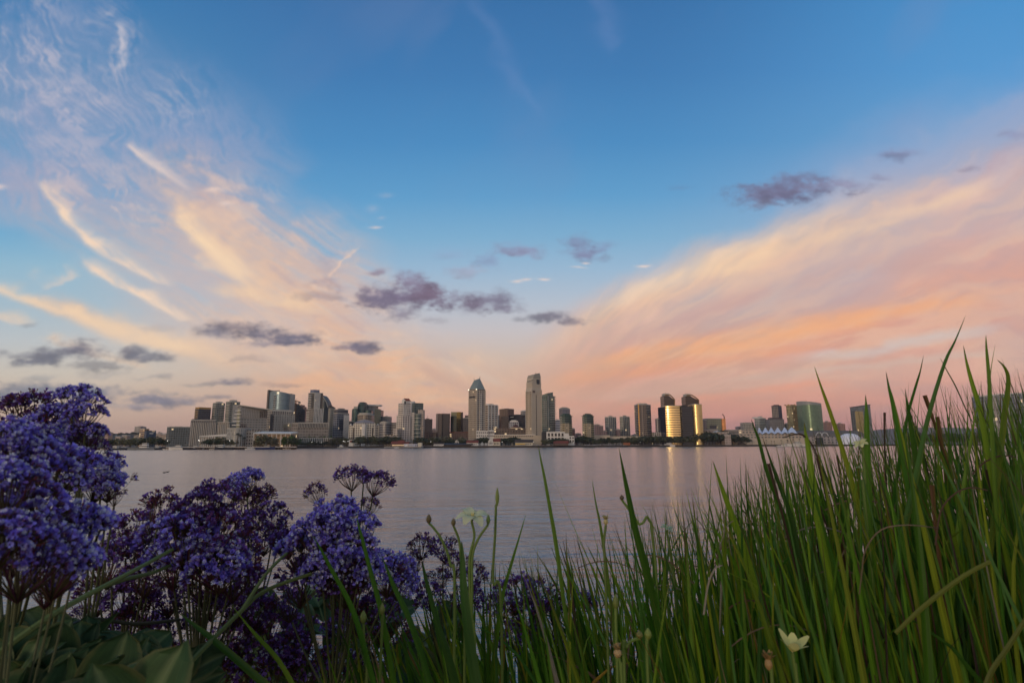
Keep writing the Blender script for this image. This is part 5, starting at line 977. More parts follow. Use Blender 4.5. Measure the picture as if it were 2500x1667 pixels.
row(['dark','olive'], 735, 812, 12, 14, 6.5, 'low dark tree in front of the glass trellis hall', 'trees in front of the trellis hall')
row(['olive','grey'], 812, 856, 8, 20, 10, 'olive tree between the trellis hall and the white hotel', 'trees left of the white hotel')
row(['dark','dark','olive'], 872, 968, 24, 14, 11.5, 'dark tree along the quay in front of the white hotel', 'trees in front of the white hotel')
row(['dark','olive'], 1012, 1066, 11, 30, 10, 'dark tree behind the low harbour houses left of the taupe tower', 'trees behind the harbour houses')
row('grey', 1062, 1142, 10, 60, 12, 'pale grey feathery tree at the foot of the taupe and gold towers', 'pale trees below the taupe tower')
row(['olive','dark'], 1085, 1150, 9, 30, 8.5, 'olive tree behind the long white boathouse', 'trees behind the boathouse')
row(['dark','slim'], 1163, 1196, 7, 22, 9.5, 'dark tree between the two red roofed white houses', 'trees between the red roofed houses')
row('dark', 1228, 1258, 6, 30, 11, 'dark tree right of the steep red roofed house', 'trees right of the steep red roof')
row(['dark','olive'], 1325, 1400, 15, 9, 10, 'dark tree in front of the white waterfront building', 'trees in front of the white waterfront building')
row('dark', 1400, 1446, 12, 28, 12, 'dark tree below the right green roofed tower', 'trees below the right green roofed tower')
row(['dark','olive','slim'], 1446, 1548, 28, 22, 9, 'low dark tree in front of the long beige hall', 'trees in front of the beige hall')
row(['dark','dark','olive'], 1540, 1622, 22, 22, 12, 'dark tree at the foot of the golden striped tower', 'trees below the golden striped tower')
row(['olive','slim','dark'], 1626, 1668, 10, 18, 13, 'olive tree in front of the gold mirrored face', 'trees in front of the gold mirror')
row(['olive','slim'], 1668, 1716, 12, 18, 15, 'slender olive tree in front of the dark balcony bay', 'trees in front of the dark balcony bay')
row('dark', 1718, 1760, 9, 20, 17, 'big dark tree right of the mirrored hotel', 'big dark trees right of the mirrored hotel')
plant('palm', 1760, 1170, 19, 'lone tall palm beside the blank cream box building', 'waterfront palms')
for px, h in ((1788,24),(1794,21),(1802,17),(1811,18),(1822,14),(1797,19)): plant('dark', px, 1160, h, 'big dark round tree in front of the left end of the terraced hall', 'big trees by the terraced hall')
row('palm', 1836, 1960, 10, 14, 8, 'small palm along the quay below the terraced hall', 'palms below the terraced hall')
row(['dark','olive'], 2228, 2400, 26, 90, 17, 'dark tree on the wooded headland behind the grass at the right', 'trees on the right hand headland')
# --- low houses of the waterfront village
TIMBER = plain('dark_timber', S((70,58,48)), .8, var=.3); CREAM = plain('cream_render', S((206,192,166)), .8, var=.1)
def house(label, p0, p1, ywall, yridge, D, wall, roof, axis=0, name='house', nwin=0, depth=None):
    fp = flat(p0, p1, D, depth or (p1 - p0) * D / FPX * .8); t = B(name, label, fp, cat='house'); z = Zt((p0 + p1) / 2, ywall, D); blk(t, 'walls', fp, GZ, z, wall)
    gable(t, 'roof', shrink(fp, 1.1), z, Zt((p0 + p1) / 2, yridge, D) - z, roof, wall, axis)
    if nwin: windows(t, lp(fp[0], fp[1], .08), lp(fp[0], fp[1], .92), GZ + 1, z - .6, nwin, 1, .5, .55, mat=DARK)
    return t
house('steep white gabled house with a dark red roof below the pitched roof tower', 1192, 1204, 1077, 1069, 1016, WHITE, REDT, 0, nwin=3)
house('long red tiled house joined to the steep white gable', 1204, 1221, 1078, 1070.5, 1018, CREAM, REDT, 1, nwin=4)
house('low white house with a broad red roof left of the dark trees', 1140, 1167, 1081, 1074.5, 1018, WHITE, REDT, 1, nwin=6)
house('small white tower house with a pale roof behind the boathouse', 1111, 1121, 1077, 1074, 1030, WHITE, CONC, 0, nwin=2)
house('long low dark boathouse with white posts along the promenade', 1088, 1152, 1085, 1081.5, 1014, TIMBER, DARK, 1, 'boathouse', 14, 12)
house('low white shed with dark openings at the left end of the promenade', 1060, 1084, 1084, 1080.5, 1014, WHITE, TIMBER, 1, 'shed', 7, 10)
house('brown hip roofed restaurant by the yellow awning', 1258, 1300, 1080, 1072.5, 1016, CREAM, TIMBER, 1, 'restaurant', 7, 22)
house('low red roofed house below the white waterfront building', 1352, 1386, 1082, 1075.5, 1012, BROWN, REDT, 1, 'house', 6, 18)
house('small dark roofed house left of the seaside restaurant pier', 1013, 1034, 1082, 1077, 1040, TIMBER, DARK, 1, 'house', 4, 14)
house('ochre kiosk with an orange roof on the quay below the golden striped tower', 1521, 1536, 1085, 1080, 1095, plain('ochre_wall', S((170,112,60)), .8), plain('orange_tiles', S((150,84,44)), .8), 1, 'kiosk', 4, 10)
house('grey hipped pavilion at the quay corner below the big round trees', 1800, 1816, 1084, 1079, 1155, TIMBER, DARK, 0, 'pavilion', 3, 10)
# awning, restaurants on piles, pavilion on the pier
a, c = XY(1258, 1008, 1085), XY(1282, 1008, 1085); t = thing('awning', 'long yellow awning in front of the brown hip roofed restaurant', 'awning', (*a, GZ)); b = MB(); YL = plain('yellow_canvas', S((222,170,48)), .8, var=.08); b.face([(a[0], a[1], GZ + 2.6), (c[0], c[1], GZ + 2.6), (c[0], c[1] + 3, GZ + 3.6), (a[0], a[1] + 3, GZ + 3.6)]); b.face([(a[0], a[1], GZ + 2.1), (c[0], c[1], GZ + 2.1), (c[0], c[1], GZ + 2.6), (a[0], a[1], GZ + 2.6)]); b.build('canvas', YL, t)
for k in range(4): q = lp(a, c, k / 3); MB().tube((q[0], q[1] + .1, GZ), (q[0], q[1] + .1, GZ + 2.3), .08, n=5).build('post', DARK, t)
LITW = glow('warm_lit_glass', (1.0, .66, .36, 1), .35)
D = 985; fp = flat(958, 1012, D, 16); t = B('restaurant', 'long seaside restaurant with red roofs and warm lit windows on a pale pier', fp); blk(t, 'pier_deck', flat(940, 1030, D - 6, 26), 1.2, 2.4, M_prom); blk(t, 'walls', fp, 2.4, Zt(985, 1083.5, D), TIMBER); windows(t, lp(fp[0], fp[1], .03), lp(fp[0], fp[1], .62), 3.2, Zt(985, 1083.5, D) - .6, 12, 1, .7, .7, mat=LITW)
for p0, p1, yr in ((956,972,1077),(972,988,1074.5),(988,1000,1078)): q = flat(p0, p1, D - .5, 17); z_ = Zt(985, 1083.4, D); gable(t, 'roof', q, z_, Zt(p0, yr, D) - z_, REDT, TIMBER, 1)
blk(t, 'glass_hall', arc(988, 1022, D - 4, 2, 10, 6), 2.4, Zt(1000, 1083, D), fac('pier_glass', (190,186,190), (130,136,148), 2.4, 6, .7, .9, mirror=.2)); blk(t, 'end_lodge', flat(1022, 1031, D - 4, 10), 2.4, Zt(1026, 1080.5, D), CREAM)
for k in range(16): q = XY(941 + k * 5.8, D - 7, 1090); MB().tube((*q, -1), (*q, 1.3), .35, n=5).build('piling', TIMBER, t)
D = 930; fp = flat(622, 712, D, 30); t = B('pavilion', 'cream open fronted pavilion with a thin wing roof and warm lit storeys', fp); z = Zt(665, 1059.5, D); INT = plain('warm_interior', S((188,146,100)), .8, var=.2, scale=.2); f_ = [(x, y + 4) for x, y in fp]; blk(t, 'inner_walls', f_, GZ, z - .2, fac('warm_bays', (158,132,104), (96,76,58), 6, 4.6, .5, .6, vary=.6, lit=.05))
a, c, e, d = shrink(fp, 1.03); MB().prism([a, c, e, d], [z + .6, z + .2, z + 3, z + 4], [z + 1.6, z + 1.2, z + 4.2, z + 5.2], 0, 0, bottom=True).build('wing_roof', WHITE, t)
for k in range(9): q = lp(fp[0], fp[1], k / 8); MB().tube((*q, GZ), (*q, z + .6), .45, n=6).build('column', WHITE, t)
for k in (1, 2): MB().prism(flat(622, 712, D - .2, 4), GZ + k * 5.2, GZ + k * 5.2 + .6, 0, 0, bottom=True).build('floor_slab', CREAM, t)
D = 1014; fp = flat(735, 812, D, 20); t = B('trellis_hall', 'low glass hall behind a row of slim white trellis posts with planted roof', fp); z = Zt(770, 1069.5, D); blk(t, 'walls', fp, GZ, z, fac('trellis_glass', (110,104,92), (66,72,66), 5, 6, .8, .8, mirror=.1)); cap(t, fp, z, .7, 1.01, CONC); fins(t, fp[0], fp[1], GZ, z, 18, .5, 1.6, WHITE, 'trellis_posts')
row(['dark','fresh'], 738, 808, 12, 0, 3.2, 'small bush planted on the roof of the glass trellis hall', 'bushes on the trellis hall roof', zoff=z - GZ + .6, D=1020)
D = 1018; fp = flat(855, 866, D, 6); t = B('kiosk', 'small white kiosk with a dark red panel in front of the white hotel', fp); z = Zt(860, 1073, D); blk(t, 'walls', fp, GZ, z, WHITE); panel(t, 'red_panel', lp(fp[0], fp[1], .2), lp(fp[0], fp[1], .75), z - 4.6, z - 1.2, .2, REDT)
D = 1000; fp = flat(493, 560, D, 20); t = B('ferry_shed', 'long harbour shed with a thin white roof edge below the grey slab hotel', fp); z = Zt(525, 1064.5, D); blk(t, 'walls', fp, GZ, z, fac('shed_glass', (150,146,136), (66,66,64), 4, 5, .6, .6)); MB().prism(shrink(fp, 1.03), z, [z + .8, z + 3.6, z + 3.6, z + .8], 0, 0, bottom=True).build('roof', WHITE, t); fins(t, fp[0], fp[1], GZ, z, 14, .6, .8, WHITE, 'columns')
# scoreboard mast on the far left
q = XY(247, 900, 1085); t = thing('floodlight_mast', 'dark floodlight mast standing above the hill trees beside the purple flowers', 'lamp post', (*q, GZ)); z = Zt(247, 1056, 900); bb = MB(); lattice(bb, (*q, GZ), (*q, z), .8, 14); bb.build('mast', DARK, t); MB().box((q[0], q[1], Zt(247, 1044, 900)), (3.4, 1, 5.5), .2).build('lamp_panel', DARK, t); MB().box((q[0] + .3, q[1], Zt(247, 1052, 900)), (2.4, 1, 2.2), -.2).build('lamp_bracket', DARK, t)
# --- fishing quay with pilings
t = thing('quay', 'long concrete fishing quay on brown timber pilings at the left shore', 'pier', (*XY(570, 672, 1090), 0)); f_ = [XY(405, 676, 1090), XY(724, 646, 1090), XY(724, 652, 1090), XY(405, 682, 1090)]; MB().prism(f_, 2.5, 3.3, 0, 0, bottom=True).build('deck', M_prom, t)
for k in range(60): q = lp(f_[0], f_[1], k / 59); MB().tube((q[0], q[1] + .2, -1), (q[0], q[1] + .2, 2.6), .34, n=5).build('piling', plain('piling_timber', S((104,80,62)), .9) if k == 0 else bpy.data.materials['piling_timber'], t)
# --- boats
def boat_proto(name, L, Bm, H, hullm, cabs, masts, deckm=None):
    t = bpy.data.objects.new(name, None); COL.objects.link(t); t['category'] = 'boat'; b = MB(); st = []; N_ = 10
    for i in range(N_ + 1):
        u = i / N_; x = (u - .5) * L; w = Bm / 2 * (1 - max(0, (u - .55) / .45) ** 2.2) * (.86 + .14 * min(1, u * 4)); sh = H * (1 + .35 * max(0, (u - .5) * 2) ** 2 + .06 * (1 - u)); st.append([(x, -w, sh), (x + (.04 * L if i == N_ else 0), -w * .75, -.3), (x + (.0 if i < N_ else 0), w * .75, -.3), (x, w, sh)])
    for i in range(N_):
        for k in range(3): b.face([st[i][k], st[i + 1][k], st[i + 1][k + 1], st[i][k + 1]])
        b.face([st[i][3], st[i + 1][3], st[i + 1][0], st[i][0]], 1)
    b.face([st[0][0], st[0][1], st[0][2], st[0][3]]); b.build('hull', [hullm, deckm or CONC], t)
    for (x, z, l, w, h, m) in cabs:
        c = MB(); hl = l / 2; pts = [(x - hl, -w / 2), (x + hl, -w / 2), (x + hl, w / 2), (x - hl, w / 2)]
        n0 = len(c.v); c.prism(pts, z, z + h, 0, 0); c.prism([(x - hl * 1.0, -w / 2 - .04), (x + hl * 1.02, -w / 2 - .04), (x + hl * 1.02, w / 2 + .04), (x - hl, w / 2 + .04)], z + h * .45, z + h * .78, 1, 1); c.build('cabin', [m, DARK], t)
    for (x, z, h, boom) in masts:
        c = MB(); c.tube((x, 0, z), (x, 0, z + h), .09, .05, 5)
        if boom: c.tube((x, 0, z + 1.2), (x - boom, 0, z + 1.8), .07, .05, 4); c.tube((x, 0, z + h), (x + boom * .9, 0, z + .3), .03, n=3); c.tube((x, 0, z + h), (x - boom, 0, z + .8), .03, n=3)
        c.build('mast', CONC, t)
    note_parts(t); return t
GREYH = plain('grey_hull', S((120,120,118)), .6, var=.15); NAVY = plain('dark_hull', S((34,36,46)), .5, var=.15); BLUEH = plain('blue_hull', S((44,50,84)), .5)
bp = {'trawler': boat_proto('fishing_boat', 26, 7, 2.4, GREYH, [(3, 2.4, 8, 5, 2.8, WHITE), (4, 5.2, 5, 4, 2.2, WHITE)], [(5, 7.4, 5, 0), (-5, 2.4, 9, 5)]), 'dark': boat_proto('fishing_boat', 20, 6, 2.2, NAVY, [(3.5, 2.2, 5, 4, 2.6, WHITE)], [(1, 4.4, 7, 4), (-5, 2.2, 6, 0)]), 'blue': boat_proto('fishing_boat', 20, 6, 2.4, BLUEH, [(2, 2.4, 6, 4.4, 2.2, CONC)], [(0, 4.4, 5, 3)]), 'yacht': boat_proto('motor_yacht', 20, 5.2, 2.2, WHITE, [(-1, 2.2, 11, 4.2, 1.8, WHITE), (-2, 4.0, 6, 3.4, 1.5, WHITE)], [(-3, 5.5, 2.5, 0)], WHITE), 'sail': boat_proto('sailing_boat', 11, 3.2, 1.2, WHITE, [(0, 1.2, 4, 2.2, .8, WHITE)], [(.6, 1.2, 13, 4)], WHITE)}
bused = set()
def boat(kind, px, D, rz, sc, label, group=None):
    loc = (*XY(px, D, 1090), 0)
    if kind not in bused:
        bused.add(kind); o = bp[kind]; o.location = loc; o.rotation_euler = (0, 0, rz); o.scale = (sc,) * 3
    else: o = copy_tree(bp[kind], loc, rz, sc)
    o['label'] = label
    if group: o['group'] = group
    return o
G = 'boats moored along the left shore'
boat('trawler', 345, 672, .1, 1.05, 'grey fishing boat with a tall white wheelhouse, largest by the left shore', G); boat('dark', 290, 676, 3.0, 1.0, 'dark hulled boat left of the white wheelhouse boat', G); boat('dark', 378, 680, .0, .95, 'dark trawler just right of the white wheelhouse boat', G); boat('yacht', 432, 672, 3.1, .95, 'low white cabin boat under the grey green mid rise', G); boat('dark', 470, 670, .2, .95, 'dark boat with two masts left of the ferry shed', G); boat('sail', 452, 684, .1, 1.0, 'sailing boat with a bare mast under the grey slab hotel', G); boat('dark', 549, 662, 3.1, 1.15, 'black hulled trawler below the low curved office', G); boat('yacht', 486, 676, .3, .6, 'tiny white motor boat below the ferry shed', G); boat('sail', 522, 668, 3.0, .9, 'sailing boat with a bare mast below the ferry shed', G); boat('yacht', 613, 650, .5, .6, 'small white boat with its bow raised below the cream pavilion', G); boat('blue', 648, 648, .1, 1.0, 'dark blue hulled boat below the cream pavilion', G); boat('sail', 700, 655, .0, .8, 'bare masted sailing boat at the right end of the fishing quay', G); boat('sail', 410, 682, .2, 1.0, 'sailing boat with a bare mast under the dark tree band', G); boat('yacht', 305, 684, 0, .7, 'low white motor boat behind the dark hulled boat at far left', G); boat('yacht', 262, 690, 0, .7, 'white motor boat right beside the purple flower head at far left', G)
boat('trawler', 837, 965, 3.0, .75, 'white harbour boat with stacked cabins moored left of the white kiosk'); boat('yacht', 1630, 1135, 2.8, 1.4, 'white motor yacht moored below the mirrored hotel'); boat('yacht', 1944, 1120, 3.0, 1.6, 'largest white yacht, moored below the right end of the terraced hall'); boat('yacht', 1920, 1128, 3.1, 1.0, 'small white yacht left of the largest yacht'); boat('sail', 1902, 1128, .2, 1.0, 'sailing boat with a bare mast below the sails'); boat('yacht', 2248, 1150, 3.0, 1.3, 'white motor yacht below the headland trees, seen between grass blades'); boat('sail', 968, 978, .3, .7, 'small sailing boat in front of the red roofed seaside restaurant')
# buoy and two sea birds on the water
q = XY(1956.5, 830, 1093); t = thing('buoy', 'small dark channel buoy floating in front of the largest white yacht', 'buoy', (*q, 0)); MB().tube((*q, -.3), (*q, .7), 1.0, .8, 10).build('float', DARK, t); b = MB()
for k in range(4): b.tube((q[0] + .7 * math.cos(k * 1.57), q[1] + .7 * math.sin(k * 1.57), .7), (*q, 2.8), .08, n=4)
b.box((*q, 2.9), (.5, .5, .5)); b.build('cage', DARK, t)
def bird(px, py, rz, label):
    D = 0; r = ray(px, py); s = -CAM_Z / r.z; loc = CAM + r * s
    t = thing('sea_bird', label, 'bird', (loc.x, loc.y, 0), 'birds on the water'); bm = bmesh.new(); me = bpy.data.meshes.new('body'); m = plain('black_plumage', S((34,32,34)), .7)
    sk = [((-.42, 0, .08), .03), ((-.25, 0, .09), .10), ((0, 0, .10), .15), ((.22, 0, .12), .11), ((.32, 0, .24), .05), ((.36, 0, .38), .045), ((.42, 0, .44), .06), ((.52, 0, .43), .025), ((.62, 0, .41), .01)]
    b = MB(); b.path([Vector(p) for p, r_ in sk], [r_ for p, r_ in sk], 8); o = bpy.data.objects.new('body', b.mesh('body', m, smooth=True)); COL.objects.link(o); o.parent = t; t.rotation_euler = (0, 0, rz); t.scale = (.55,) * 3
bird(401, 1154, .2, 'left and lower of the two dark birds swimming on the bay'); bird(409, 1152.5, .1, 'right and higher of the two dark birds swimming on the bay')
# lamps
lt = bpy.data.objects.new('street_lamp', None); COL.objects.link(lt); lt['category'] = 'street lamp'; MB().tube((0, 0, 0), (0, 0, 7), .12, .08, 6).tube((0, 0, 0), (0, 0, .5), .25, .2, 6).build('pole', DARK, lt); b = MB()
for k in range(4): b.tube((0, 0, 7.0 + k * .2), (0, 0, 7.2 + k * .2), (.25, .42, .42, .25)[k], (.42, .42, .25, .1)[k], 8)
b.build('globe', glow('lamp_globe', (1, .93, .8, 1), 1.6), lt); note_parts(lt)
first = True
for px, h, lab in ((838,1.2,'lamp left of the white kiosk, leftmost of a bright cluster'),(842,1.1,'second lamp of the bright cluster left of the white kiosk'),(849,1.2,'rightmost lamp of the bright cluster left of the white kiosk'),(761,1,'left of two white lamps in front of the trellis hall'),(773,1,'right of two white lamps in front of the trellis hall'),(784,.9,'white lamp at the right end of the trellis hall'),(484,1.1,'lamp by the dark two masted boat'),(408,1,'lamp above the low white cabin boat'),(1564,.8,'single bright lamp on the quay below the golden striped tower'),(1992,1.2,'lamp before the dark loading bay'),(1052,1,'lamp at the left end of the promenade'),(1226,.9,'lamp right of the steep red roofed house'),(1302,.9,'lamp below the tallest hotel tower'),(486,1.0,'lamp at the left end of the ferry shed'),(560,1.0,'lamp at the right end of the ferry shed')):
    loc = (*XY(px, shoreD(px) + 9, 1085), GZ)
    if first: o = lt; o.location = loc; o.scale = (h,) * 3; first = False
    else: o = copy_tree(lt, loc, 0, h)
    o['label'] = lab; o['group'] = 'street lamps along the far quay'
# parked cars
cp0 = bpy.data.objects.new('parked_car', None); COL.objects.link(cp0); cp0['category'] = 'car'
def car_bits(mat):
    b = MB(); b.prism([(-2.2, -.9), (2.2, -.9), (2.2, .9), (-2.2, .9)], .35, [.85, .75, .75, .85], 0, 0, bottom=True); a = b
    c = MB(); lo = [(-1.7, -.85), (1.0, -.85), (1.0, .85), (-1.7, .85)]; hi = [(-1.2, -.7), (.4, -.7), (.4, .7), (-1.2, .7)]
    for i in range(4): j = (i + 1) % 4; c.face([(*lo[i], .8), (*lo[j], .8), (*hi[j], 1.45), (*hi[i], 1.45)], 0)
    c.face([(*p, 1.45) for p in hi], 1)
    w = MB()
    for x in (-1.4, 1.4):
        for y in (-.92, .72): w.tube((x, y, .33), (x, y + .2, .33), .33, n=10)
    return a, c, w
carm = [plain('car_paint_' + n, S(c), .3, var=.02) for n, c in (('white', (214,214,212)), ('silver', (150,152,156)), ('black', (30,30,32)), ('red', (120,34,30)), ('blue', (44,60,96)))]
cars = []
for i, m in enumerate(carm):
    o = cp0 if i == 0 else bpy.data.objects.new('parked_car', None)
    if i: COL.objects.link(o); o['category'] = 'car'
    a, c, w = car_bits(m); a.build('body', m, o); c.build('cabin', [DARK, m], o); w.build('wheels', DARK, o); note_parts(o); cars.append(o)
cn = ['white', 'silver', 'black', 'red', 'blue']; cu = set()
for k in range(46):
    i = rng.choice([0, 0, 0, 1, 1, 2, 2, 3, 4]); px = rng.uniform(1308, 1520); loc = (*XY(px, shoreD(px) + rng.choice((8, 13, 19)), 1088), GZ + .51 if px < 1560 else GZ); rz = rng.choice((0, 3.14)) + rng.uniform(-.1, .1)
    where = 'below the tallest hotel tower' if px < 1330 else 'before the white waterfront building' if px < 1402 else 'below the right green roofed tower' if px < 1455 else 'in front of the long beige hall'
    if i not in cu: cu.add(i); o = cars[i]; o.location = loc; o.rotation_euler = (0, 0, rz)
    else: o = copy_tree(cars[i], loc, rz)
    o['label'] = f'{cn[i]} car parked on the quay {where}'; o['group'] = f'{cn[i]} cars parked {where}'
# ------------------------------------------------------------------ the near bank: soil, sea lavender, grass
frng = random.Random(5)
K = 2500 / 2352.0
def gz(y): return CAM_Z - .82 if y < 1.6 else max(-1.2, CAM_Z - .82 - (y - 1.6) * .85)
b = MB(); xs = [-9 + 18 * i / 60 for i in range(61)]; ys = [-4, -2, -.5, .3, .9, 1.3, 1.6, 1.9, 2.3, 2.8, 3.4, 4, 4.8, 5.6, 6.6, 7.6]
def gp(x, y): return (x, y, gz(y) + .05 * math.sin(x * 5.1 + y * 3) + .04 * math.sin(x * 9.7 - y * 7.3))
for i in range(60):
    for k in range(len(ys) - 1): b.face([gp(xs[i], ys[k]), gp(xs[i + 1], ys[k]), gp(xs[i + 1], ys[k + 1]), gp(xs[i], ys[k + 1])])
tag(b.build('ground', plain('bank_soil', S((58,50,40)), .95, var=.5, scale=6), smooth=True, merge=True), kind='structure')
# ---- materials
def tinted(name, rough=.5, trans=.3, spec=.35, base=None, veins=0.0):
    m, nt, p = new_mat(name); N = nt.nodes; L = nt.links
    at = N.new('ShaderNodeAttribute'); at.attribute_name = 'tint'; col = at.outputs['Color']
    if veins:
        uv = N.new('ShaderNodeUVMap'); uv.uv_map = 'UVMap'; mp = N.new('ShaderNodeMapping'); mp.inputs['Scale'].default_value = (26, 2.5, 1); n = N.new('ShaderNodeTexNoise'); n.inputs['Scale'].default_value = 1; n.inputs['Detail'].default_value = 3
        r = N.new('ShaderNodeMapRange'); r.inputs['From Min'].default_value = .3; r.inputs['From Max'].default_value = .7; r.inputs['To Min'].default_value = 1 - veins; r.inputs['To Max'].default_value = 1 + veins
        s = N.new('ShaderNodeVectorMath'); s.operation = 'SCALE'; L.new(uv.outputs[0], mp.inputs[0]); L.new(mp.outputs[0], n.inputs['Vector']); L.new(n.outputs['Fac'], r.inputs['Value']); L.new(col, s.inputs[0]); L.new(r.outputs['Result'], s.inputs['Scale']); col = s.outputs[0]
    L.new(col, p.inputs['Base Color']); p.inputs['Roughness'].default_value = rough; p.inputs['Specular IOR Level'].default_value = spec
    if trans:
        t = N.new('ShaderNodeBsdfTranslucent'); L.new(col, t.inputs['Color']); mx = N.new('ShaderNodeMixShader'); mx.inputs[0].default_value = trans
        L.new(p.outputs[0], mx.inputs[1]); L.new(t.outputs[0], mx.inputs[2]); L.new(mx.outputs[0], N['Material Output'].inputs[0])
    return m
M_BLADE = tinted('grass_blade', .5, .45, .25, veins=.36)
M_FLORET = tinted('papery_calyx', .7, .35, .15)
M_LEAFB = tinted('paddle_leaf', .62, .18, .18, veins=.22)
M_STEM = tinted('flower_stem', .55, .0, .3)
M_PETAL = tinted('pale_petal', .6, .35, .2)
# ---- flower heads of sea lavender: branched domes of papery funnels
def head_mesh(seed, nb, nf, dark=0.0, white=.35, flat_=.62, hue=0):
    r = random.Random(seed); b = MB(); cols = []
    def col(c, n, v=.0): k = 1 + r.uniform(-v, v); cols.extend([(c[0] * k, c[1] * k, c[2] * k, 1)] * n)
    VIO = [lin(c) for c in (((128,116,214), (148,138,226), (106,92,190), (136,114,204), (170,162,236)), ((108,76,152), (128,98,176), (88,58,116), (112,70,124), (144,118,198)))[hue]]
    MAR = [lin((112,52,70)), lin((122,72,66)), lin((88,48,66))]; STK = lin((82,74,52)); WHT = lin((228,230,240))
    base = Vector((r.uniform(-.15, .15), r.uniform(-.15, .15), -.95)); ga = math.pi * (3 - math.sqrt(5)); lob = [(Vector((r.gauss(0, 1), r.gauss(0, 1), r.gauss(0, 1))).normalized(), r.uniform(-.28, .30)) for _ in range(7)]
    for i in range(nb):
        u = (i + .5) / nb; th = math.acos(1 - u * 1.12); ph = i * ga + r.uniform(-.4, .4)
        d = Vector((math.sin(th) * math.cos(ph), math.sin(th) * math.sin(ph), math.cos(th) * flat_)); dn = d.normalized()
        swell = 1 + sum(w * max(0, dn.dot(v)) ** 4 for v, w in lob)
        if r.random() < .15: continue
        tip = d * r.uniform(.54, .98) * swell; mid = base.lerp(tip, .5) + Vector((d.x, d.y, 0)) * .14 + Vector((r.gauss(0, .04), r.gauss(0, .04), 0))
        for p0, p1, w in ((base, mid, .020), (mid, tip, .014)):
            n0 = len(b.v); b.tube(p0, p1, w, w * .8, 3, 0, cap=False); col(STK if r.random() > .4 else MAR[2], len(b.v) - n0, .2)
        out = (tip - Vector((0, 0, -.35))).normalized(); a = out.orthogonal().normalized(); q = out.cross(a)
        bend = r.uniform(0, 6.28); isdark = r.random() < dark
        for k in range(nf):
            row_ = k % 3; s = (k // 3) / max(1, nf / 3 - 1) - .5; off = (a * math.cos(bend + row_ * 1.1) + q * math.sin(bend + row_ * 1.1)) * s * .46 + (a * r.gauss(0, .05) + q * r.gauss(0, .05))
            f0 = tip + off * .6 + out * r.uniform(-.06, .05); fd = (out + off * 1.9 + Vector((r.gauss(0, .28), r.gauss(0, .28), r.gauss(0, .28)))).normalized()
            L_ = r.uniform(.11, .17); rim = r.uniform(.036, .062); bud = isdark and r.random() < .8
            if bud: rim *= .45; L_ *= 1.2
            n0 = len(b.v); b.tube(tip - out * .14, f0, .008, .008, 3, 0, cap=False); col(STK, len(b.v) - n0, .2)
            fa = fd.orthogonal().normalized(); fb = fd.cross(fa); tw = r.random() * 6.28; C0 = MAR[r.randrange(3)]; C1 = MAR[r.randrange(3)] if bud else r.choice(VIO); kk = r.uniform(.6, 1.3); fl = r.uniform(1.0, 1.5)
            def ring(t, rad, n=5, wob=0): return [f0 + fd * (L_ * (t + (r.uniform(-wob, wob)))) + (fa * math.cos(tw + 6.283 * j / n) + fb * math.sin(tw + 6.283 * j / n)) * rad * (1 + r.uniform(-wob, wob) * 2) for j in range(n)]
            R0, R1, R2 = ring(0, .012), ring(.6, rim * .55), ring(1.0, rim * fl, 5, .18)
            for j in range(5):
                jj = (j + 1) % 5; b.face([R0[j], R0[jj], R1[jj], R1[j]], 0); cols.extend([(*(C0 * kk), 1)] * 2 + [(*((C0 * .4 + C1 * .6) * kk), 1)] * 2)
                b.face([R1[j], R1[jj], R2[jj], R2[j]], 0); cols.extend([(*(C1 * .85 * kk), 1)] * 2 + [(*(C1 * kk * 1.1), 1)] * 2)
            if not bud and r.random() < white:
                c_ = f0 + fd * (L_ * 1.12); pr = rim * 1.1
                for j in range(5):
                    a0 = tw + 6.283 * j / 5; p1 = c_ + (fa * math.cos(a0 - .42) + fb * math.sin(a0 - .42)) * pr + fd * .03; p2 = c_ + (fa * math.cos(a0 + .42) + fb * math.sin(a0 + .42)) * pr + fd * .03
                    b.face([c_ - fd * .06, p1, p2], 0); cols.extend([(*(WHT * r.uniform(.6, 1)), 1)] * 3)
    return b.mesh('flower_head', M_FLORET, colors=cols)
HEADS = {'full': [head_mesh(11, 40, 13, .06, .32), head_mesh(12, 38, 13, .10, .24, .75), head_mesh(13, 42, 12, .07, .38, .6), head_mesh(14, 36, 14, .14, .28, .8)], 'mid': [head_mesh(21, 30, 11, .2, .12, .7, 1), head_mesh(22, 27, 11, .28, .14, .8, 1), head_mesh(23, 31, 10, .22, .16, .62, 1), head_mesh(24, 24, 11, .3, .16, .5, 1)], 'dark': [head_mesh(31, 28, 9, .6, .05, .8, 1), head_mesh(32, 26, 9, .75, .03, .7, 1), head_mesh(33, 30, 9, .5, .06, .9, 1)]}
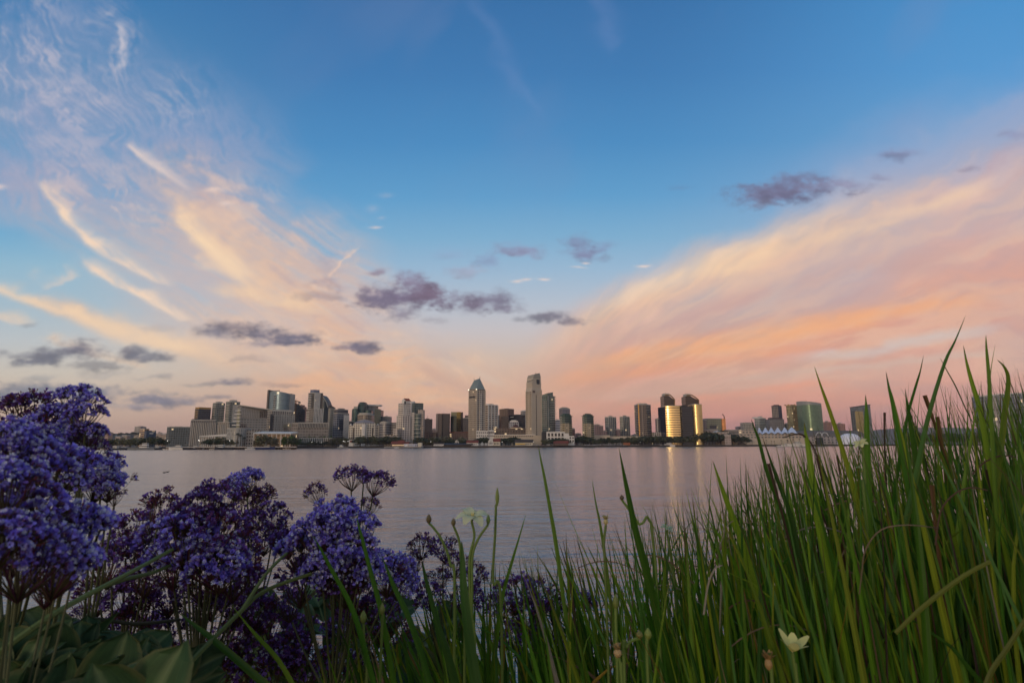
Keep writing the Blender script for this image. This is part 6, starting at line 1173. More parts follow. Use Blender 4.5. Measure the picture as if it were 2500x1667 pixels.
# ---- paddle leaves
def leaf_mesh(seed, wide):
    r = random.Random(seed); b = MB(); cols = []; nu, nv = 12, 8; droop = r.uniform(.15, .45); wav = r.uniform(.02, .05); fold = r.uniform(.15, .4); ph = r.random() * 6
    def prof(t): return wide * (max(0, math.sin(math.pi * min(1, t ** 1.15))) ** .5) * (1 - .15 * t) if t > 0 else .0
    def pt(i, j):
        t = i / nu; s = j / nv * 2 - 1; w = prof(t) * .5; x = s * w; y = t
        z = abs(s) * fold * w - droop * t * t + wav * math.sin(t * 9 + ph + s * 2) * abs(s); return Vector((x, y - .12 * droop * t * t, z))
    tone = r.uniform(.8, 1.2)
    for i in range(nu):
        for j in range(nv):
            q = [pt(i, j), pt(i, j + 1), pt(i + 1, j + 1), pt(i + 1, j)]; b.face(q, 0, [(j / nv, i / nu), ((j + 1) / nv, i / nu), ((j + 1) / nv, (i + 1) / nu), (j / nv, (i + 1) / nu)])
            for jj, ii in ((j, i), (j + 1, i), (j + 1, i + 1), (j, i + 1)):
                s = abs(jj / nv * 2 - 1); c = lin((48,70,38)) * tone * (1 + .12 * math.sin(ii * 2.2 + abs(jj - nv / 2) * 1.3 + ph))
                if s < .1: c = lin((92,106,68)) * tone
                elif s > .95: c = lin((84,88,52))
                cols.append((*c, 1))
    n0 = len(b.v); b.tube((0, -.35, .0), (0, .03, 0), .020, .016, 5, cap=False); cols += [(*lin((92,104,62)), 1)] * (len(b.v) - n0)
    return b.mesh('leaf', M_LEAFB, smooth=True, colors=cols)
LEAVES = [leaf_mesh(s, w) for s, w in ((1, .74), (2, .86), (3, .68), (4, .80), (5, .72))]
def inst(name, me, par, loc, rot, sc):
    o = bpy.data.objects.new(name, me); COL.objects.link(o); o.parent = par; o.location = Vector(loc) - origin(par); o.rotation_mode = 'QUATERNION'; o.rotation_quaternion = rot; o.scale = (sc,) * 3 if not isinstance(sc, tuple) else sc; return o
def bez(p0, p1, p2, n): return [p0 * (1 - t) ** 2 + p1 * (2 * t * (1 - t)) + p2 * t * t for t in [i / n for i in range(n + 1)]]
def stem_obj(par, pts, r0, r1, name='stem', col=(104,112,62), n=6):
    b = MB(); k = len(pts) - 1; rad = [r0 + (r1 - r0) * i / k for i in range(k + 1)]; b.path(pts, rad, n); c = lin(col) * frng.uniform(.75, 1.1)
    return b.build(name, M_STEM, par, smooth=True, colors=[(*c, 1)] * len(b.v))
def lavender(label, rootpx, rootY, heads, node=.55, fill=.5):
    gx = XY(rootpx * K, rootY, 1500)[0]; root = Vector((gx, rootY, gz(rootY))); t = thing('sea_lavender', label, 'flowering plant', root, 'purple flowering plants on the near bank')
    pts = [P(h[0] * K, h[1] * K, h[3]) for h in heads]; mean = sum(pts, Vector()) / len(pts); nd = root.lerp(mean, max(node, .62)) + Vector((0, 0, .02))
    extra = []
    for h in heads:
        if frng.random() < fill and h[2] > 30: extra.append((h[0] + frng.gauss(0, 42), h[1] + frng.uniform(28, 85), h[2] * frng.uniform(.65, .95), h[3] + frng.uniform(.03, .14), frng.choice(('mid', 'dark', 'mid'))))
    heads = heads + extra; pts = [P(h[0] * K, h[1] * K, h[3]) for h in heads]
    stem_obj(t, bez(root, root.lerp(nd, .5) + Vector((0, 0, .06)), nd, 6), .0036 * min(1, rootY), .003 * min(1, rootY), col=(72,80,48))
    for h, c in zip(heads, pts):
        rad = h[2] * K * h[3] / FPX * 1.02; kind = h[4] if len(h) > 4 else 'full'; ax = (c - nd).normalized() + Vector((frng.gauss(0, .15), frng.gauss(0, .15) - .12, .75)); ax.normalize()
        q = Vector((0, 0, 1)).rotation_difference(ax); q = q @ Matrix.Rotation(frng.uniform(0, 6.28), 3, 'Z').to_quaternion()
        inst('flower_head', frng.choice(HEADS[kind]), t, c, q, rad * frng.uniform(.96, 1.1))
        bs = c - ax * rad * .95; stem_obj(t, bez(nd, nd.lerp(bs, .6) - ax * .03, bs, 7), .0021 * min(1, h[3] + .1), .0014 * min(1, h[3] + .1), col=(76,80,50))
    return t, nd, root
def leaf_at(par, px, py, Y, size, root, seed=None):
    c = P(px * K, py * K, Y); d = (c - root); d.z *= .5; d = (d.normalized() + Vector((frng.gauss(0, .35), frng.gauss(0, .25), frng.gauss(.15, .3)))).normalized()
    up = Vector((frng.gauss(0, .45), -.55 + frng.gauss(0, .35), .8)); x = d.cross(up).normalized(); z = x.cross(d).normalized(); rot = Matrix((x, d, z)).transposed().to_quaternion()
    inst('leaf', LEAVES[frng.randrange(5)], par, c - d * size * .5, rot, (size * frng.uniform(.85, 1.15), size, size))
D_ = 'dark'; M_ = 'mid'
p1, n1, r1 = lavender('nearest, largest and most blurred purple flower heads filling the left edge', 60, .52, [(15,1010,66,.50),(66,1075,86,.53),(40,1180,88,.50),(50,1285,92,.48),(142,1290,80,.53),(172,1215,84,.56),(15,1110,78,.47),(115,1335,56,.56),(-10,1240,80,.45)], .35)
p2, n2, r2 = lavender('tallest purple flower spray at far left, rising highest against the sky', 100, .80, [(170,912,40,.68),(196,950,42,.67),(205,995,40,.68),(180,1005,36,.70,M_),(165,1060,42,.72,D_),(205,1035,36,.70,M_),(135,945,26,.70,M_)], .5, 0)
p3, n3, r3 = lavender('purple flower domes at the left edge just behind the nearest blurred ones', 40, .86, [(72,930,52,.75,M_),(28,950,48,.75,D_),(122,985,56,.70),(90,1015,66,.67),(150,1085,62,.65)], .4)
p4, n4, r4 = lavender('rounded violet flower head standing over the water right of the left edge cluster', 200, .92, [(232,1075,46,.78),(245,1112,48,.77),(215,1112,44,.80),(262,1140,24,.80,D_)], .6, 0)
p5, n5, r5 = lavender('dark topped purple plant between the left edge cluster and the big middle cluster', 300, 1.05, [(370,1162,50,.95,D_),(312,1205,54,1.0,M_),(262,1290,56,.92,M_),(212,1298,56,.96,D_),(330,1270,52,.96,M_),(345,1318,54,.93,M_),(290,1240,40,.98,M_)], .55)
p6, n6, r6 = lavender('large tall cluster of purple heads left of the middle, standing over the long green stem', 470, 1.0, [(500,1138,52,.92,M_),(452,1178,58,.91,M_),(428,1235,72,.89),(512,1208,66,.91,M_),(545,1265,62,.92,M_),(500,1298,68,.90),(400,1290,58,.92),(540,1328,54,.93,M_),(470,1330,60,.95,M_),(415,1190,44,.93,M_)], .5)
p7, n7, r7 = lavender('slim purple plant with flat and dark tops right behind the large tall cluster', 590, 1.2, [(562,1106,36,1.05),(535,1122,26,1.06,M_),(602,1142,40,1.1,D_),(575,1155,38,1.1,D_),(622,1195,48,1.06,M_),(600,1230,46,1.08,M_)], .55)
p8, n8, r8 = lavender('small flat purple heads on long thin bare stems, highest over the open water', 800, 1.3, [(725,1133,27,1.2,D_),(805,1093,32,1.15,M_),(866,1103,35,1.15,M_),(848,1163,24,1.2,D_),(835,1092,20,1.17,M_)], .5, 0)
p9, n9, r9 = lavender('brightest wide cluster of violet and white flower heads in the middle of the bank', 770, 1.05, [(768,1188,58,.95),(830,1213,44,.95),(735,1228,60,.96),(790,1268,60,.94),(700,1268,58,.98),(835,1298,54,.96),(660,1240,44,1.0,M_),(750,1308,58,.98),(890,1320,48,1.0),(700,1330,58,1.0,M_),(800,1338,54,1.0,M_),(922,1345,36,1.05)], .45)
p10, n10, r10 = lavender('open maroon and purple umbels seen against the water left of the white flower', 1020, 1.35, [(968,1256,36,1.2,D_),(1015,1260,34,1.2,D_),(955,1290,26,1.25,D_),(1045,1298,34,1.2,D_),(1085,1328,40,1.2,D_),(985,1370,38,1.2,M_),(1075,1378,36,1.2,M_),(1010,1330,28,1.25,D_)], .5, .1)
p11, n11, r11 = lavender('low purple plant farthest right, half hidden by the grass below the white flower', 1210, 1.35, [(1190,1365,46,1.15,M_),(1238,1372,44,1.15,D_),(1150,1390,38,1.2,M_),(1212,1420,48,1.16,D_),(1180,1468,44,1.2,M_),(1338,1380,32,1.3,M_),(1272,1400,34,1.25,D_)], .5)
p12, n12, r12 = lavender('low shaded purple plant under the large tall cluster, beside the broad leaves', 480, 1.15, [(370,1375,54,1.0,M_),(330,1400,48,1.0,D_),(540,1375,50,1.1,M_),(460,1390,54,1.05,D_),(600,1400,48,1.1,M_),(500,1440,54,1.1,D_),(570,1460,54,1.1,M_),(640,1440,48,1.15,M_),(380,1450,52,1.05,M_),(420,1520,58,1.02,M_),(185,1412,22,.95,D_)], .35)
p13, n13, r13 = lavender('lowest purple plant along the bottom edge, left of the grass', 700, 1.25, [(650,1500,54,1.1,M_),(700,1535,58,1.1,D_),(600,1550,58,1.06,M_),(540,1510,48,1.1,D_),(760,1530,54,1.15,M_),(820,1380,48,1.1,D_),(870,1400,46,1.1,M_),(900,1450,44,1.15,D_),(780,1450,44,1.2,M_),(860,1480,38,1.2,D_),(690,1450,40,1.2,D_)], .3)
# broad leaves
for i in range(96):
    px = frng.uniform(-30, 330); py = 1425 + (px / 330) * 60 + frng.uniform(0, 190) ; Y = .86 - (py - 1425) / 190 * .34 + frng.uniform(-.04, .04)
    leaf_at(p1, px, py, Y, frng.uniform(.055, .09), r1 + Vector((frng.gauss(0, .08), frng.gauss(.1, .08), frng.uniform(0, .12))))
for i in range(20):
    px = frng.uniform(260, 480); py = frng.uniform(1500, 1640); Y = frng.uniform(.72, .95); leaf_at(p5, px, py, Y + .08, frng.uniform(.055, .085), r5 + Vector((frng.gauss(0, .08), 0, frng.uniform(0, .1))))
for i in range(44):
    px = frng.uniform(470, 1060); py = frng.uniform(1400, 1620); Y = frng.uniform(1.25, 1.55); leaf_at(p13, px, py, Y, frng.uniform(.09, .13), r13 + Vector((frng.gauss(0, .2), 0, frng.uniform(0, .15))))
for px, py, Y, s in ((680,1370,1.5,.11),(720,1350,1.5,.11),(800,1390,1.5,.11),(640,1400,1.5,.11),(760,1380,1.5,.12)): leaf_at(p9, px, py, Y, s, r9)
# long bare flower stems crossing the picture
def px_path(pts): return [P(x, y, Y) for x, y, Y in pts]
def smooth_path(pts, n=5):
    out = []
    for i in range(len(pts) - 1):
        p0, p1_, p2_, p3_ = pts[max(0, i - 1)], pts[i], pts[i + 1], pts[min(len(pts) - 1, i + 2)]
        for k in range(n):
            t = k / n; out.append(.5 * ((2 * p1_) + (p2_ - p0) * t + (2 * p0 - 5 * p1_ + 4 * p2_ - p3_) * t * t + (3 * p1_ - p0 - 3 * p2_ + p3_) * t ** 3))
    return out + [pts[-1]]
stem_obj(p1, smooth_path(px_path([(-40,1620,.58),(102,1517,.62),(180,1470,.66),(255,1430,.70),(340,1385,.76),(421,1341,.84)])), .0034, .0024, 'flower_stem', (88,100,48))
stem_obj(p5, smooth_path(px_path([(255,1430,.70),(310,1412,.75),(370,1398,.82),(420,1378,.88)])), .0030, .0022, 'flower_stem', (84,96,50))
stem_obj(p12, smooth_path(px_path([(395,1690,.72),(480,1600,.78),(590,1490,.84),(650,1440,.88),(760,1400,.92)])), .0038, .0026, 'flower_stem', (88,100,48))
stem_obj(p12, smooth_path(px_path([(590,1490,.84),(650,1400,.88),(700,1350,.92)])), .0030, .0022, 'flower_stem', (80,92,46))
stem_obj(p5, smooth_path(px_path([(90,1560,.70),(220,1512,.78),(330,1522,.85),(440,1512,.92)])), .0030, .0022, 'flower_stem', (70,72,56))
# ---- grass
G1 = [c * np.array((1.42, 1.20, .74), np.float32) for c in [lin((60,104,28)), lin((50,94,30)), lin((74,118,32)), lin((64,104,34)), lin((92,124,34)), lin((108,128,38)), lin((46,86,34)), lin((92,128,52)), lin((68,110,64))]]
TAN = [lin((140,118,92)), lin((122,98,76)), lin((150,138,118)), lin((98,72,58))]; YEL_ = [lin((134,124,40)), lin((150,120,44)), lin((122,96,40))]; BRN = [lin((78,58,44)), lin((98,66,40)), lin((62,48,42))]
def add_blade(b, cols, pts, w, r, kind='green', wp=None):
    """a tapering folded ribbon along pts (root to tip)"""
    n = len(pts) - 1; face = Vector((r.gauss(0, .55), -1, r.gauss(0, .15))).normalized(); base = r.choice(G1) * r.uniform(.55, 1.2) if kind == 'green' else (r.choice(TAN) if kind == 'dry' else lin((112,118,48)) if kind == 'olive' else r.choice(YEL_) if kind == 'yellow' else r.choice(BRN)) * r.uniform(.7, 1.1)
    tipc = r.choice(BRN) if r.random() < .48 else base * 1.05; tl = r.uniform(.02, .18); side_y = r.random() < .22; twist = r.gauss(0, .5); rows = []
    for i, p in enumerate(pts):
        t = i / n; d = (pts[min(n, i + 1)] - pts[max(0, i - 1)]).normalized(); s = d.cross(face).normalized(); f2 = s.cross(d)
        a = twist * t; s2 = s * math.cos(a) + f2 * math.sin(a); ww = w * .5 * ((1 - t ** 2.4) * (.75 + .25 * min(1, t * 4)) if wp is None else wp(t)) + w * .012
        c = base * (1 - .25 * max(0, .5 - t)) if False else base; k = min(1, max(0, (t - (1 - tl)) / tl)) if tl > 0 else 0; c = c * (1 - k) + tipc * k
        c2 = c * .72 + YEL_[0] * .28 if side_y else c; rows.append((p - s2 * ww, p + f2 * ww * .28, p + s2 * ww, c, c2, t))
    for q0, q1 in zip(rows, rows[1:]):
        b.face([q0[0], q0[1], q1[1], q1[0]], 0, [(0, q0[5]), (.5, q0[5]), (.5, q1[5]), (0, q1[5])]); cols += [(*q0[3], 1), (*q0[3], 1), (*q1[3], 1), (*q1[3], 1)]
        b.face([q0[1], q0[2], q1[2], q1[1]], 0, [(.5, q0[5]), (1, q0[5]), (1, q1[5]), (.5, q1[5])]); cols += [(*q0[3], 1), (*q0[4], 1), (*q1[4], 1), (*q1[3], 1)]
ENVX = [700,820,950,1050,1150,1250,1350,1450,1550,1650,1750,1850,1950,2050,2150,2250,2350,2450,2600]
ENVY = [1500,1430,1420,1400,1370,1340,1305,1270,1225,1180,1140,1095,1045,1012,978,945,912,895,880]
def env_top(px): return float(np.interp(px, ENVX, ENVY))
gb = MB(); gc = []; gr = random.Random(99)
def rand_blade(px, drop, Y, w, kind, droop=0.0):
    ty = env_top(px) + drop; tip = P(px, ty, Y); H = tip.z - gz(Y); lean = gr.gauss(.07 if px > 1500 else .14, .10) + (.10 if px < 1100 else 0); root = Vector((tip.x + lean * H + gr.gauss(0, .02), Y + gr.uniform(-.08, .10), gz(Y)))
    mid = root.lerp(tip, .55) + Vector((gr.gauss(.02, .035), gr.gauss(0, .03), H * .08)); pts = bez(root, mid, tip, 10)
    if droop: pts = [p + Vector((gr.choice((-1, 1)) * 0, 0, 0)) for p in pts]; sgn = gr.choice((-1, 1)); pts = [p + Vector((sgn * droop * max(0, i / 10 - .45) ** 2, 0, -droop * 1.3 * max(0, i / 10 - .5) ** 2)) for i, p in enumerate(pts)]
    add_blade(gb, gc, pts, w, gr, kind)
for i in range(2250):
    u = gr.random(); px = 1350 + (2620 - 1350) * u ** .85; den = min(1, max(.25, (px - 1250) / 500))
    if gr.random() > den: continue
    Y = gr.uniform(.75, 1.75); drop = gr.expovariate(1 / 120) if gr.random() < .8 else gr.uniform(50, 420); drop += (Y - .8) * 30
    if gr.random() < .10: drop -= gr.uniform(0, 50)
    k = gr.random(); kind = 'green' if k < .85 else 'yellow' if k < .91 else 'dry' if k < .97 else 'brown'
    rand_blade(px, drop, Y, gr.choice((gr.uniform(.0035, .0065), gr.uniform(.0045, .008), gr.uniform(.008, .0135))) * (.5 if kind != 'green' else 1), kind, gr.uniform(.1, .4) if gr.random() < .12 else 0)
for i in range(620):     # the clump goes on to the right
    Y = gr.uniform(.8, 1.7); rand_blade(gr.uniform(2620, 3900), gr.expovariate(1 / 120) + (Y - .8) * 30, Y, gr.uniform(.0045, .012), 'green' if gr.random() < .9 else 'yellow')
for i in range(430):
    px = gr.uniform(760, 1420); Y = gr.uniform(.85, 1.5); drop = gr.expovariate(1 / 130) + (40 if px < 1000 else 0); k = gr.random()
    rand_blade(px, drop, Y, gr.choice((gr.uniform(.004, .008), gr.uniform(.008, .0135))), 'green' if k < .86 else 'yellow' if k < .93 else 'dry', gr.uniform(.1, .35) if gr.random() < .15 else 0)
for i in range(620):      # low undergrowth that closes the foot of the clumps
    px = gr.uniform(850, 2600); Y = gr.uniform(1.0, 2.0); py = gr.uniform(1480, 1640) + (120 if px < 1300 else 0); tip = P(px, py, Y); root = Vector((tip.x + gr.gauss(0, .08), Y, gz(Y)))
    if tip.z < root.z + .08: continue
    add_blade(gb, gc, bez(root, root.lerp(tip, .5) + Vector((gr.gauss(0, .05), 0, .05)), tip, 7), gr.uniform(.006, .014), gr, 'green' if gr.random() < .88 else 'dry')
for i in range(22):       # thin dry stalks and curls caught in the clump
    px = gr.uniform(1500, 2560); Y = gr.uniform(.8, 1.3); py = env_top(px) + gr.uniform(140, 460); a = P(px, py, Y); L_ = gr.uniform(.05, .14); ang = gr.uniform(-.6, 1.2) + (math.pi if gr.random() < .5 else 0); c = a + Vector((math.cos(ang) * L_, 0, math.sin(ang) * L_ * .7)); m_ = a.lerp(c, .5) + Vector((0, 0, L_ * .35))
    add_blade(gb, gc, bez(a, m_, c, 8), gr.uniform(.0015, .0035), gr, 'dry', wp=lambda t: .8)
for i in range(20):       # dark withered seed spikes
    px = gr.uniform(1750, 2560); Y = gr.uniform(.8, 1.2); tip = P(px, env_top(px) + gr.uniform(-10, 260), Y); root = Vector((tip.x + gr.gauss(.05, .05), Y, gz(Y)))
    add_blade(gb, gc, bez(root, root.lerp(tip, .6) + Vector((gr.gauss(0, .03), 0, 0)), tip, 12), gr.uniform(.004, .007), gr, 'brown', wp=lambda t: .22 if t < .82 else .5 + .5 * math.sin((t - .82) * 60) ** 2)
gobj = gb.build('grass', M_BLADE, colors=gc); tag(gobj, 'dense tall green grass of the near bank filling the lower right', 'grass', None, 'stuff')
def big_blade(label, pts, w, Y, kind='green', wp=None, name='grass_blade', ext=True, group='single tall blades standing out of the grass'):
    """one blade that can be told apart: pts run from the tip downwards"""
    q = [P(x, y, Y + dy) for (x, y, *r_) in pts for dy in [(r_[0] if r_ else 0)]]
    q = smooth_path(q, 4)
    if ext:
        d = (q[-1] - q[-2]).normalized(); g = gz(Y); L_ = (q[-1].z - g); e = q[-1] + Vector((max(-.35, min(.35, d.x / max(.2, -d.z))) * L_, 0, -L_)); q = q + [q[-1].lerp(e, k / 4) for k in range(1, 5)]
    q = q[::-1]; b = MB(); c = []; add_blade(b, c, q, w, gr, kind, wp); o = b.build(name, M_BLADE, None, colors=c)
    r0 = q[0].copy(); o.data.transform(Matrix.Translation(-r0)); o.location = r0; return tag(o, label, 'grass blade', group)
BL = [
 ('tallest green blade, leaning right with its tip highest against the pink sky', [(2358,769),(2332,832),(2305,890),(2264,1027),(2237,1160),(2205,1300)], .010, .86),
 ('straight dark blade leaning left, crossing the sky right of the curved green glass tower', [(1988,894),(2005,945),(2026,1004),(2064,1121),(2085,1198),(2110,1300)], .0085, .88),
 ('slender blade leaning left, first one left of the two crossing blades', [(2163,907),(2170,945),(2179,981),(2196,1060),(2214,1160),(2240,1300)], .0088, .87),
 ('blade leaning right that crosses just below its neighbour, left of the tallest blade', [(2255,866),(2247,905),(2237,939),(2217,1010),(2200,1100),(2180,1230)], .0085, .90),
 ('curved blade leaning left across the middle of the tallest blade', [(2295,873),(2312,905),(2334,945),(2369,1022),(2393,1057),(2430,1150)], .0085, .89),
 ('green blade with a thread thin tip right of the tallest blade', [(2352,843),(2360,885),(2372,931),(2393,1004),(2412,1110),(2440,1260)], .0085, .86),
 ('upright blade with a tiny dark knob at its tip, near the right edge', [(2407,818),(2408,845),(2411,880),(2416,945),(2422,1060),(2430,1200)], .0095, .84),
 ('reddish tipped blade crossing the knob tipped one from the right', [(2430,838),(2424,872),(2419,904),(2413,975),(2404,1080),(2395,1200)], .0075, .88),
 ('hooked blade whose tip bends left, rightmost above the glass hotel', [(2434,878),(2450,893),(2461,918),(2460,957),(2452,1016),(2440,1130)], .0075, .86),
 ('short red brown tipped blade left of the crossing pair', [(2210,948),(2213,975),(2218,1004),(2232,1092),(2250,1200)], .008, .9),
 ('double pointed straight blade in front of the gold fronted tower', [(2113,963),(2115,998),(2116,1033),(2118,1121),(2122,1240)], .010, .86),
 ('broad dark green blade in front of the left side of the curved green glass tower', [(1963,1030),(1967,1060),(1973,1092),(1985,1180),(2003,1300),(2030,1440)], .011, .84),
 ('thin curved blade in front of the terraced hall, left of its neighbour blade', [(1834,1023),(1842,1046),(1854,1078),(1876,1163),(1914,1260),(1940,1360)], .0075, .9),
 ('second blade in front of the terraced hall, right of the thin curved one', [(1862,1068),(1880,1120),(1899,1174),(1930,1258),(1945,1335),(1960,1440)], .0085, .88),
 ('dark blade leaning left over the pink water, left of the terraced hall', [(1740,1124),(1757,1175),(1776,1228),(1815,1335),(1845,1440)], .010, .85),
 ('lone tall blade in mid water whose tip touches the far shore below the tallest tower', [(1314,1085),(1320,1120),(1329,1164),(1343,1243),(1357,1325),(1378,1480)], .0068, .92),
 ('tall dark blade in mid water under the golden striped tower', [(1511,1092),(1520,1140),(1532,1200),(1553,1300),(1585,1420),(1625,1580)], .0125, .84),
 ('hair thin stalk over the water between the two tall mid water blades', [(1343,1147),(1375,1225),(1420,1330),(1470,1440),(1510,1550)], .0045, .95),
 ('thin straight blade left of the tall dark one under the golden striped tower', [(1445,1168),(1455,1230),(1467,1290),(1485,1420),(1500,1560)], .0055, .93),
 ('broad upright blade at the centre foreground with a cut blunt tip', [(1127,1320),(1129,1360),(1133,1446),(1150,1590),(1166,1690)], .017, .80),
 ('green blade left of the broad blunt one, leaning left', [(1030,1364),(1042,1420),(1068,1522),(1093,1599),(1120,1700)], .011, .82),
 ('blade leaning right towards the water, right of the broad blunt one', [(1284,1255),(1265,1320),(1249,1374),(1229,1446),(1216,1530),(1205,1640)], .0075, .9),
 ('low dark blade lying diagonally across the bottom left, left of its parallel twin', [(436,1494),(475,1525),(519,1559),(617,1643),(690,1710)], .010, .80),
 ('dark blade lying diagonally, right of its parallel twin at the bottom left', [(566,1476),(600,1520),(631,1556),(682,1614),(725,1690)], .009, .82),
 ('dark green blade crossing the bright violet cluster diagonally', [(762,1303),(783,1340),(805,1382),(849,1462),(872,1520),(900,1620)], .0095, .80),
 ('upright blade right of the bright violet cluster, over its smallest heads', [(870,1252),(876,1285),(885,1317),(906,1400),(928,1480),(950,1600)], .0075, .85),
 ('blade leaning left between the violet cluster and the maroon umbels', [(932,1357),(948,1396),(964,1436),(997,1505),(1030,1600)], .0085, .84),
]
for lab, pts, w, Y in BL: big_blade(lab, pts, w, Y)
big_blade('yellow green broken blade lying diagonally across the grass at lower right', [(2418,1370),(2350,1407),(2255,1480),(2186,1545)], .0058, .72, 'olive', lambda t: .95 - .35 * abs(t - .4), ext=False)
big_blade('yellow green blade cutting across the bottom right corner', [(2540,1470),(2500,1518),(2460,1580),(2419,1641),(2400,1700)], .0062, .70, 'olive', lambda t: .95 - .3 * t, ext=False)
big_blade('dry tan blade arched over in the middle of the right hand grass', [(2293,1289),(2216,1281),(2151,1293),(2113,1342),(2104,1400),(2098,1450)], .0028, .74, 'dry', lambda t: .8 - .3 * t, ext=False)
big_blade('dry grey blade bent over high in the right hand grass', [(2412,1197),(2370,1190),(2331,1205),(2297,1247),(2284,1330)], .0028, .74, 'dry', lambda t: .8 - .3 * t, ext=False)
big_blade('pale dry blade curling left at the edge of the grass over the water', [(1765,1379),(1752,1383),(1742,1392),(1728,1430),(1718,1500)], .003, .76, 'dry', lambda t: .8 - .3 * t, ext=False)
big_blade('thin black arched blade in front of the grey barrel roofed wing', [(1912,1068),(1935,1061),(1955,1060),(1972,1072),(1990,1100),(2020,1180)], .0032, .84, 'brown', lambda t: .8)
# ---- pale iris flowers, buds and pods
def petal(b, cols, c, out, up, L_, W, col, curl=.3):
    side = out.cross(up).normalized(); n = 7; rows = []
    for i in range(n + 1):
        t = i / n; w = W * .5 * math.sin(math.pi * min(.97, .08 + t * .92)) ** .6; p = c + out * (L_ * t) + up * (L_ * (.25 * math.sin(t * 2.2) - curl * t * t)); rows.append((p - side * w + up * .12 * w, p, p + side * w + up * .12 * w))
    for q0, q1 in zip(rows, rows[1:]):
        for k in range(2): b.face([q0[k], q0[k + 1], q1[k + 1], q1[k]]); cols.extend([(*col, 1)] * 4)
def stalk(par, pts, r0=.0022, r1=.0018, col=(92,112,48)): return stem_obj(par, smooth_path(pts, 4), r0, r1, 'stalk', col)
def iris(label, px, py, Y, size, stalkpts, tilt=(0, 0), col=(226,228,196), spot=True, n=6, curl=.3, up0=None):
    c = P(px, py, Y); pts = [P(x, y, Y) for x, y in stalkpts]; last = pts[-1]; g = Vector((last.x, Y, gz(Y)))
    t = thing('iris_flower', label, 'flower', g, 'pale flowers in the grass'); stalk(t, [g, last] + pts[::-1][1:] + [c - Vector((0, 0, size * .1))])
    up = (up0 or Vector((tilt[0], tilt[1], 1))).normalized(); a = up.orthogonal().normalized(); q = up.cross(a)
    for k in range(n):
        b = MB(); cc = []; an = k * 6.283 / n + .4; out = (a * math.cos(an) + q * math.sin(an)); cl = lin(col) * frng.uniform(.85, 1.05); petal(b, cc, c, (out + up * (.25 if k % 2 else .1)).normalized(), up, size * (1 if k % 2 else .9), size * .62, cl, curl); pt_ = b.build('petal', M_PETAL, t, smooth=True, merge=False, colors=cc)
        if spot and k % 2 == 0: b = MB(); s0 = c + out * size * .22 + up * size * .10; b.tube(s0, s0 + out * size * .14 - up * size * .01, size * .055, size * .03, 6); b.build('dark_spot', M_STEM, pt_, colors=[(*lin((60,36,26)), 1)] * len(b.v))
    b = MB(); b.tube(c - up * size * .05, c + up * size * .25, size * .06, size * .10, 6); b.build('style', M_PETAL, t, colors=[(*lin((226,214,150)), 1)] * len(b.v)); return t
iris('white iris flower with a dark centre standing against the water', 1153, 1262, .86, .027, [(1152,1275),(1158,1310),(1146,1370),(1150,1500),(1160,1640)], (0.1, -.35), (222,222,178), curl=.45)
iris('cream cup shaped flower low in the grass at the bottom', 1935, 1588, .72, .019, [(1937,1610),(1945,1660),(1950,1720)], (.1, -.2), (226,218,140), False, 6, -.5)
iris('pale yellow flower high in the right hand grass in front of the white tent', 2102, 1084, .86, .012, [(2106,1100),(2112,1180),(2118,1300)], (-.6, -.4), (226,222,160), True, 6, .3)
iris('pale yellow flower half hidden in the right hand grass below the higher one', 2105, 1150, .88, .013, [(2110,1165),(2114,1240),(2120,1340)], (.5, -.3), (224,222,166), False, 6, .2)
iris('small whitish flower half hidden behind blades over the pink water', 1628, 1290, 1.1, .014, [(1630,1305),(1640,1380),(1650,1480)], (.2, -.3), (186,198,160), False, 6, .3)
def bud(label, px, py, Y, L_, W, stalkpts, col, name='flower_bud', cat='bud', frill=False, lean=(0, 0), group='buds and pods in the grass'):
    c = P(px, py, Y); pts = [P(x, y, Y) for x, y in stalkpts]; last = pts[-1]; g = Vector((last.x, Y, gz(Y))); t = thing(name, label, cat, g, group); ax = Vector((lean[0], lean[1], 1)).normalized(); stalk(t, [g, last] + pts[::-1][1:] + [c - ax * L_ * .5])
    b = MB(); cc = []; rr = [.35, .8, 1.0, .92, .6, .15]; p = [c + ax * L_ * (i / 5 - .5) for i in range(6)]; b.path(p, [W * .5 * k for k in rr], 8); cc += [(*lin(col), 1)] * len(b.v); b.build('pod', M_STEM, t, smooth=True, colors=cc)
    if frill:
        b = MB(); cc = []; a = ax.orthogonal().normalized(); q = ax.cross(a)
        for k in range(14): an = k * 6.283 / 14; out = (a * math.cos(an) + q * math.sin(an) + ax * frng.uniform(.3, 1.4)).normalized(); petal(b, cc, c + ax * L_ * .1, out, ax, L_ * frng.uniform(.5, .8), W * .5, lin(col) * frng.uniform(.8, 1.25), -.3)
        b.build('withered_petals', M_PETAL, t, colors=cc)
    return t
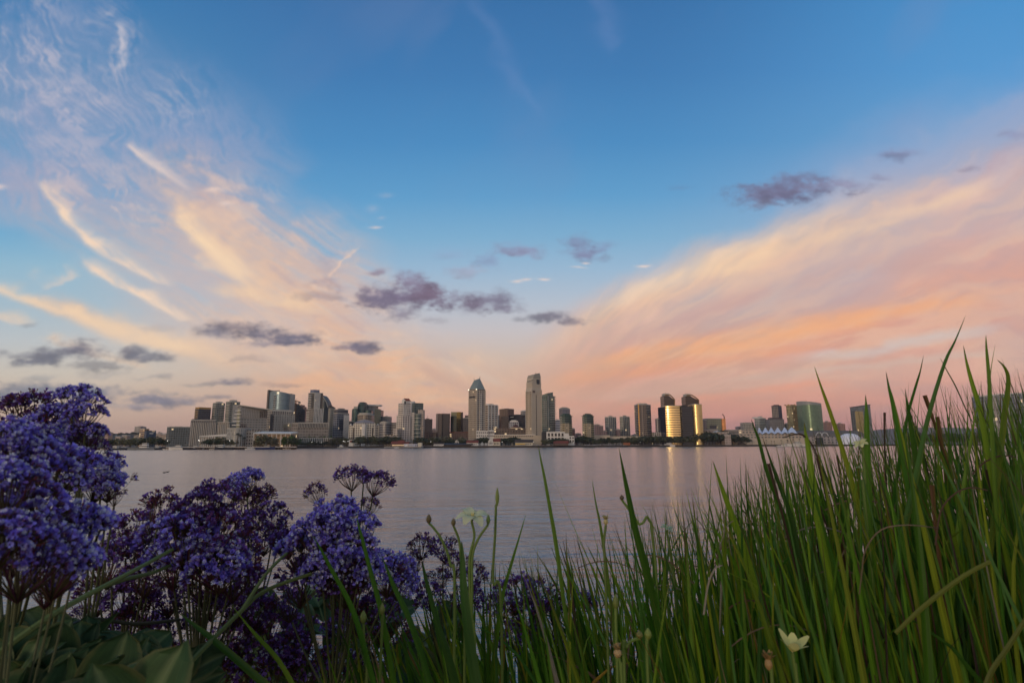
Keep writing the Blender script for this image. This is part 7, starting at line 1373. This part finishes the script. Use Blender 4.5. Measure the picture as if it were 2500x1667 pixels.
bud('brown bud on a stalk bent left, left of the white iris', 1047, 1266, .86, .013, .008, [(1056,1285),(1080,1320),(1100,1380),(1110,1500)], (96,84,52)); bud('small brown bud just left of the white iris', 1107, 1274, .86, .011, .007, [(1110,1290),(1122,1325),(1128,1400),(1135,1520)], (104,92,60)); bud('green bud just right of the white iris on a branch leaning right', 1192, 1268, .86, .014, .006, [(1188,1285),(1165,1320),(1152,1370),(1152,1500)], (92,112,54)); bud('tall slim green bud standing highest right of the white iris', 1214, 1212, .88, .026, .006, [(1211,1235),(1209,1300),(1204,1424),(1225,1520)], (112,124,60)); bud('withered cream flower over the water left of the tall dark blade', 1479, 1272, .88, .010, .007, [(1478,1290),(1474,1340),(1480,1460)], (170,156,104), frill=True); bud('small brown knob at the tip of a stalk beside the tall dark blade', 1518, 1214, .90, .008, .007, [(1522,1225),(1560,1280),(1600,1370)], (88,74,54)); bud('tan withered flower head low in the middle grass', 1508, 1592, .74, .011, .010, [(1513,1612),(1517,1650),(1520,1720)], (160,136,92), frill=True); bud('withered orange brown flower beside the cream cup shaped one', 1876, 1618, .72, .014, .009, [(1882,1640),(1888,1700)], (150,120,76), frill=True); bud('fat green seed pod left of centre above the tan broken stalks', 887, 1505, .82, .016, .009, [(888,1530),(890,1600),(895,1690)], (104,116,52), 'seed_pod', 'seed pod'); bud('green seed pod right of the fat one, slightly higher', 933, 1486, .84, .016, .008, [(934,1510),(930,1600)], (100,108,50), 'seed_pod', 'seed pod'); bud('green seed pod upright in the middle grass', 1503, 1468, .78, .018, .008, [(1504,1500),(1506,1600)], (98,108,48), 'seed_pod', 'seed pod'); bud('round green pod on a bent stalk in the middle grass', 1582, 1546, .76, .013, .009, [(1580,1570),(1582,1660)], (112,124,56), 'seed_pod', 'seed pod'); bud('small round olive pod left of the round green one', 1561, 1548, .76, .009, .009, [(1550,1560),(1530,1580),(1525,1680)], (108,104,52), 'seed_pod', 'seed pod', False)
# ------------------------------------------------------------------ thin evening air over the bay
hm = bpy.data.materials.new('evening_air'); hm.use_nodes = True; ht = hm.node_tree; ht.nodes.clear()
ho = ht.nodes.new('ShaderNodeOutputMaterial'); hv = ht.nodes.new('ShaderNodeVolumePrincipled'); ht.links.new(hv.outputs[0], ho.inputs['Volume'])
hv.inputs['Color'].default_value = (.90, .80, .80, 1); hv.inputs['Density'].default_value = .00005; hv.inputs['Anisotropy'].default_value = .2
hb_ = MB().box((0, 3950, 137), (19000, 8100, 278))
hz = tag(hb_.build('haze', hm), kind='stuff')
